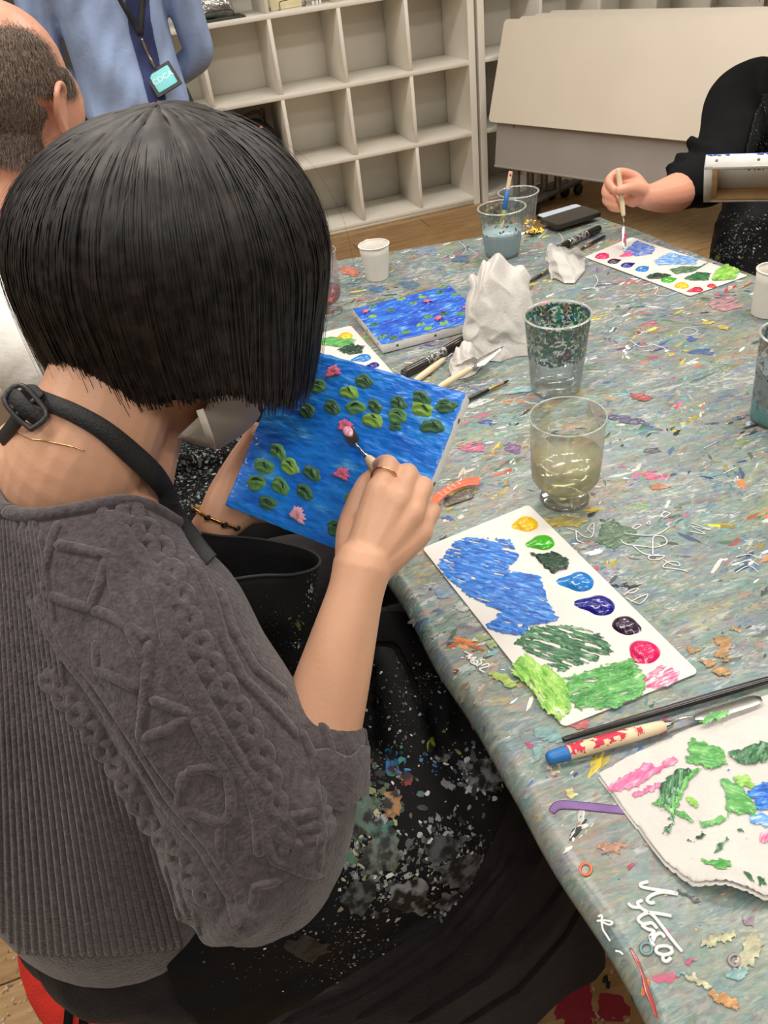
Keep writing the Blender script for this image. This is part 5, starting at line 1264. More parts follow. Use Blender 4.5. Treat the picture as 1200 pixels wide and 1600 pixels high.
# ------------------------------------------------------------------ stool
stl = thing('stool', 'round stool with a red cushioned seat under the dark haired woman', 'stool', (-0.33, -3.585, 0))
put('seat', lathe([(0.0005, 0.40), (0.155, 0.40), (0.168, 0.408), (0.172, 0.425), (0.168, 0.445), (0.14, 0.456), (0.0005, 0.46)], 48), mat('red_fabric', rgb(206, 44, 30), 0.8, 0.12, 40, 0.4, 350), stl)
for a in (0.6, 2.17, 3.74, 5.3): put('leg', tube([V(0.1*math.cos(a), 0.1*math.sin(a), 0.40), V(0.19*math.cos(a), 0.19*math.sin(a), 0.008)], 0.012, 10, 2), METG, stl)
put('foot_ring', lathe([(0.155+0.007*math.cos(a), 0.17+0.007*math.sin(a)) for a in [2*PI*k_/8 for k_ in range(9)]], 40), METG, stl)

# ------------------------------------------------------------------ the painting woman
W = thing('person', 'dark haired woman in a charcoal cable knit sweater and black apron, painting', 'person', (-0.3, -3.6, 0), world=True)
Ax = V(-0.55, 0.83, 0).normalized(); Fb = V(0.83, 0.55, 0).normalized()
HC = P(257, 400, 0.64)
HF = V(0.74, 0.06, -0.67); HU = V(0.66, 0.05, 0.74)
hmb, HMW = head_mb(HC+V(0.004, -0.012, -0.036), HF, HU, 0.98, ear=False)
skin = MB(); skin.join(hmb)
# neck and upper back
limb(skin, [P(205, 520, 0.655), P(168, 630, 0.655), P(128, 720, 0.668), P(115, 790, 0.715)], [0.055, 0.054, 0.061, 0.062], 24)
limb(skin, [P(130, 715, 0.668), P(195, 835, 0.678), P(245, 930, 0.67)], [0.045, 0.038, 0.036], 18)
limb(skin, [P(105, 715, 0.675), P(45, 740, 0.70), V(-0.278, -3.475, 0.965)], [0.05, 0.045, 0.034], 18)
limb(skin, [P(240, 650, 0.70), P(215, 740, 0.71), P(190, 830, 0.73)], [0.03, 0.034, 0.05], 16)
# right forearm and hand
EL = P(438, 1350, 0.69); WR = P(556, 925, 0.665)
limb(skin, [EL, P(478, 1215, 0.685), P(512, 1090, 0.675), P(540, 985, 0.667), WR, P(566, 885, 0.667)], [0.041, 0.041, 0.035, 0.028, 0.0245, 0.026], 22)
MCP = {'i': (592, 770, 0.672), 'm': (620, 781, 0.670), 'r': (642, 802, 0.673), 'p': (655, 833, 0.680)}
PIP = {'i': (607, 729, 0.700), 'm': (637, 741, 0.703), 'r': (661, 760, 0.704), 'p': (674, 798, 0.705)}
DIP = {'i': (597, 726, 0.720), 'm': (622, 744, 0.727), 'r': (645, 768, 0.730), 'p': (660, 806, 0.728)}
TIP = {'i': (585, 736, 0.737), 'm': (600, 752, 0.741), 'r': (624, 777, 0.744), 'p': (645, 812, 0.744)}
RD = {'i': (0.0125, 0.0100, 0.0086, 0.0066), 'm': (0.0125, 0.0102, 0.0088, 0.0068), 'r': (0.012, 0.0097, 0.0084, 0.0064), 'p': (0.0112, 0.0088, 0.0076, 0.006)}
for f_ in 'imrp':
    mc = P(*MCP[f_]); pp = P(*PIP[f_])
    limb(skin, [P(562, 900, 0.668), along(P(562, 900, 0.668), mc, 0.55), mc], [0.0185, 0.0165, RD[f_][0]*1.08], 14)
    limb(skin, [along(P(562, 900, 0.668), mc, 0.8), mc, along(mc, pp, 0.5), pp, P(*DIP[f_]), P(*TIP[f_])], [RD[f_][0], RD[f_][0]*1.05, RD[f_][1]*1.0, RD[f_][1]*1.03, RD[f_][2], RD[f_][3]], 14)
skin.join(ellipsoid(P(596, 838, 0.684), (0.03, 0.034, 0.014), Matrix((rt, up, fw)).transposed(), 18, 12))
limb(skin, [P(556, 885, 0.680), P(553, 830, 0.695), P(558, 790, 0.714), P(572, 757, 0.732), P(583, 742, 0.742)], [0.019, 0.0165, 0.0115, 0.010, 0.0072], 14)
# left arm and hand, holding the canvas from its left edge
LW = P(336, 822, 0.835)
LE_ = V(-0.20, -3.40, 0.74)
limb(skin, [LE_, along(LE_, LW, 0.5), along(LE_, LW, 0.85), LW], [0.04, 0.034, 0.026, 0.024], 18)
limb(skin, [P(338, 815, 0.833), P(352, 770, 0.832), P(368, 728, 0.826), P(386, 697, 0.822), P(402, 671, 0.818)], [0.022, 0.0185, 0.0125, 0.0105, 0.0085], 16)
limb(skin, [LW, P(372, 795, 0.852), P(410, 775, 0.858)], [0.023, 0.023, 0.02], 16)
for k_, (mx, my) in enumerate(((395, 735), (415, 757), (428, 780), (430, 800))):
    b0_ = P(mx, my, 0.856); limb(skin, [P(365, 800, 0.85), along(P(365, 800, 0.85), b0_, 0.6), b0_, P(mx+38, my-38, 0.85), P(mx+62, my-58, 0.836)], [0.014, 0.0125, 0.0095, 0.0085, 0.0068], 12)
sk = remesh(skin, 0.0021, 4, 0.5)
SKB = bvh_of(sk)
# hidden rest of the body (trunk and legs) inside the clothes, same figure
rest = MB()
PEL = V(-0.335, -3.585, 0.55)
limb(rest, [PEL, V(-0.30, -3.575, 0.75), V(-0.24, -3.545, 0.91)], [0.105, 0.085, 0.07], 20)
limb(rest, [V(-0.175, -3.635, 0.945), P(330, 1080, 0.67), P(405, 1290, 0.69), EL], [0.034, 0.036, 0.036, 0.036], 16)
limb(rest, [V(-0.29, -3.45, 0.945), along(V(-0.295, -3.42, 0.945), LE_, 0.6), LE_], [0.034, 0.036, 0.036], 16)
KR = V(0.10, -3.675, 0.525); KL = V(0.13, -3.45, 0.545)
for hip, kn, ft in ((V(-0.30, -3.67, 0.54), KR, V(0.22, -3.70, 0.09)), (V(-0.31, -3.50, 0.54), KL, V(0.26, -3.46, 0.09))):
    limb(rest, [hip, along(hip, kn, 0.5), kn, along(kn, ft, 0.4), ft], [0.085, 0.075, 0.058, 0.05, 0.035], 16)
o_ = len(sk.vertices)
bm = bmesh.new(); bm.from_mesh(sk); tmp = rest.mesh(); bm.from_mesh(tmp); bm.to_mesh(sk); bm.free(); bpy.data.meshes.remove(tmp)
sk.polygons.foreach_set('use_smooth', [True]*len(sk.polygons))
put('body', sk, SKIN_W, W)
NAIL = mat('nail_pale', rgb(236, 206, 178), 0.25)
put('thumb_nail', ellipsoid(P(402, 672, 0.809), (0.0052, 0.0075, 0.0018), Matrix((rt, (up*0.9+rt*0.5).normalized(), fw)).transposed(), 12, 8), NAIL, W)

# sweater
sw = MB()
def ring(c, wd, dp, z, n=32, sq=0.9):
    out = []
    for j in range(n):
        a = 2*PI*j/n; ca, sa = math.cos(a), math.sin(a)
        out.append(V(c[0], c[1], z)+Ax*(wd*math.copysign(abs(ca)**sq, ca))+Fb*(dp*math.copysign(abs(sa)**sq, sa)))
    return out
sw.join(loft([ring((-0.335, -3.585), 0.150, 0.115, 0.53), ring((-0.335, -3.585), 0.158, 0.122, 0.555), ring((-0.335, -3.588), 0.176, 0.140, 0.585), ring((-0.33, -3.588), 0.180, 0.145, 0.64), ring((-0.315, -3.582), 0.175, 0.140, 0.72), ring((-0.29, -3.572), 0.168, 0.128, 0.80),
               ring((-0.262, -3.56), 0.165, 0.115, 0.88), ring((-0.25, -3.556), 0.152, 0.088, 0.94), ring((-0.246, -3.554), 0.125, 0.066, 0.98), ring((-0.243, -3.552), 0.09, 0.052, 1.008), ring((-0.24, -3.55), 0.055, 0.042, 1.022)]))
limb(sw, [P(205, 885, 0.675), P(248, 955, 0.648), P(290, 1055, 0.645), P(345, 1150, 0.66), P(385, 1245, 0.675), P(400, 1325, 0.69), P(412, 1338, 0.70)], [0.045, 0.068, 0.074, 0.078, 0.082, 0.080, 0.070], 26)
limb(sw, [P(390, 1335, 0.69), P(425, 1305, 0.69), P(455, 1250, 0.686), P(480, 1195, 0.680), P(494, 1160, 0.677)], [0.070, 0.071, 0.062, 0.050, 0.045], 24)
limb(sw, [V(-0.27, -3.47, 0.955), V(-0.315, -3.42, 0.93), V(-0.29, -3.39, 0.84), LE_, along(LE_, LW, 0.38)], [0.05, 0.066, 0.066, 0.064, 0.052], 20)
# soft folds where the sleeve bends
for a, b_, r_ in (((290, 1420), (370, 1320), 0.02), ((330, 1455), (430, 1400), 0.022), ((500, 1235), (440, 1270), 0.018), ((515, 1280), (455, 1320), 0.016), ((180, 1150), (245, 1270), 0.02)):
    limb(sw, [P(a[0], a[1], 0.645), P((a[0]+b_[0])/2, (a[1]+b_[1])/2, 0.622), P(b_[0], b_[1], 0.64)], [r_*0.6, r_, r_*0.6], 10)
swm = remesh(sw, 0.0055, 6, 0.5)
# neck opening and cuff opening
bm = bmesh.new(); bm.from_mesh(swm)
NC = P(128, 702, 0.668); kill = []
CU = P(505, 1150, 0.676)
for f in bm.faces:
    c = f.calc_center_median()
    if (c-NC).length < 0.082 or (c-P(205, 760, 0.69)).length < 0.070: kill.append(f)
bmesh.ops.delete(bm, geom=kill, context='FACES'); bm.to_mesh(swm); bm.free()
km, nt, b = base_mat('charcoal_knit')
tc = N(nt, 'ShaderNodeTexCoord'); nz = N(nt, 'ShaderNodeTexNoise'); nz.inputs['Scale'].default_value = 160; nz.inputs['Detail'].default_value = 6
nt.links.new(tc.outputs['Object'], nz.inputs['Vector'])
rp = N(nt, 'ShaderNodeValToRGB'); rp.color_ramp.elements[0].color = rgb(50, 44, 47); rp.color_ramp.elements[1].color = rgb(92, 83, 87); rp.color_ramp.elements[0].position = 0.2; rp.color_ramp.elements[1].position = 0.82
nt.links.new(nz.outputs[0], rp.inputs[0]); nt.links.new(rp.outputs[0], b.inputs['Base Color'])
b.inputs['Roughness'].default_value = 0.95; b.inputs['Sheen Weight'].default_value = 0.25; b.inputs['Sheen Roughness'].default_value = 0.6; b.inputs['Specular IOR Level'].default_value = 0.1
vz = N(nt, 'ShaderNodeTexVoronoi'); vz.inputs['Scale'].default_value = 330; nt.links.new(tc.outputs['Object'], vz.inputs['Vector'])
ad = N(nt, 'ShaderNodeMath', operation='ADD'); nt.links.new(vz.outputs['Distance'], ad.inputs[0]); nt.links.new(nz.outputs[0], ad.inputs[1])
bp = N(nt, 'ShaderNodeBump'); bp.inputs['Strength'].default_value = 0.4; bp.inputs['Distance'].default_value = 0.002
nt.links.new(ad.outputs[0], bp.inputs['Height']); nt.links.new(bp.outputs[0], b.inputs['Normal'])
KNIT = km
SWB = bvh_of(swm)
swo = put('sweater', swm, KNIT, W)
md = swo.modifiers.new('thickness', 'SOLIDIFY'); md.thickness = 0.004; md.offset = -1
# raised knit: cables, diamonds and ribs
def knit_line(pts, r_, parent, name='cable', flat=0.55, step=14, clip=None):
    Q, N_ = on_surface(SWB, dense(pts, step), 0.0)
    N_ = [sum((N_[j] for j in range(max(0, i-2), min(len(N_), i+3))), V(0, 0, 0)).normalized() for i in range(len(N_))]
    cur = [0]; segs = []
    for i in range(1, len(Q)):
        if (Q[i]-Q[i-1]).length > 0.045: segs.append(cur); cur = []
        cur.append(i)
    segs.append(cur)
    for s_ in segs:
        if len(s_) >= 4: put(name, ridge([Q[i] for i in s_], [N_[i] for i in s_], r_, r_*flat), KNIT, parent)
def braid(pts, amp, per, r_):
    d = dense(pts, 7); out = ([], [])
    s_ = 0
    for i, (x, y) in enumerate(d):
        a = d[max(0, i-1)]; b_ = d[min(len(d)-1, i+1)]; tx, ty = b_[0]-a[0], b_[1]-a[1]; L_ = math.hypot(tx, ty) or 1
        nx, ny = -ty/L_, tx/L_; ph = 2*PI*s_/per
        for k_ in (0, 1):
            o2 = amp*math.sin(ph+PI*k_); out[k_].append((x+nx*o2, y+ny*o2))
        s_ += 7
    for k_ in (0, 1): knit_line(out[k_], r_, swo, 'cable', 0.62, 9)
for pts in ([(136, 768), (180, 826), (224, 884), (246, 930), (261, 1000), (299, 1084), (345, 1163), (388, 1228), (402, 1280), (406, 1340)],
            [(144, 764), (190, 822), (236, 882), (258, 930), (273, 998), (311, 1080), (357, 1158), (400, 1224), (414, 1275), (420, 1335)],
            [(45, 930), (93, 1014), (140, 1075), (196, 1159), (252, 1252), (317, 1327), (359, 1397), (372, 1450)],
            [(57, 928), (105, 1010), (152, 1070), (208, 1154), (264, 1246), (329, 1321), (371, 1391), (384, 1440)],
            [(300, 870), (330, 930), (350, 1000), (380, 1060), (430, 1110), (465, 1150)], [(345, 920), (365, 985), (400, 1045), (450, 1085)]):
    knit_line(pts, 0.0056, swo)
for pts in ([(110, 774), (82, 840), (72, 880), (70, 926), (104, 940), (140, 950), (156, 910), (168, 868), (126, 858), (84, 850)], [(233, 1000), (226, 1080), (219, 1154), (262, 1140), (299, 1117), (266, 1104), (233, 1092)], [(149, 1000), (152, 1046), (186, 1062), (219, 1079)],
            [(289, 1205), (325, 1200), (355, 1210), (361, 1245), (359, 1271), (345, 1285), (312, 1275), (280, 1261), (280, 1232), (289, 1205)], [(233, 1000), (180, 966), (140, 950)], [(168, 868), (180, 930), (205, 990), (226, 1040)], [(299, 1117), (330, 1175), (355, 1210)], [(219, 1154), (250, 1200), (280, 1240)],
            [(345, 1285), (342, 1340), (365, 1400)], [(410, 1310), (430, 1345), (480, 1365), (505, 1370)], [(440, 1280), (480, 1270), (520, 1265)], [(445, 1295), (485, 1292), (526, 1290)], [(500, 1120), (515, 1160), (527, 1215)], [(395, 1420), (400, 1385), (440, 1375)], [(470, 1140), (488, 1180), (495, 1240), (505, 1300), (498, 1360)]):
    knit_line(pts, 0.0050, swo)
braid([(192, 788), (248, 852), (276, 912), (300, 985), (335, 1050), (378, 1121), (412, 1187), (430, 1261), (455, 1330)], 13, 74, 0.0066)
braid([(70, 1050), (100, 1090), (140, 1135), (187, 1205), (233, 1285), (289, 1355), (336, 1415)], 11, 66, 0.006)
def armhole(y): return 60+(y-780)*0.10 if y < 1000 else (82+(y-1000)*0.42 if y < 1170 else 153+(y-1170)*0.62)
for i in range(30):
    x0, xm, x1 = -40+5.6*i, -36+8.6*i, -46+12.6*i; pts = []
    for k_ in range(50):
        t_ = k_/49; y = 778+(1478-778)*t_+18*math.sin(PI*min(1, max(0, (x1+46)/360)))*t_
        x = x0*(1-t_)**2+2*xm*t_*(1-t_)+x1*t_*t_
        if x < armhole(y)-3: pts.append((x, y))
    if len(pts) > 4: knit_line(pts, 0.0031, swo, 'rib', 0.85, 20)
# hem ribs and collar, cuff
def band(name, pts, r_, flat=0.7, step=10, bv=None, off=0.001):
    Q, N_ = on_surface(bv or SWB, dense(pts, step), off)
    return put(name, tube(Q, [r_*0.6]+[r_]*(len(Q)-2)+[r_*0.6], 10, 2, flat=flat), KNIT, W)

cc0 = P(494, 1160, 0.677); cax = (WR-EL).normalized(); c1_ = cax.orthogonal().normalized(); c2_ = cax.cross(c1_)
cf = put('cuff', loft([[cc0+cax*(dz+0.003*math.sin(7*a))+(c1_*math.cos(a)+c2_*math.sin(a))*(r_*(1+0.03*math.sin(9*a))) for a in [2*PI*j/48 for j in range(48)]] for dz, r_ in ((-0.03, 0.056), (-0.015, 0.053), (0.0, 0.049), (0.012, 0.046), (0.013, 0.043), (-0.01, 0.043))], cap=False), KNIT, W)
# skirt
lap = MB()
limb(lap, [V(-0.34, -3.66, 0.535), V(-0.12, -3.685, 0.56), KR], [0.10, 0.095, 0.075], 22)
limb(lap, [V(-0.32, -3.50, 0.535), V(-0.1, -3.48, 0.56), KL], [0.10, 0.095, 0.078], 22)
limb(lap, [V(-0.24, -3.36, 0.54), V(-0.10, -3.27, 0.56), V(0.04, -3.26, 0.55)], [0.09, 0.095, 0.075], 20)
limb(lap, [V(-0.34, -3.59, 0.53), V(-0.1, -3.58, 0.53), V(0.1, -3.565, 0.52)], [0.14, 0.10, 0.075], 22)
lap.join(loft([[V(-0.25+rx*math.cos(a), -3.645+ry*math.sin(a), z) for a in [2*PI*j/32 for j in range(32)]] for z, rx, ry in ((0.40, 0.14, 0.125), (0.44, 0.152, 0.14), (0.49, 0.158, 0.14), (0.54, 0.16, 0.14), (0.58, 0.12, 0.10))]))
def blobring(pts, z, n=40):
    # closed smooth ring through xy points
    P_ = [V(x, y, z) for x, y in pts]; m_ = len(P_); out = []
    for i in range(n):
        t_ = i/n*m_; k_ = int(t_); f_ = t_-k_
        a, b_, c, d = (P_[(k_+j) % m_] for j in (-1, 0, 1, 2))
        q = 0.5*((2*b_)+(c-a)*f_+(2*a-5*b_+4*c-d)*f_*f_+(3*b_-a-3*c+d)*f_**3)
        w_ = 1+(0.055*math.sin(i*2*PI/n*9)+0.03*math.sin(i*2*PI/n*5+1))*max(0, (0.5-z)/0.5)
        cc = sum(P_, V(0, 0, 0))/m_; out.append(cc+(q-cc)*w_)
    return out
lap.join(loft([blobring([(-0.12, -3.785), (0.06, -3.775), (0.165, -3.70), (0.19, -3.57), (0.15, -3.36), (0.0, -3.26), (-0.2, -3.36), (-0.22, -3.70)], 0.53),
               blobring([(-0.12, -3.80), (0.07, -3.80), (0.19, -3.72), (0.22, -3.57), (0.17, -3.34), (0.0, -3.24), (-0.2, -3.36), (-0.22, -3.74)], 0.40),
               blobring([(-0.12, -3.795), (0.06, -3.795), (0.21, -3.735), (0.25, -3.58), (0.2, -3.33), (0.0, -3.24), (-0.18, -3.38), (-0.2, -3.76)], 0.25),
               blobring([(-0.12, -3.775), (0.06, -3.775), (0.222, -3.735), (0.262, -3.60), (0.25, -3.38), (0.0, -3.33), (-0.16, -3.44), (-0.18, -3.72)], 0.07)]))
# cloth bulges of the lap
for a, b_, c, r_ in (((500, 1090, 0.86), (560, 1280, 0.83), (540, 1460, 0.84), 0.03), ((600, 1030, 0.9), (640, 1200, 0.86), (625, 1400, 0.86), 0.03), ((730, 1060, 0.92), (760, 1180, 0.885), (735, 1330, 0.88), 0.035), ((420, 1560, 0.80), (560, 1490, 0.83), (690, 1410, 0.88), 0.02)):
    limb(lap, [P(*a), P(*b_), P(*c)], [r_*0.6, r_, r_*0.6], 14)
lm = remesh(lap, 0.007, 8, 0.5)
LPB = bvh_of(lm)
SKIRT = mat('charcoal_skirt', rgb(34, 30, 32), 0.9, 0.15, 40, 0.4, 260, sheen=0.05, spec=0.15)
put('skirt', lm, SKIRT, W)
for pts in ([(560, 1590), (700, 1500), (800, 1400), (860, 1300)], [(640, 1596), (760, 1520), (850, 1420), (900, 1350)], [(720, 1598), (810, 1540), (880, 1460), (915, 1400)], [(500, 1585), (620, 1520), (740, 1430), (810, 1330), (830, 1270)], [(440, 1596), (560, 1545), (690, 1460), (780, 1350), (800, 1290)]):
    Q, N_ = on_surface(LPB, dense(pts, 16), 0.0)
    Q = [q for i, q in enumerate(Q) if i == 0 or (q-Q[i-1]).length < 0.08]
    if len(Q) > 3: put('skirt_pleat', tube(Q, [0.003]+[0.007]*(len(Q)-2)+[0.003], 8, 2, flat=0.6), SKIRT, W)
# shoes
for ft in (V(0.135, -3.655, 0), V(0.2, -3.47, 0)):
    shm = MB(); shm.join(tube([ft+V(-0.06, 0.0, 0.045), ft+V(0.0, 0, 0.055), ft+V(0.08, -0.004, 0.045), ft+V(0.135, -0.006, 0.03)], [0.034, 0.040, 0.042, 0.026], 18, 4))
    sm_, nt, b = base_mat('houndstooth')
    tc = N(nt, 'ShaderNodeTexCoord'); ck = N(nt, 'ShaderNodeTexChecker'); ck.inputs['Scale'].default_value = 190; ck.inputs[1].default_value = rgb(28, 26, 26); ck.inputs[2].default_value = rgb(206, 198, 186)
    nt.links.new(tc.outputs['Object'], ck.inputs['Vector']); nt.links.new(ck.outputs[0], b.inputs['Base Color']); b.inputs['Roughness'].default_value = 0.9
    me = remesh(shm, 0.006, 3); so = put('shoe', me, sm_, W)
    put('sole', loft([[V(ft.x+0.04+0.115*math.cos(a), ft.y-0.004+0.046*math.sin(a), z) for a in [2*PI*j/24 for j in range(24)]] for z in (0.0015, 0.014)]), BLK, so)

# apron over the lap
APN = [(300, 1445), (420, 1420), (440, 1150), (470, 1000), (600, 960), (680, 965), (800, 1130), (830, 1215), (800, 1245), (772, 1300), (720, 1400), (690, 1440), (560, 1508), (480, 1560), (400, 1600), (330, 1612), (280, 1560), (260, 1500)]
ap = patch(LPB, APN, 7, 0.006, maxedge=0.06)
apm = eval_mesh(ap.mesh(), [('SMOOTH', dict(factor=0.5, iterations=4))])
for v in apm.vertices:
    v.co += V(0, 0, 1)*(0.004*noise.noise(v.co*22)+0.0025*noise.noise(v.co*V(1, 1, 1).x*55)+0.002)
APB = bvh_of(apm)
apo = put('apron_skirt', apm, BLACKC, W); md = apo.modifiers.new('thickness', 'SOLIDIFY'); md.thickness = 0.0015; md.offset = -1
fk_ = Flecks()
WH = [(210, 212, 210), (150, 152, 154), (110, 112, 114), (70, 74, 76)]; MIXC = WH+[(96, 130, 116), (150, 160, 110), (60, 90, 84), (200, 190, 150)]
splat_on(APB, fk_, [(560, 1260, 60, 60, 150, MIXC+[(190, 130, 70), (60, 120, 100)], 0.001, 0.011), (570, 1340, 60, 60, 130, MIXC, 0.001, 0.009), (600, 1390, 60, 50, 90, WH, 0.001, 0.008), (740, 1210, 40, 40, 60, [(150, 152, 160), (190, 192, 196), (90, 92, 96)], 0.002, 0.011), (700, 1330, 60, 60, 170, WH, 0.001, 0.008), (700, 1420, 50, 30, 50, WH, 0.001, 0.006),
    (600, 1130, 110, 120, 190, WH, 0.0005, 0.0045), (545, 1210, 60, 40, 40, [(70, 160, 60), (150, 170, 60), (40, 110, 170), (150, 30, 50)], 0.001, 0.007), (620, 1185, 14, 30, 14, [(44, 120, 190), (52, 140, 210), (60, 140, 70)], 0.003, 0.006), (630, 1215, 12, 12, 8, [(140, 24, 40)], 0.002, 0.005), (690, 1180, 40, 40, 16, [(160, 170, 40), (210, 212, 210), (50, 120, 180)], 0.002, 0.006), (500, 1500, 160, 70, 160, WH, 0.0004, 0.003), (480, 1060, 60, 60, 40, [(60, 90, 160), (190, 192, 196)], 0.0006, 0.003), (560, 1460, 60, 40, 50, WH, 0.0006, 0.004), (660, 1060, 50, 60, 60, WH, 0.0006, 0.004)], 31)
fk_.build('paint_splatter', attr_mat('apron_paint', 0.5), apo)
for i, (cx_, cy_, rx_, ry_, col) in enumerate([(757, 1213, 34, 24, (128, 130, 138)), (552, 1275, 30, 38, (84, 106, 92)), (592, 1335, 30, 34, (92, 98, 90)), (640, 1400, 32, 26, (120, 122, 122)), (722, 1362, 40, 26, (92, 94, 98)), (545, 1228, 24, 18, (128, 140, 90)), (612, 1258, 16, 20, (160, 118, 76)), (598, 1302, 22, 18, (66, 112, 98)), (690, 1325, 28, 20, (76, 78, 82)), (706, 1408, 24, 16, (100, 102, 104)), (560, 1400, 26, 26, (80, 86, 82)), (745, 1390, 26, 22, (70, 72, 76)), (612, 1190, 10, 20, (40, 112, 180)), (690, 1182, 11, 11, (150, 152, 154)), (672, 1165, 8, 12, (140, 146, 40)), (636, 1218, 9, 12, (126, 28, 44)), (520, 1330, 22, 30, (96, 100, 96)), (480, 1480, 30, 20, (44, 44, 48))]):
    pm_ = patch(APB, rough_poly(cx_, cy_, rx_, ry_, 22, 300+i, 0.3, 1.0), 3, 0.0012, maxedge=0.03)
    if pm_.f: put('paint_smear', pm_, mat('lap_smear_%d' % i, rgb(18, 18, 20), 0.6, col2=rgb(*col), vscale=70, sharp=(0.44, 0.56), detail=8, bump=0.4, bscale=160), apo)
# bib: an open trough of cloth in front of the chest
rim = [(298, 836, .80), (345, 838, .815), (400, 842, .825), (450, 851, .825), (485, 862, .815), (500, 876, .80), (488, 890, .785), (455, 898, .77), (410, 899, .755), (366, 905, .745), (330, 915, .74), (300, 890, .77)]
mid_ = [(300, 930, .80), (345, 935, .82), (400, 940, .83), (450, 945, .83), (480, 950, .82), (492, 956, .80), (484, 962, .78), (455, 970, .765), (410, 975, .755), (366, 985, .748), (330, 990, .745), (300, 960, .77)]
low_ = [(330, 1030, .82), (370, 1030, .835), (410, 1030, .845), (440, 1025, .845), (465, 1020, .84), (478, 1022, .82), (474, 1032, .80), (450, 1050, .79), (415, 1065, .785), (380, 1075, .78), (350, 1080, .78), (330, 1060, .79)]
bot_ = [(360, 1120, .85), (390, 1110, .86), (420, 1100, .87), (440, 1090, .87), (460, 1085, .865), (466, 1090, .85), (462, 1105, .835), (440, 1130, .82), (415, 1145, .815), (390, 1155, .81), (370, 1160, .81), (355, 1140, .82)]
def cring(l, n=48):
    P_ = [P(*q) for q in l]; m_ = len(P_); out = []
    for i in range(n):
        t_ = i/n*m_; k_ = int(t_); f_ = t_-k_; a, b_, c, d = (P_[(k_+j) % m_] for j in (-1, 0, 1, 2))
        out.append(0.5*((2*b_)+(c-a)*f_+(2*a-5*b_+4*c-d)*f_*f_+(3*b_-a-3*c+d)*f_**3))
    return out
R_ = [cring(l) for l in (rim, mid_, low_, bot_)]
bl = []
for a, b_ in zip(R_[:-1], R_[1:]):
    for k_ in range(5): bl.append([p.lerp(q, k_/5) for p, q in zip(a, b_)])
bl.append(R_[-1])
bmesh_ = loft(bl, cap=False).mesh(); BBV = bvh_of(bmesh_)
bo = put('apron_bib', bmesh_, BLACKC, W); md = bo.modifiers.new('thickness', 'SOLIDIFY'); md.thickness = 0.002
put('bib_edge', tube(R_[0]+[R_[0][0]], 0.0016, 6, 2), mat('apron_edge', rgb(46, 46, 50), 0.6), W)
fk_ = Flecks()
splat_on(BBV, fk_, [(488, 920, 10, 40, 40, [(180, 182, 186), (120, 122, 126), (90, 60, 60)], 0.0006, 0.003), (465, 975, 12, 16, 10, [(150, 156, 40), (130, 140, 40)], 0.0015, 0.004), (462, 1005, 12, 8, 8, [(50, 80, 150), (200, 200, 200)], 0.001, 0.003), (430, 960, 60, 60, 40, WH, 0.0003, 0.0012), (450, 880, 30, 10, 12, WH, 0.0004, 0.002), (440, 1040, 30, 30, 25, WH+[(60, 90, 150)], 0.0004, 0.002)], 8)
fk_.build('paint_splatter', attr_mat('apron_paint'), bo)
# neck strap with its buckle
Q = []; NN = []
for x, y in [(60, 622), (85, 632), (120, 647), (160, 670), (195, 700), (225, 735), (248, 770)]:
    h1 = hit(SKB, x, y); h2 = hit(SWB, x, y)
    hs = [h for h in (h1, h2) if h[0] is not None]
    if not hs: continue
    h = min(hs, key=lambda q: q[3]); n_ = h[1] if h[1].dot(ray(x, y)) < 0 else -h[1]
    p = h[0]+n_*(0.0035 if y < 725 else 0.011)
    Q.append(p); NN.append((n_*0.6-ray(x, y).normalized()*0.4).normalized())
for x, y, d0_ in ((270, 802, 0.665), (290, 832, 0.68), (310, 860, 0.71), (326, 880, 0.735)):
    h2 = hit(SWB, x, y); dd_ = d0_
    if h2[0] is not None: dd_ = min(dd_, px_of(h2[0])[2]-0.004)
    Q.append(P(x, y, dd_)); NN.append(-fw)
put('neck_strap', ribbon(Q, NN, [0.013, 0.014, 0.015, 0.016, 0.018, 0.019, 0.019, 0.019, 0.019, 0.019, 0.019, 0.019][:len(Q)], 0.0012, 4), mat('strap_black', rgb(30, 30, 32), 0.6, 0.1, 60, 0.3, 500), W)
bc = P(40, 636, 0.598)
Mb = Matrix(((rt*0.75+up*0.66).normalized(), (up*0.75-rt*0.66).normalized(), -fw)).transposed()
bk = put('buckle', loft([[bc+Mb @ V(x, y, z) for x, y in ((-0.012, -0.016), (0.012, -0.016), (0.012, 0.016), (-0.012, 0.016))] for z in (-0.002, 0.002)]), BLK, W)
bm = bmesh.new(); tmpm = tube([bc+Mb @ V(*q, 0) for q in ((-0.008, -0.016), (0.008, -0.016), (0.0105, 0), (0.008, 0.016), (-0.008, 0.016), (-0.0105, 0), (-0.008, -0.016))], 0.0022, 8, 3)
bpy.data.objects.remove(bk); bm.free()
BUCK = mat('buckle_plastic', rgb(54, 54, 56), 0.35)
bk = put('buckle', tmpm, BUCK, W)
put('buckle_bar', tube([bc+Mb @ V(-0.008, 0, 0), bc+Mb @ V(0.008, 0, 0)], 0.002, 8, 2), BUCK, bk)
put('strap_fold', ribbon([bc+Mb @ V(-0.004, 0.016, -0.002), bc+Mb @ V(0, 0.008, 0.003), bc+Mb @ V(0.0, -0.004, 0.0025), bc+Mb @ V(0.002, -0.016, -0.003)], [-fw]*4, 0.013, 0.0015, 4), MATS['strap_black'], W)
put('strap_fold', ribbon([P(62, 624, 0.602), P(50, 612, 0.604), P(42, 618, 0.603), P(34, 640, 0.60), P(24, 660, 0.61), P(0, 690, 0.65)], [-fw]*6, [0.012, 0.012, 0.013, 0.013, 0.013, 0.013], 0.0015, 4), MATS['strap_black'], W)
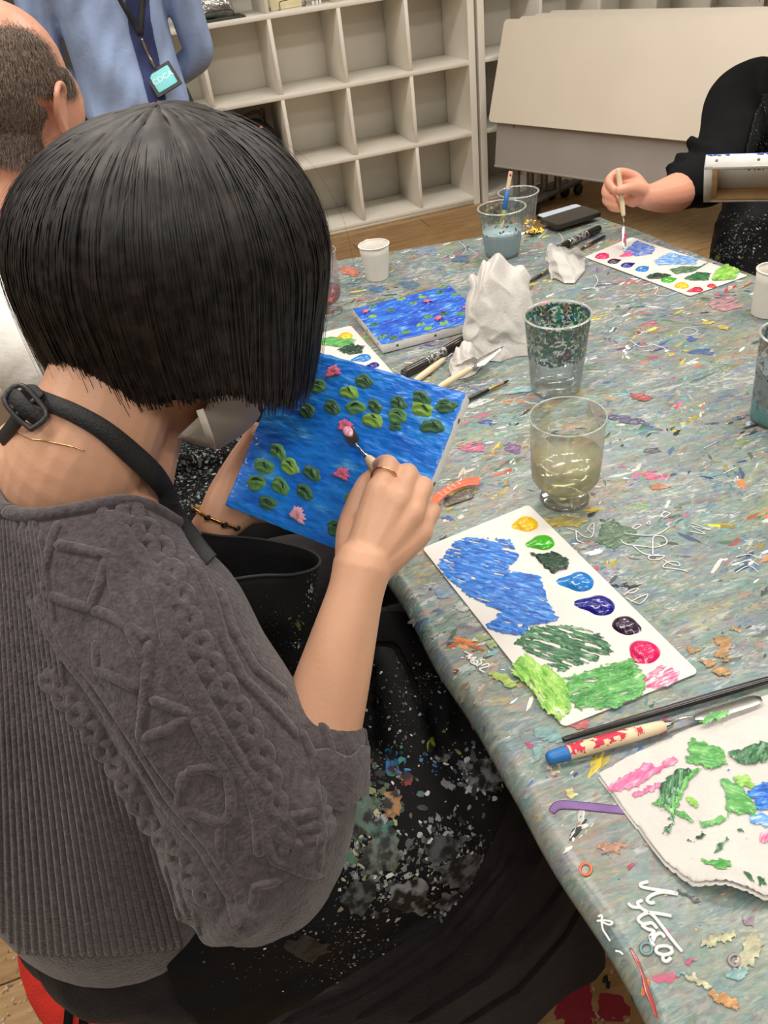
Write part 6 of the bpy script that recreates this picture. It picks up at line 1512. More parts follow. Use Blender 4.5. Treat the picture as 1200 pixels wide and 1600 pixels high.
# thin gold necklace
Q, NN = on_surface(SKB, [(28, 675), (45, 685), (65, 688), (90, 693), (115, 698), (132, 704)], 0.0008)
if len(Q) > 2: put('necklace', tube(Q, 0.0006, 6, 4), mat('gold_chain', rgb(220, 180, 130), 0.25, metal=1.0), W)
# collar: ribbed band around the neck opening
bm = bmesh.new(); bm.from_mesh(swm); bed = [e for e in bm.edges if e.is_boundary]
adj = {}
for e in bed:
    a_, b_ = e.verts[0].index, e.verts[1].index; adj.setdefault(a_, []).append(b_); adj.setdefault(b_, []).append(a_)
loops = []; seen = set()
for st_ in adj:
    if st_ in seen: continue
    lp = [st_]; seen.add(st_); cur = st_
    while True:
        nx_ = [q for q in adj[cur] if q not in seen]
        if not nx_: break
        cur = nx_[0]; seen.add(cur); lp.append(cur)
    loops.append(lp)
bm.verts.ensure_lookup_table()
lp = max(loops, key=len); cq = [bm.verts[i].co.copy() for i in lp]; bm.free()
for _ in range(14): cq = [(cq[i-1]+cq[i]*2+cq[(i+1) % len(cq)])/4 for i in range(len(cq))]
cq = cq[::3]
put('collar', tube(cq+[cq[0]], 0.0075, 10, 2, flat=0.8, rounded=False), KNIT, W)
# ring, bracelet
im, ip = P(*MCP['i']), P(*PIP['i'])
rc = along(im, ip, 0.55); ax_ = (ip-im).normalized(); e1 = ax_.orthogonal().normalized(); e2 = ax_.cross(e1)
ROSE = mat('rose_gold', rgb(226, 170, 130), 0.2, metal=1.0)
put('finger_ring', tube([rc+(e1*math.cos(a)+e2*math.sin(a))*0.0118 for a in [2*PI*k_/20 for k_ in range(21)]], 0.0011, 8, 1), ROSE, W)
wa = P(330, 822, 0.835); wb = P(343, 794, 0.834); ax_ = (wb-wa).normalized(); e1 = ax_.orthogonal().normalized(); e2 = ax_.cross(e1); wc = P(337, 808, 0.834)
WB_ = put('bracelet', tube([wc+(e1*math.cos(a)+e2*math.sin(a))*0.0265 for a in [2*PI*k_/28 for k_ in range(29)]], 0.0036, 8, 1, flat=0.5), mat('bracelet_gold', rgb(206, 168, 96), 0.22, metal=1.0), W)
for k_ in range(9):
    a = 2*PI*k_/9; p = wc+(e1*math.cos(a)+e2*math.sin(a))*0.0282
    put('dark_link', ellipsoid(p, (0.0042, 0.0042, 0.0022), None, 8, 6), mat('dark_link', rgb(30, 28, 26), 0.25, metal=0.5), WB_)
# face mask with its ear loop
mk = MB(); nu_, nv_ = 24, 14
for j in range(nv_+1):
    for i in range(nu_+1):
        a = (i/nu_-0.5)*2.5; t_ = j/nv_
        z = -0.115+0.105*t_; rx = 0.070-0.020*max(0, (0.35-t_))/0.35*1.0; ry = 0.098+0.018*math.sin(PI*min(1, t_*1.05))*math.cos(a)
        q = V(rx*math.sin(a)*1.02, 0.02+(ry-0.012)*math.cos(a)-0.012, z+0.014*abs(math.sin(a)))
        mk.v.append(HMW @ (q*0.98))
for j in range(nv_):
    for i in range(nu_): mk.f.append((j*(nu_+1)+i, j*(nu_+1)+i+1, (j+1)*(nu_+1)+i+1, (j+1)*(nu_+1)+i))
MASK = mat('mask_grey', rgb(196, 188, 176), 0.8, 0.04, 40, 0.2, 300)
mo = put('face_mask', mk, MASK, W); md = mo.modifiers.new('t', 'SOLIDIFY'); md.thickness = 0.0012
put('mask_loop', ribbon([P(312, 640, 0.615), P(320, 662, 0.618), P(328, 684, 0.63), P(333, 700, 0.655)], [-fw]*4, 0.0062, 0.0008), MASK, mo)

# hair: shell plus strands of a chin length bob
E1 = V(0.949, -0.314, 0); E2 = V(0.314, 0.949, 0); E3 = V(0, 0, 1)
HA, HB = 0.1315, 0.112
def hair_pt(phi, v, lift=0.0):
    """phi around the head (0 = towards the face/right of photo, -pi/2 = towards the camera), v 0 crown .. 1 hem"""
    c, s_ = math.cos(phi), math.sin(phi)
    front = smooth01((c-0.35)/0.6); back = max(0, -c)
    hem = -0.084-0.030*front-0.010*max(0, c)-0.006*back
    top = 0.106
    th = v*1.0
    z = top+(hem-top)*(1-math.cos(min(1, th/0.62)*PI/2))*0.52 if th < 0.62 else None
    if th < 0.62: rad_ = math.sin(th/0.62*PI/2)**(0.80+0.30*max(0, c))
    else: rad_ = 1.0-(0.14-0.06*back+0.06*front)*((th-0.62)/0.38)**1.3
    if z is None: z = top+(hem-top)*(0.52+0.48*((th-0.62)/0.38))
    sx_ = 0.024*max(0, 1-v)**1.7
    a = HA*(1-0.02*front); b_ = HB
    p = HC+E1*(a*rad_*c+sx_)+E2*(b_*rad_*s_+0.010*max(0, 1-v))+E3*(z)
    n_ = (E1*c/HA+E2*s_/HB+E3*0.9*max(0, 1-v)*10*(1 if v < 0.5 else 0.3)).normalized()
    return p+n_*lift
HAIRM, nt, b = base_mat('black_brown_hair')
tc = N(nt, 'ShaderNodeTexCoord'); oi = N(nt, 'ShaderNodeTexNoise'); oi.inputs['Scale'].default_value = 90; nt.links.new(tc.outputs['Object'], oi.inputs['Vector'])
rp = N(nt, 'ShaderNodeValToRGB'); rp.color_ramp.elements[0].color = rgb(16, 14, 14); rp.color_ramp.elements[1].color = rgb(52, 44, 42); rp.color_ramp.elements[0].position = 0.38; rp.color_ramp.elements[1].position = 0.72
nt.links.new(oi.outputs[0], rp.inputs[0]); nt.links.new(rp.outputs[0], b.inputs['Base Color'])
b.inputs['Roughness'].default_value = 0.48; b.inputs['Specular IOR Level'].default_value = 0.42
sh = MB(); NP_, NV_ = 96, 30
for j in range(NV_+1):
    for i in range(NP_):
        v = max(0.004, j/NV_*0.985); phi = 2*PI*i/NP_
        sh.v.append(hair_pt(phi, v, -0.004-0.003*noise.noise(V(math.cos(phi)*9, math.sin(phi)*9, v*1.2))))
for j in range(NV_):
    for i in range(NP_): sh.f.append((j*NP_+i, j*NP_+(i+1) % NP_, (j+1)*NP_+(i+1) % NP_, (j+1)*NP_+i))
ho = put('hair', sh, HAIRM, W); md = ho.modifiers.new('t', 'SOLIDIFY'); md.thickness = 0.006; md.offset = -1
rd = random.Random(12)
def strands(count, lift0, lift1, r_, name, seed, phir=(0, 2*PI), v0=(0.0, 0.25), v1=(0.9, 1.02), wild=0.0):
    rd = random.Random(seed); mb = MB()
    for _ in range(count):
        phi = rd.uniform(*phir); cl = noise.noise(V(math.cos(phi)*14, math.sin(phi)*14, seed))
        a0 = rd.uniform(*v0)*rd.random(); a1 = rd.uniform(*v1); lf = rd.uniform(lift0, lift1)+0.0025*cl; tw = rd.gauss(0, 0.05); ph0 = rd.uniform(0, 6); wl = rd.gauss(0, wild)
        pts = []; nseg = 13
        for k_ in range(nseg+1):
            t_ = k_/nseg; v = max(0.006, a0+(a1-a0)*t_)
            pts.append(hair_pt(phi+tw*t_+0.012*math.sin(3*t_+ph0)+0.12*(1-t_)**3, v, lf*min(1, 0.2+t_*2.2)+wl*t_*t_))
        rings = []
        for k_, p in enumerate(pts):
            t = (pts[min(k_+1, nseg)]-pts[max(k_-1, 0)]).normalized(); o_ = p-HC; s_ = t.cross(o_).normalized(); n_ = s_.cross(t)
            w_ = r_*(0.35+0.65*math.sin(PI*min(0.92, 0.12+0.8*k_/nseg)))
            rings.append([p-s_*w_, p+n_*w_*0.55, p+s_*w_])
        mb.join(loft(rings, cap=False, closed=False))
    return put(name, mb, HAIRM, ho)
o = strands(4200, -0.002, 0.0035, 0.0010, 'strands', 3); o['kind'] = 'stuff'
o = strands(900, 0.001, 0.005, 0.0006, 'strands', 4, wild=0.003); o['kind'] = 'stuff'
o = strands(700, -0.002, 0.004, 0.0008, 'front_strands', 5, (-0.95, 0.35), (0.1, 0.5), (0.93, 1.06)); o['kind'] = 'stuff'
o = strands(60, 0.004, 0.012, 0.0003, 'flyaway_strands', 6, v0=(0.1, 0.6), v1=(0.7, 1.0), wild=0.012); o['kind'] = 'stuff'

# apron strings and the dark layer under the sweater hem
for k_, pl in enumerate(([(122, 1500), (112, 1540), (106, 1600), (100, 1660)], [(128, 1498), (132, 1550), (130, 1610), (134, 1670)], [(140, 1500), (152, 1550), (158, 1610), (160, 1660)])):
    put('apron_string', ribbon([T(x, y, 0.50-0.03*j-0.012*k_)-ray(x, y)*0.02 for j, (x, y) in enumerate(pl)], [-fw]*len(pl), 0.010, 0.0012), BLACKC, W)
HEM = mat('dark_knit_hem', rgb(66, 58, 60), 0.95, 0.15, 90, 0.5, 240, sheen=0.2)
hemr = [ring((-0.33, -3.60), 0.150, 0.118, 0.47), ring((-0.33, -3.60), 0.156, 0.124, 0.50), ring((-0.333, -3.592), 0.154, 0.12, 0.55), ring((-0.335, -3.588), 0.15, 0.115, 0.60)]
put('sweater_hem', loft(hemr, cap=False), HEM, W)

# the palette knife in her hand
pl_n = (HM.to_3x3() @ V(0, 0, 1)).normalized(); pl_c = HM.translation
def on_canvas(x, y, off):
    d = ray(x, y); t_ = (pl_c-CAM).dot(pl_n)/d.dot(pl_n); return CAM+d*t_+pl_n*off
tip = on_canvas(541, 668, 0.003); bs = on_canvas(562, 699, 0.010); hf = P(577, 718, px_of(on_canvas(577, 718, 0.018))[2]); he = P(640, 795, 0.700)
kn, kh, kb_ = palette_knife('small palette knife with pink paint held in the right hand of the woman', he, hf, bs, tip, 0.0056, pl_n, 0.0062, 0.0060, rnd=False)
o = put('pink_paint', ellipsoid(along(tip, bs, 0.3)+pl_n*0.0016, (0.0048, 0.0075, 0.0022), Matrix((ray(600, 800).cross(tip-bs).normalized(), (tip-bs).normalized(), pl_n)).transposed(), 14, 8), M_FL[1], kb_)
# ------------------------------------------------------------------ balding man beside her
def torso(mb, axs, fwd, levels, n=28):
    rings = []
    for c, wd, dp, z in levels:
        rings.append([V(c[0], c[1], z)+axs*(wd*math.copysign(abs(math.cos(a))**0.85, math.cos(a)))+fwd*(dp*math.copysign(abs(math.sin(a))**0.85, math.sin(a))) for a in [2*PI*j/n for j in range(n)]])
    mb.join(loft(rings))
def simple_hand(mb, wr, dirv, palm_n, k=1.0, curl=0.5):
    """palm with four fingers and a thumb; dirv points to the fingertips, palm_n out of the back of the hand"""
    d = dirv.normalized(); n_ = (palm_n-d*palm_n.dot(d)).normalized(); s_ = d.cross(n_)
    mb.join(tube([wr, wr+d*0.045*k, wr+d*0.085*k], [0.026*k, 0.036*k, 0.036*k], 16, 4, flat=0.42, upv=n_))
    for i, L_ in enumerate((0.068, 0.076, 0.071, 0.056)):
        b0_ = wr+d*0.085*k+s_*(0.027-0.018*i)*k
        mb.join(tube([wr+d*0.06*k+s_*(0.025-0.0165*i)*k, b0_, b0_+d*L_*0.45*k-n_*L_*0.12*curl*k, b0_+d*L_*(0.78-0.2*curl)*k-n_*L_*0.5*curl*k, b0_+d*L_*(1-0.45*curl)*k-n_*L_*0.85*curl*k], [0.0095*k, 0.0093*k, 0.0088*k, 0.0078*k, 0.006*k], 10, 3))
    mb.join(tube([wr+d*0.018*k+s_*0.02*k, wr+d*0.045*k+s_*0.045*k-n_*0.008*k, wr+d*0.075*k+s_*0.055*k-n_*0.014*k, wr+d*0.1*k+s_*0.056*k-n_*0.02*k], [0.015*k, 0.0125*k, 0.0105*k, 0.007*k], 10, 3))
MN = thing('person', 'balding man in a white shirt and apron seated beyond the woman', 'person', (-0.38, -2.78, 0), world=True)
MC = P(18, 158, 1.06); MF = V(0.56, 0.81, -0.22); MU = V(0.18, 0.12, 0.97)
mh, MM = head_mb(MC, MF, MU, 1.06)
FmF = V(0.90, 0.43, 0); FmA = V(-0.43, 0.90, 0)
nb_ = MC+V(-0.075, -0.045, -0.165)
skm = MB(); skm.join(mh)
limb(skm, [MC+V(-0.03, -0.02, -0.04), MC+V(-0.045, -0.03, -0.10), nb_, nb_+V(-0.02, -0.005, -0.07)], [0.064, 0.062, 0.068, 0.085], 22)
mel = V(-0.20, -2.985, 0.79); mwr = V(0.0, -2.83, 0.775); 
limb(skm, [mel, along(mel, mwr, 0.5), mwr], [0.042, 0.036, 0.027], 16)
simple_hand(skm, mwr, V(1, 0.35, -0.15), V(0, -0.3, 1), 1.0, 0.5)
mml = V(-0.16, -2.56, 0.79); mwl = V(0.03, -2.62, 0.775)
limb(skm, [mml, along(mml, mwl, 0.5), mwl], [0.042, 0.036, 0.027], 16); simple_hand(skm, mwl, V(1, -0.2, -0.1), V(0, 0.3, 1), 1.0, 0.5)
mhm = remesh(skm, 0.0032, 3); MHB = bvh_of(mhm)
put('body', mhm, SKIN_M, MN); eyes(MM, MN, 1.06)
# short hair round the back and sides, thin on top
MHAIR = mat('short_brown_grey_hair', rgb(84, 70, 60), 0.75, 0.3, 220, 0.5, 500, col2=rgb(150, 130, 116))
MMi = MM.inverted(); rd = random.Random(4); hb = MB(); cap_ = MB()
tri = [(p.vertices[:], p.center.copy(), p.normal.copy(), p.area) for p in mhm.polygons]
def hairiness(q):
    q = q/1.06
    if q.z < -0.075 or q.y > 0.05 or (abs(q.x) > 0.066 and q.z < 0.012 and q.y > -0.042) or abs(q.x) > 0.079: return 0
    if q.z < 0.01 and q.y > -0.02: return 0
    low = smooth01((q.z+0.075)/0.02)
    topb = smooth01((0.088-q.z-0.25*max(0, q.y+0.03))/0.03)
    top2 = smooth01((0.02-q.y)/0.05) if q.z > 0.04 else smooth01((0.045-q.y)/0.02)
    return low*topb*top2
vi = {}
for vs_, c, n_, ar in tri:
    q = MMi @ c
    hv = hairiness(q)
    if hv > 0.35:
        f = []
        for v in vs_:
            if v not in vi:
                vi[v] = len(cap_.v); vv = mhm.vertices[v]; hq = hairiness(MMi @ vv.co); cap_.v.append(vv.co+vv.normal*(0.0006+0.0035*hq))
            f.append(vi[v])
        cap_.f.append(tuple(f))
    cnt = hv*ar*900000
    k_ = int(cnt)+(1 if rd.random() < cnt-int(cnt) else 0)
    for _ in range(min(k_, 6)):
        g_ = (MM.to_3x3() @ V(rd.gauss(0, 0.35), -0.35+rd.gauss(0, 0.3), -1)).normalized(); g_ = (g_-n_*g_.dot(n_)).normalized(); s_ = g_.cross(n_)*0.0007
        p = c+V(rd.gauss(0, 0.0015), rd.gauss(0, 0.0015), rd.gauss(0, 0.0015)); L_ = rd.uniform(0.008, 0.016)
        o_ = len(hb.v); hb.v += [p-s_+n_*0.002, p+s_+n_*0.002, p+g_*L_+n_*0.0055]; hb.f.append((o_, o_+1, o_+2))
mho = put('hair', cap_, MHAIR, MN)
o = put('short_strands', hb, MHAIR, mho); o['kind'] = 'stuff'
shm = MB(); TC = nb_+V(-0.03, -0.005, 0)
torso(shm, FmA, FmF, [((-0.41, -2.80), 0.17, 0.13, 0.50), ((-0.40, -2.80), 0.185, 0.145, 0.62), ((-0.375, -2.79), 0.19, 0.14, 0.78), ((TC.x-0.01, TC.y), 0.195, 0.125, 0.90), ((TC.x, TC.y), 0.185, 0.105, 0.97), ((TC.x, TC.y), 0.14, 0.088, 1.015), ((TC.x, TC.y), 0.09, 0.078, 1.045)])
limb(shm, [V(TC.x+0.03, TC.y-0.13, 0.975), V(TC.x+0.05, TC.y-0.19, 0.94), along(V(TC.x+0.05, TC.y-0.19, 0.94), mel, 0.6), mel, along(mel, mwr, 0.3)], [0.05, 0.066, 0.064, 0.06, 0.05], 18)
limb(shm, [V(TC.x-0.06, TC.y+0.13, 0.975), V(TC.x-0.06, TC.y+0.19, 0.94), mml, along(mml, mwl, 0.3)], [0.05, 0.066, 0.06, 0.05], 18)
for a, b_ in ((V(-0.46, -2.87, 0.8), V(-0.40, -2.93, 0.62)), (V(-0.42, -2.9, 0.9), V(-0.38, -2.94, 0.7))): limb(shm, [a, along(a, b_, 0.5)+V(-0.01, -0.01, 0), b_], [0.012, 0.02, 0.012], 10)
smm = remesh(shm, 0.008, 5)
SHIRT = mat('white_shirt', rgb(226, 222, 216), 0.8, 0.03, 20, 0.25, 120)
MSB = bvh_of(smm); put('shirt', smm, SHIRT, MN)
cr_ = [[nb_+V(-0.012, 0, dz)+FmA*(r_*math.cos(a))+FmF*(r_*0.95*math.sin(a)+0.004) for a in [2*PI*j/32 for j in range(32)]] for dz, r_ in ((-0.055, 0.098), (-0.03, 0.088), (-0.005, 0.078), (-0.004, 0.075), (-0.03, 0.08))]
put('collar', loft(cr_, cap=False), SHIRT, MN)
Q, NN = on_surface(MSB, dense([(-15, 305), (5, 318), (22, 336), (34, 352)], 8), 0.004)
if len(Q) > 2: put('apron_strap', ribbon(Q, NN, 0.016, 0.0012, 2), BLACKC, MN)
mlap = MB()
limb(mlap, [V(-0.42, -2.86, 0.53), V(-0.2, -2.90, 0.565), V(0.04, -2.90, 0.56)], [0.11, 0.105, 0.085], 20); limb(mlap, [V(-0.42, -2.72, 0.53), V(-0.2, -2.68, 0.565), V(0.04, -2.66, 0.56)], [0.11, 0.105, 0.085], 20)
limb(mlap, [V(-0.36, -2.79, 0.56), V(-0.15, -2.79, 0.56), V(0.0, -2.78, 0.55)], [0.12, 0.10, 0.07], 20)
limb(mlap, [V(-0.35, -2.98, 0.54), V(-0.12, -3.06, 0.555), V(0.02, -3.06, 0.54)], [0.09, 0.092, 0.07], 18)
for y_ in (-2.91, -2.66): limb(mlap, [V(0.04, y_, 0.55), V(0.07, y_, 0.3), V(0.08, y_, 0.09)], [0.08, 0.065, 0.05], 16)
for a, b_, r_ in ((V(-0.3, -2.96, 0.63), V(-0.05, -2.96, 0.64), 0.02), (V(-0.25, -2.82, 0.66), V(0.0, -2.84, 0.64), 0.02)): limb(mlap, [a, along(a, b_, 0.5)+V(0, 0, 0.02), b_], [r_*0.5, r_, r_*0.5], 10)
mlm = remesh(mlap, 0.009, 5); MLB = bvh_of(mlm)
mlo = put('apron', mlm, BLACKC, MN)
fk_ = Flecks(); splat_on(MLB, fk_, [(300, 740, 80, 60, 420, WH+[(210, 212, 212), (110, 130, 130)], 0.0008, 0.0075), (360, 700, 60, 30, 120, WH+[(190, 80, 100), (80, 110, 160), (100, 140, 130)], 0.0008, 0.006), (270, 800, 40, 30, 80, WH, 0.0008, 0.006), (290, 700, 60, 14, 90, [(90, 120, 116), (130, 150, 150), (60, 80, 80)], 0.001, 0.006)], 14)
fk_.build('paint_splatter', attr_mat('apron_paint'), mlo)
for y_ in (-2.91, -2.66):
    so = put('shoe', remesh(MB().join(tube([V(0.03, y_, 0.05), V(0.1, y_, 0.055), V(0.2, y_, 0.04), V(0.26, y_, 0.03)], [0.036, 0.044, 0.044, 0.03], 16, 4)), 0.008, 3), BLK, MN)
ms = thing('stool', 'stool under the balding man, hidden behind the woman', 'stool', (-0.41, -2.79, 0))
put('seat', lathe([(0.0005, 0.37), (0.155, 0.37), (0.17, 0.39), (0.168, 0.41), (0.0005, 0.42)], 36), mat('red_fabric', (0, 0, 0, 1)), ms)
for a in (0.6, 2.17, 3.74, 5.3): put('leg', tube([V(0.1*math.cos(a), 0.1*math.sin(a), 0.37), V(0.19*math.cos(a), 0.19*math.sin(a), 0.008)], 0.012, 8, 2), METG, ms)

# ------------------------------------------------------------------ standing person in a light blue shirt
BP = thing('person', 'standing person in a light blue shirt with a lanyard badge', 'person', (-0.03, -1.08, 0), world=True)
bc0 = V(-0.035, -1.10, 0); bF = V(-0.06, -1, 0).normalized(); bA = V(1, -0.06, 0).normalized()
bs_ = MB()
torso(bs_, bA, bF, [((bc0.x, bc0.y), 0.165, 0.125, 0.895), ((bc0.x, bc0.y), 0.178, 0.14, 0.93), ((bc0.x, bc0.y), 0.168, 0.13, 1.05), ((bc0.x, bc0.y), 0.168, 0.125, 1.2), ((bc0.x, bc0.y), 0.195, 0.12, 1.32), ((bc0.x, bc0.y), 0.16, 0.095, 1.40), ((bc0.x, bc0.y), 0.08, 0.07, 1.445)])
for s_ in (-1, 1): limb(bs_, [bc0+bA*0.15*s_+V(0, 0, 1.38), bc0+bA*0.205*s_+V(0, 0, 1.33), bc0+bA*0.238*s_-bF*0.03+V(0, 0, 1.13), bc0+bA*0.232*s_-bF*0.06+V(0, 0, 1.04), bc0+bA*0.12*s_-bF*0.17+V(0, 0, 0.98)], [0.055, 0.062, 0.054, 0.05, 0.042], 16)
bsm = remesh(bs_, 0.007, 3)
for v in bsm.vertices:
    q = v.co; v.co = q+V(0, -1, 0)*(0.020*noise.noise(V(q.x*9+q.z*3, 3, q.z*4))+0.012*noise.noise(V(q.x*22-q.z*8, 1, q.z*9)))
BSB = bvh_of(bsm)
put('shirt', bsm, mat('light_blue_shirt', rgb(146, 166, 204), 0.8, 0.06, 10, 0.3, 90), BP)
NAVY = mat('navy_tee', rgb(48, 56, 100), 0.85, 0.1, 30)
no_ = put('navy_front', patch(BSB, [(188, -60), (228, -60), (234, 30), (248, 95), (262, 180), (238, 182), (222, 120), (202, 50)], 2, 0.005, maxedge=0.08), NAVY, BP)
md = no_.modifiers.new('t', 'SOLIDIFY'); md.thickness = 0.003
LAN = mat('lanyard_black', rgb(34, 34, 36), 0.6)
for l in ([(178, -40), (190, 0), (204, 28), (219, 54)], [(225, -40), (222, 0), (221, 28), (220, 54)]):
    Q, NN = on_surface(BSB, dense(l, 10), 0.009); 
    if len(Q) > 2: put('lanyard', ribbon(Q, NN, 0.016, 0.001, 2), LAN, BP)
def bpt(x, y, off=0.014):
    h = hit(BSB, x, y); p = (h[0] if h[0] is not None else P(x, y, 2.4)); return p-ray(x, y).normalized()*off
put('lanyard_clip', tube([bpt(222, 62), bpt(226, 72), bpt(231, 84), bpt(237, 96), bpt(241, 104)], [0.004, 0.005, 0.0035, 0.0055, 0.004], 8, 3), mat('clip_metal', rgb(200, 186, 160), 0.25, metal=1.0), BP)
d0 = px_of(bpt(255, 128))[2]-0.012
bq = [P(226, 118, d0), P(264, 95, d0), P(284, 133, d0), P(245, 155, d0)]
bw_ = (bq[1]-bq[0]).normalized(); bh_ = (bq[3]-bq[0]); bh_ = (bh_-bw_*bh_.dot(bw_)).normalized(); Lw = (bq[1]-bq[0]).length; Lh = (bq[3]-bq[0]).length; bnn = bh_.cross(bw_).normalized()
if bnn.dot(fw) > 0: bnn = -bnn
def badge(m0, z0, z1, wid=None):
    pl = rounded_plate(Lw-2*m0, Lh-2*m0, z1-z0, 0.004); pl.v = [bq[0]+bw_*(p.x+m0)+bh_*(p.y+m0)+bnn*(z0+p.z) for p in pl.v]; return pl
BG = put('badge_holder', badge(0, 0, 0.004), LAN, BP, 40)
put('badge_card', badge(0.011, 0.004, 0.0046), mat('teal_card', rgb(88, 186, 190), 0.3), BG, 40)
fc = bpy.data.curves.new('badge_text', 'FONT'); fc.body = 'CDCA'; fc.size = 0.026; fc.align_x = 'CENTER'; fc.align_y = 'CENTER'; fc.extrude = 0.0002
fo = bpy.data.objects.new('tmp', fc); COL.objects.link(fo); dg = bpy.context.evaluated_depsgraph_get(); tm = bpy.data.meshes.new_from_object(fo.evaluated_get(dg)); bpy.data.objects.remove(fo)
ctr = bq[0]+bw_*Lw/2+bh_*Lh*0.46+bnn*0.0049
tm.transform(Matrix(((bw_.x, -bh_.x, bnn.x, ctr.x), (bw_.y, -bh_.y, bnn.y, ctr.y), (bw_.z, -bh_.z, bnn.z, ctr.z), (0, 0, 0, 1))))
put('badge_lettering', tm, mat('pale_print', rgb(206, 232, 230), 0.4), BG)
pn = MB()
for s_ in (-1, 1): limb(pn, [bc0+bA*0.09*s_+V(0, 0, 0.92), bc0+bA*0.09*s_+V(0, 0, 0.5), bc0+bA*0.09*s_+V(0, 0, 0.06)], [0.10, 0.075, 0.06], 16)
put('trousers', remesh(pn, 0.012, 3), mat('dark_trousers', rgb(44, 42, 46), 0.85), BP)
for s_ in (-1, 1): put('shoe', remesh(MB().join(tube([bc0+bA*0.09*s_-bF*0.05+V(0, 0, 0.045), bc0+bA*0.09*s_+bF*0.08+V(0, 0, 0.045), bc0+bA*0.09*s_+bF*0.16+V(0, 0, 0.035)], [0.04, 0.042, 0.03], 14, 4)), 0.01, 3), BLK, BP)
bsk = MB(); bh2, BM = head_mb(bc0+bF*0.03+V(0, 0, 1.60), V(-0.05, -1, -0.25), V(0, -0.25, 1), 1.0); bsk.join(bh2)
limb(bsk, [bc0+V(0, 0, 1.38), bc0+bF*0.005+V(0, 0, 1.47), bc0+bF*0.02+V(0, 0, 1.56)], [0.06, 0.052, 0.055], 18)
for s_ in (-1, 1):
    wv_ = bc0+bA*0.12*s_-bF*0.17+V(0, 0, 0.98); limb(bsk, [bc0+bA*0.2*s_-bF*0.1+V(0, 0, 1.0), wv_], [0.032, 0.026], 12); simple_hand(bsk, wv_, -bA*s_+V(0, 0, -0.3), -bF, 0.95, 0.4)
put('body', remesh(bsk, 0.005, 3), SKIN, BP); eyes(BM, BP)
def cap_hair(M, parent, m, k=1.0, low=-0.03):
    mb = MB(); nu_, nv_ = 40, 16
    for j in range(nv_+1):
        for i in range(nu_):
            a = 2*PI*i/nu_; front = max(0, math.sin(a)); zlow = low+0.085*front**1.5
            t_ = j/nv_; zmax = 0.12; z = zmax+(zlow-zmax)*t_; q = max(0, 1-((z-0.028)/0.094)**2)**0.5 if z > 0.028 else 1
            mb.v.append(M @ (V(0.083*q*math.cos(a), -0.012+0.101*q*math.sin(a), z)*k+V(0, 0, 0.002*math.sin(9*a))))
    for j in range(nv_):
        for i in range(nu_): mb.f.append((j*nu_+i, j*nu_+(i+1) % nu_, (j+1)*nu_+(i+1) % nu_, (j+1)*nu_+i))
    o = put('hair', mb, m, parent); md = o.modifiers.new('t', 'SOLIDIFY'); md.thickness = 0.006; md.offset = -1; return o
cap_hair(BM, BP, HAIRM, 1.0, -0.04)

# ------------------------------------------------------------------ person in the black hoodie on the right
RP = thing('person', 'person in a black hoodie and splattered apron holding a canvas on the right', 'person', (1.5, -2.5, 0), world=True)
RS = P(1165, 135, 1.98)
rF = V(-0.94, -0.34, 0); rA = V(0.34, -0.94, 0)      # facing, and from the right shoulder towards the left
rc0 = RS+rA*0.17+V(0, 0, -0.0)
hd_ = MB()
torso(hd_, rA, rF, [((rc0.x+0.05, rc0.y+0.02), 0.18, 0.13, 0.48), ((rc0.x+0.05, rc0.y+0.02), 0.19, 0.14, 0.6), ((rc0.x+0.03, rc0.y+0.01), 0.19, 0.135, 0.75), ((rc0.x, rc0.y), 0.19, 0.125, RS.z-0.07), ((rc0.x, rc0.y), 0.175, 0.105, RS.z), ((rc0.x, rc0.y), 0.12, 0.085, RS.z+0.05), ((rc0.x, rc0.y), 0.08, 0.075, RS.z+0.08)])
RE = P(1112, 275, 1.83); RW = P(1014, 308, 1.705)
limb(hd_, [RS+rA*0.03, P(1150, 160, 1.95), P(1138, 215, 1.89), RE, P(1085, 285, 1.80), P(1068, 293, 1.775)], [0.07, 0.075, 0.070, 0.064, 0.057, 0.05], 20)
for pts, r_ in (([(1080, 222), (1105, 240), (1135, 250)], 0.022), ([(1062, 245), (1088, 262), (1115, 285)], 0.020), ([(1048, 262), (1066, 282), (1085, 318)], 0.020)): limb(hd_, [P(x, y, 1.80) for x, y in pts], [r_*0.7, r_, r_*0.6], 10)
LS = rc0+rA*0.16; LEl = LS+V(-0.02, -0.06, -0.24); LWr = P(1345, 292, 1.66)
limb(hd_, [LS-rA*0.03, LS+V(0.0, -0.03, -0.03), along(LS, LEl, 0.6), LEl, along(LEl, LWr, 0.5)], [0.07, 0.075, 0.068, 0.06, 0.05], 18)
hmm = remesh(hd_, 0.008, 4); HDB = bvh_of(hmm)
put('hoodie', hmm, mat('black_fleece', rgb(18, 18, 19), 0.9, 0.15, 20, 0.35, 160, spec=0.12), RP)
rsk = MB(); rh_, RM = head_mb(rc0+rF*0.07+V(0, 0, 0.245), rF+V(0, 0, -0.5), V(0, 0, 1)+rF*0.4, 1.0); rsk.join(rh_)
limb(rsk, [rc0+V(0, 0, 0.02), rc0+rF*0.02+V(0, 0, 0.11), rc0+rF*0.05+V(0, 0, 0.19)], [0.065, 0.056, 0.055], 18)
limb(rsk, [RE, P(1075, 292, 1.785), P(1045, 304, 1.745), RW, P(1000, 302, 1.70)], [0.042, 0.043, 0.039, 0.027, 0.025], 18)
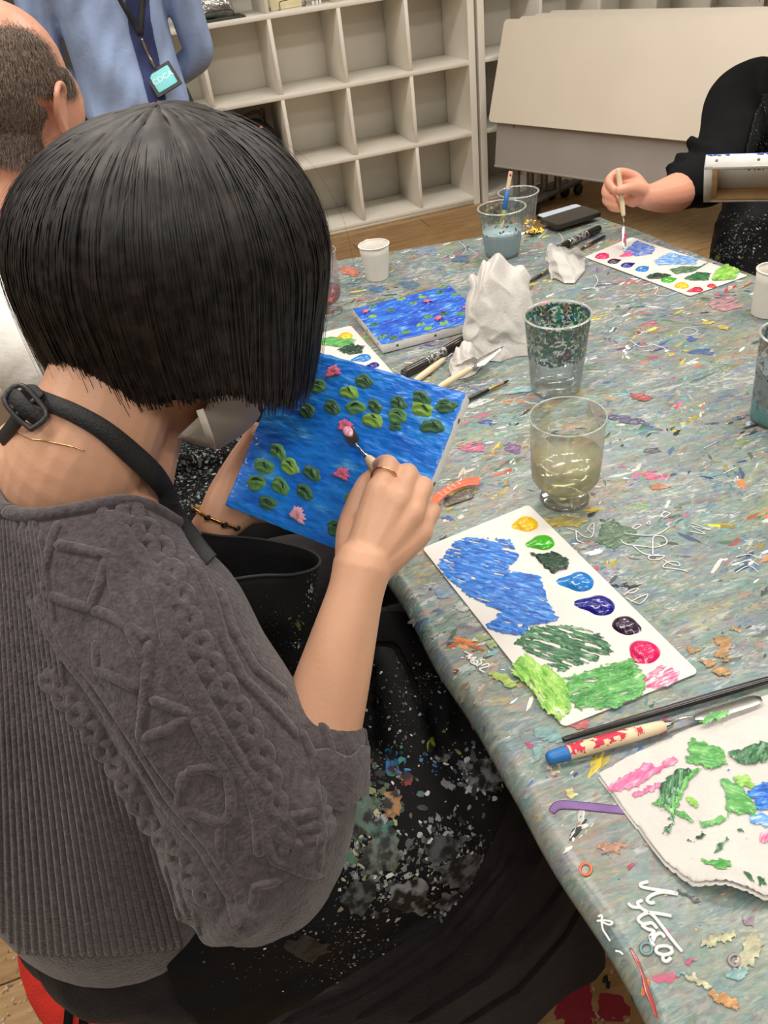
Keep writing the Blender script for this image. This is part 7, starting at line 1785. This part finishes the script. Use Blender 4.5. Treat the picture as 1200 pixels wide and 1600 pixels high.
for ch, rr_ in (([(1002, 290, 1.70), (990, 276, 1.695), (966, 270, 1.675), (951, 284, 1.662), (962, 299, 1.658)], .0105), ([(1000, 296, 1.705), (988, 288, 1.70), (957, 283, 1.69), (946, 301, 1.68), (960, 312, 1.675)], .0105), ([(1000, 304, 1.705), (988, 302, 1.70), (957, 299, 1.695), (947, 314, 1.688), (963, 322, 1.68)], .0100), ([(1002, 312, 1.705), (990, 313, 1.70), (962, 313, 1.70), (954, 323, 1.692), (968, 328, 1.685)], .0092)):
    limb(rsk, [P(*q) for q in ch], [rr_*1.3, rr_*1.15, rr_, rr_*0.9, rr_*0.72], 12)
limb(rsk, [P(1010, 304, 1.70), P(998, 297, 1.675), P(984, 294, 1.655), P(967, 297, 1.645)], [0.018, 0.0145, 0.0115, 0.0085], 12)
rsk.join(ellipsoid(P(990, 300, 1.70), (0.026, 0.034, 0.02), Matrix((rt, up, fw)).transposed(), 16, 12))
limb(rsk, [LEl, along(LEl, LWr, 0.6), LWr], [0.04, 0.034, 0.026], 16); simple_hand(rsk, LWr, V(-0.7, 0.6, 0.1), V(0.3, 0.1, -1), 0.95, 0.3)
put('body', remesh(rsk, 0.003, 3), mat('skin_pink', rgb(224, 160, 134), 0.45, 0.06, 14, 0.08, 220, sss=0.12), RP); eyes(RM, RP)
ch_ = cap_hair(RM, RP, HAIRM, 1.0, -0.10)
lk = MB()
for k_ in range(7): lk.join(tube([P(1206+6*k_, -60, 1.86), P(1196+5*k_, -25, 1.83), P(1186+5*k_+3*(k_ % 2), 3+3*(k_ % 3), 1.82)], [0.003, 0.0022, 0.0006], 6, 3))
put('hanging_lock', lk, HAIRM, ch_)
rl = MB()
K1 = P(1165, 395, 1.80); K2 = P(1205, 430, 1.66)
for a, b_ in ((rc0+V(0.0, 0.06, -0.42), K1), (rc0+rA*0.1+V(0, 0, -0.42), V(1.10, -2.84, 0.575))):
    a.z = 0.55; limb(rl, [a, along(a, b_, 0.5)+V(0, 0, 0.02), b_], [0.12, 0.105, 0.08], 18); limb(rl, [b_, V(b_.x-0.02, b_.y, 0.3), V(b_.x-0.02, b_.y, 0.08)], [0.078, 0.06, 0.05], 14)
limb(rl, [P(1190, 320, 1.93), P(1170, 360, 1.86), P(1180, 400, 1.80)], [0.075, 0.08, 0.07], 16)
limb(rl, [P(1130, 352, 1.84), P(1145, 375, 1.80), P(1150, 395, 1.78)], [0.022, 0.034, 0.03], 12)
rlm = remesh(rl, 0.009, 4); RLB = bvh_of(rlm)
rlo = put('apron_skirt', rlm, BLACKC, RP)
fk_ = Flecks(); splat_on(RLB, fk_, [(1165, 375, 60, 60, 160, WH+[(80, 110, 90), (110, 130, 60)], 0.0008, 0.006), (1130, 395, 30, 20, 90, [(90, 110, 100), (130, 150, 140), (60, 90, 110), (140, 150, 80)], 0.001, 0.007), (1170, 345, 40, 25, 60, WH+[(60, 140, 60)], 0.0008, 0.005)], 15)
fk_.build('paint_splatter', attr_mat('apron_paint'), rlo)
bb_ = put('apron_bib', patch(HDB, [(1192, 150), (1260, 120), (1300, 250), (1250, 330), (1150, 310), (1158, 250), (1176, 180)], 4, 0.008, maxedge=0.08), BLACKC, RP)
md = bb_.modifiers.new('t', 'SOLIDIFY'); md.thickness = 0.002
fk_ = Flecks(); splat_on(bvh_of(bb_.data), fk_, [(1185, 200, 20, 60, 70, WH+[(90, 150, 60), (150, 160, 60), (120, 160, 80)], 0.0008, 0.004), (1190, 225, 14, 14, 20, [(60, 160, 60), (220, 220, 215)], 0.001, 0.004)], 16)
fk_.build('paint_splatter', attr_mat('apron_paint'), bb_)
for y_ in (0.0, -0.2):
    put('shoe', remesh(MB().join(tube([V(1.30, -2.6+y_, 0.05), V(1.24, -2.6+y_, 0.055), V(1.16, -2.6+y_, 0.04), V(1.11, -2.6+y_, 0.03)], [0.036, 0.044, 0.044, 0.03], 14, 4)), 0.01, 3), BLK, RP)
rs = thing('stool', 'stool under the person in the black hoodie, behind the table', 'stool', (rc0.x+0.07, rc0.y+0.02, 0))
put('seat', lathe([(0.0005, 0.37), (0.155, 0.37), (0.17, 0.39), (0.168, 0.41), (0.0005, 0.42)], 36), mat('red_fabric', (0, 0, 0, 1)), rs)
for a in (0.6, 2.17, 3.74, 5.3): put('leg', tube([V(0.1*math.cos(a), 0.1*math.sin(a), 0.37), V(0.19*math.cos(a), 0.19*math.sin(a), 0.008)], 0.012, 8, 2), METG, rs)
# knife in that hand
tp2 = T(976, 389, TZ+0.006)
kk, _, kbl = palette_knife('palette knife with pink paint held over the far palette', P(966, 266, 1.648), P(974, 336, 1.675), P(975, 353, 1.68), tp2, 0.0052, (-ray(976, 370)).normalized(), 0.0042, 0.0038, rnd=False)
put('pink_paint', ellipsoid(along(tp2, P(975, 353, 1.68), 0.35)-ray(976, 380).normalized()*0.0015, (0.0036, 0.0016, 0.02), None, 10, 8), M_FL[0], kbl)
# the canvas held by that person, seen from behind
vdir = (-ray(1170, 275)).normalized(); e_w = (rt*math.cos(0.02)+up*math.sin(0.02)); e_w = (e_w-vdir*e_w.dot(vdir)).normalized(); u_ = vdir.cross(e_w); 
if u_.dot(up) < 0: u_ = -u_
t_ax = 0.927*vdir+0.375*u_; nbk = 0.375*vdir-0.927*u_
O_ = P(1103, 242, 1.57)
Mc = Matrix(((e_w.x, -t_ax.x, nbk.x, O_.x), (e_w.y, -t_ax.y, nbk.y, O_.y), (e_w.z, -t_ax.z, nbk.z, O_.z), (0, 0, 0, 1)))   # x right, y away, z towards the back face
cw_, chh, cth = 0.205, 0.19, 0.024
CN = thing('lily_painting', 'canvas held up by the person in black, its white back and wooden bars showing', 'painting', tuple(O_), world=True)
WOOD = mat('stretcher_wood', rgb(196, 160, 112), 0.6, 0.1, 20, 0.2, 120, stretch=(1, 1, 1))
put('canvas_sheet', box(cw_/2, chh/2, 0.001, cw_, chh, 0.002).xf(Mc), CANV, CN)
put('painted_face', box(cw_/2, chh/2, -0.0006, cw_-0.001, chh-0.001, 0.001).xf(Mc), WATER2, CN)
for nm, b4 in (('near', (cw_/2, 0.001, cth/2, cw_, 0.002, cth)), ('far', (cw_/2, chh-0.001, cth/2, cw_, 0.002, cth)), ('left', (0.001, chh/2, cth/2, 0.002, chh, cth)), ('right', (cw_-0.001, chh/2, cth/2, 0.002, chh, cth))):
    put('canvas_edge', box(*b4, 0.0006, 1).xf(Mc), CANV, CN)
for b4 in ((cw_/2, 0.010, cth/2+0.001, cw_-0.004, 0.017, cth-0.002), (cw_/2, chh-0.010, cth/2+0.001, cw_-0.004, 0.017, cth-0.002), (0.014, chh/2, cth/2+0.001, 0.025, chh-0.036, cth-0.002), (cw_-0.010, chh/2, cth/2+0.001, 0.017, chh-0.036, cth-0.002)):
    put('stretcher_bar', box(*b4, 0.0008, 1).xf(Mc), WOOD, CN)
for b4 in ((cw_/2, 0.006, cth+0.0006, cw_, 0.012, 0.0012), (cw_/2, chh-0.004, cth+0.0006, cw_, 0.008, 0.0012), (0.008, chh/2, cth+0.0006, 0.016, chh, 0.0012), (cw_-0.005, chh/2, cth+0.0006, 0.011, chh, 0.0012)):
    put('folded_canvas', box(*b4).xf(Mc), CANV, CN)
for xx in (0.022, 0.1, 0.18): put('tack', lathe([(0.0003, 0.0012), (0.0024, 0.0008), (0.003, 0)], 12).xf(Mc @ Matrix.Translation((xx, 0, cth*0.5)) @ Matrix.Rotation(PI/2, 4, 'X')), METG, CN)
for i, xx in enumerate((0.085, 0.096, 0.104, 0.112, 0.124)): put('stamped_mark', box(xx, 0.07, 0.0024, 0.006 if i % 2 == 0 else 0.003, 0.008, 0.0006).xf(Mc), mat('stamp_ink', rgb(70, 70, 72), 0.6), CN)
bd = Flecks(); random.seed(6)
for k_ in range(26):
    xx = random.uniform(0.004, cw_-0.004); p = Mc @ V(xx, -0.0004, random.uniform(0, 0.002)); bd.add(p, t_ax, 0.0016, 2.5, 0, rgb(40, 80, 170), 0.0003, ref=e_w)
bd.build('blue_paint_edge', attr_mat('edge_paint'), CN)
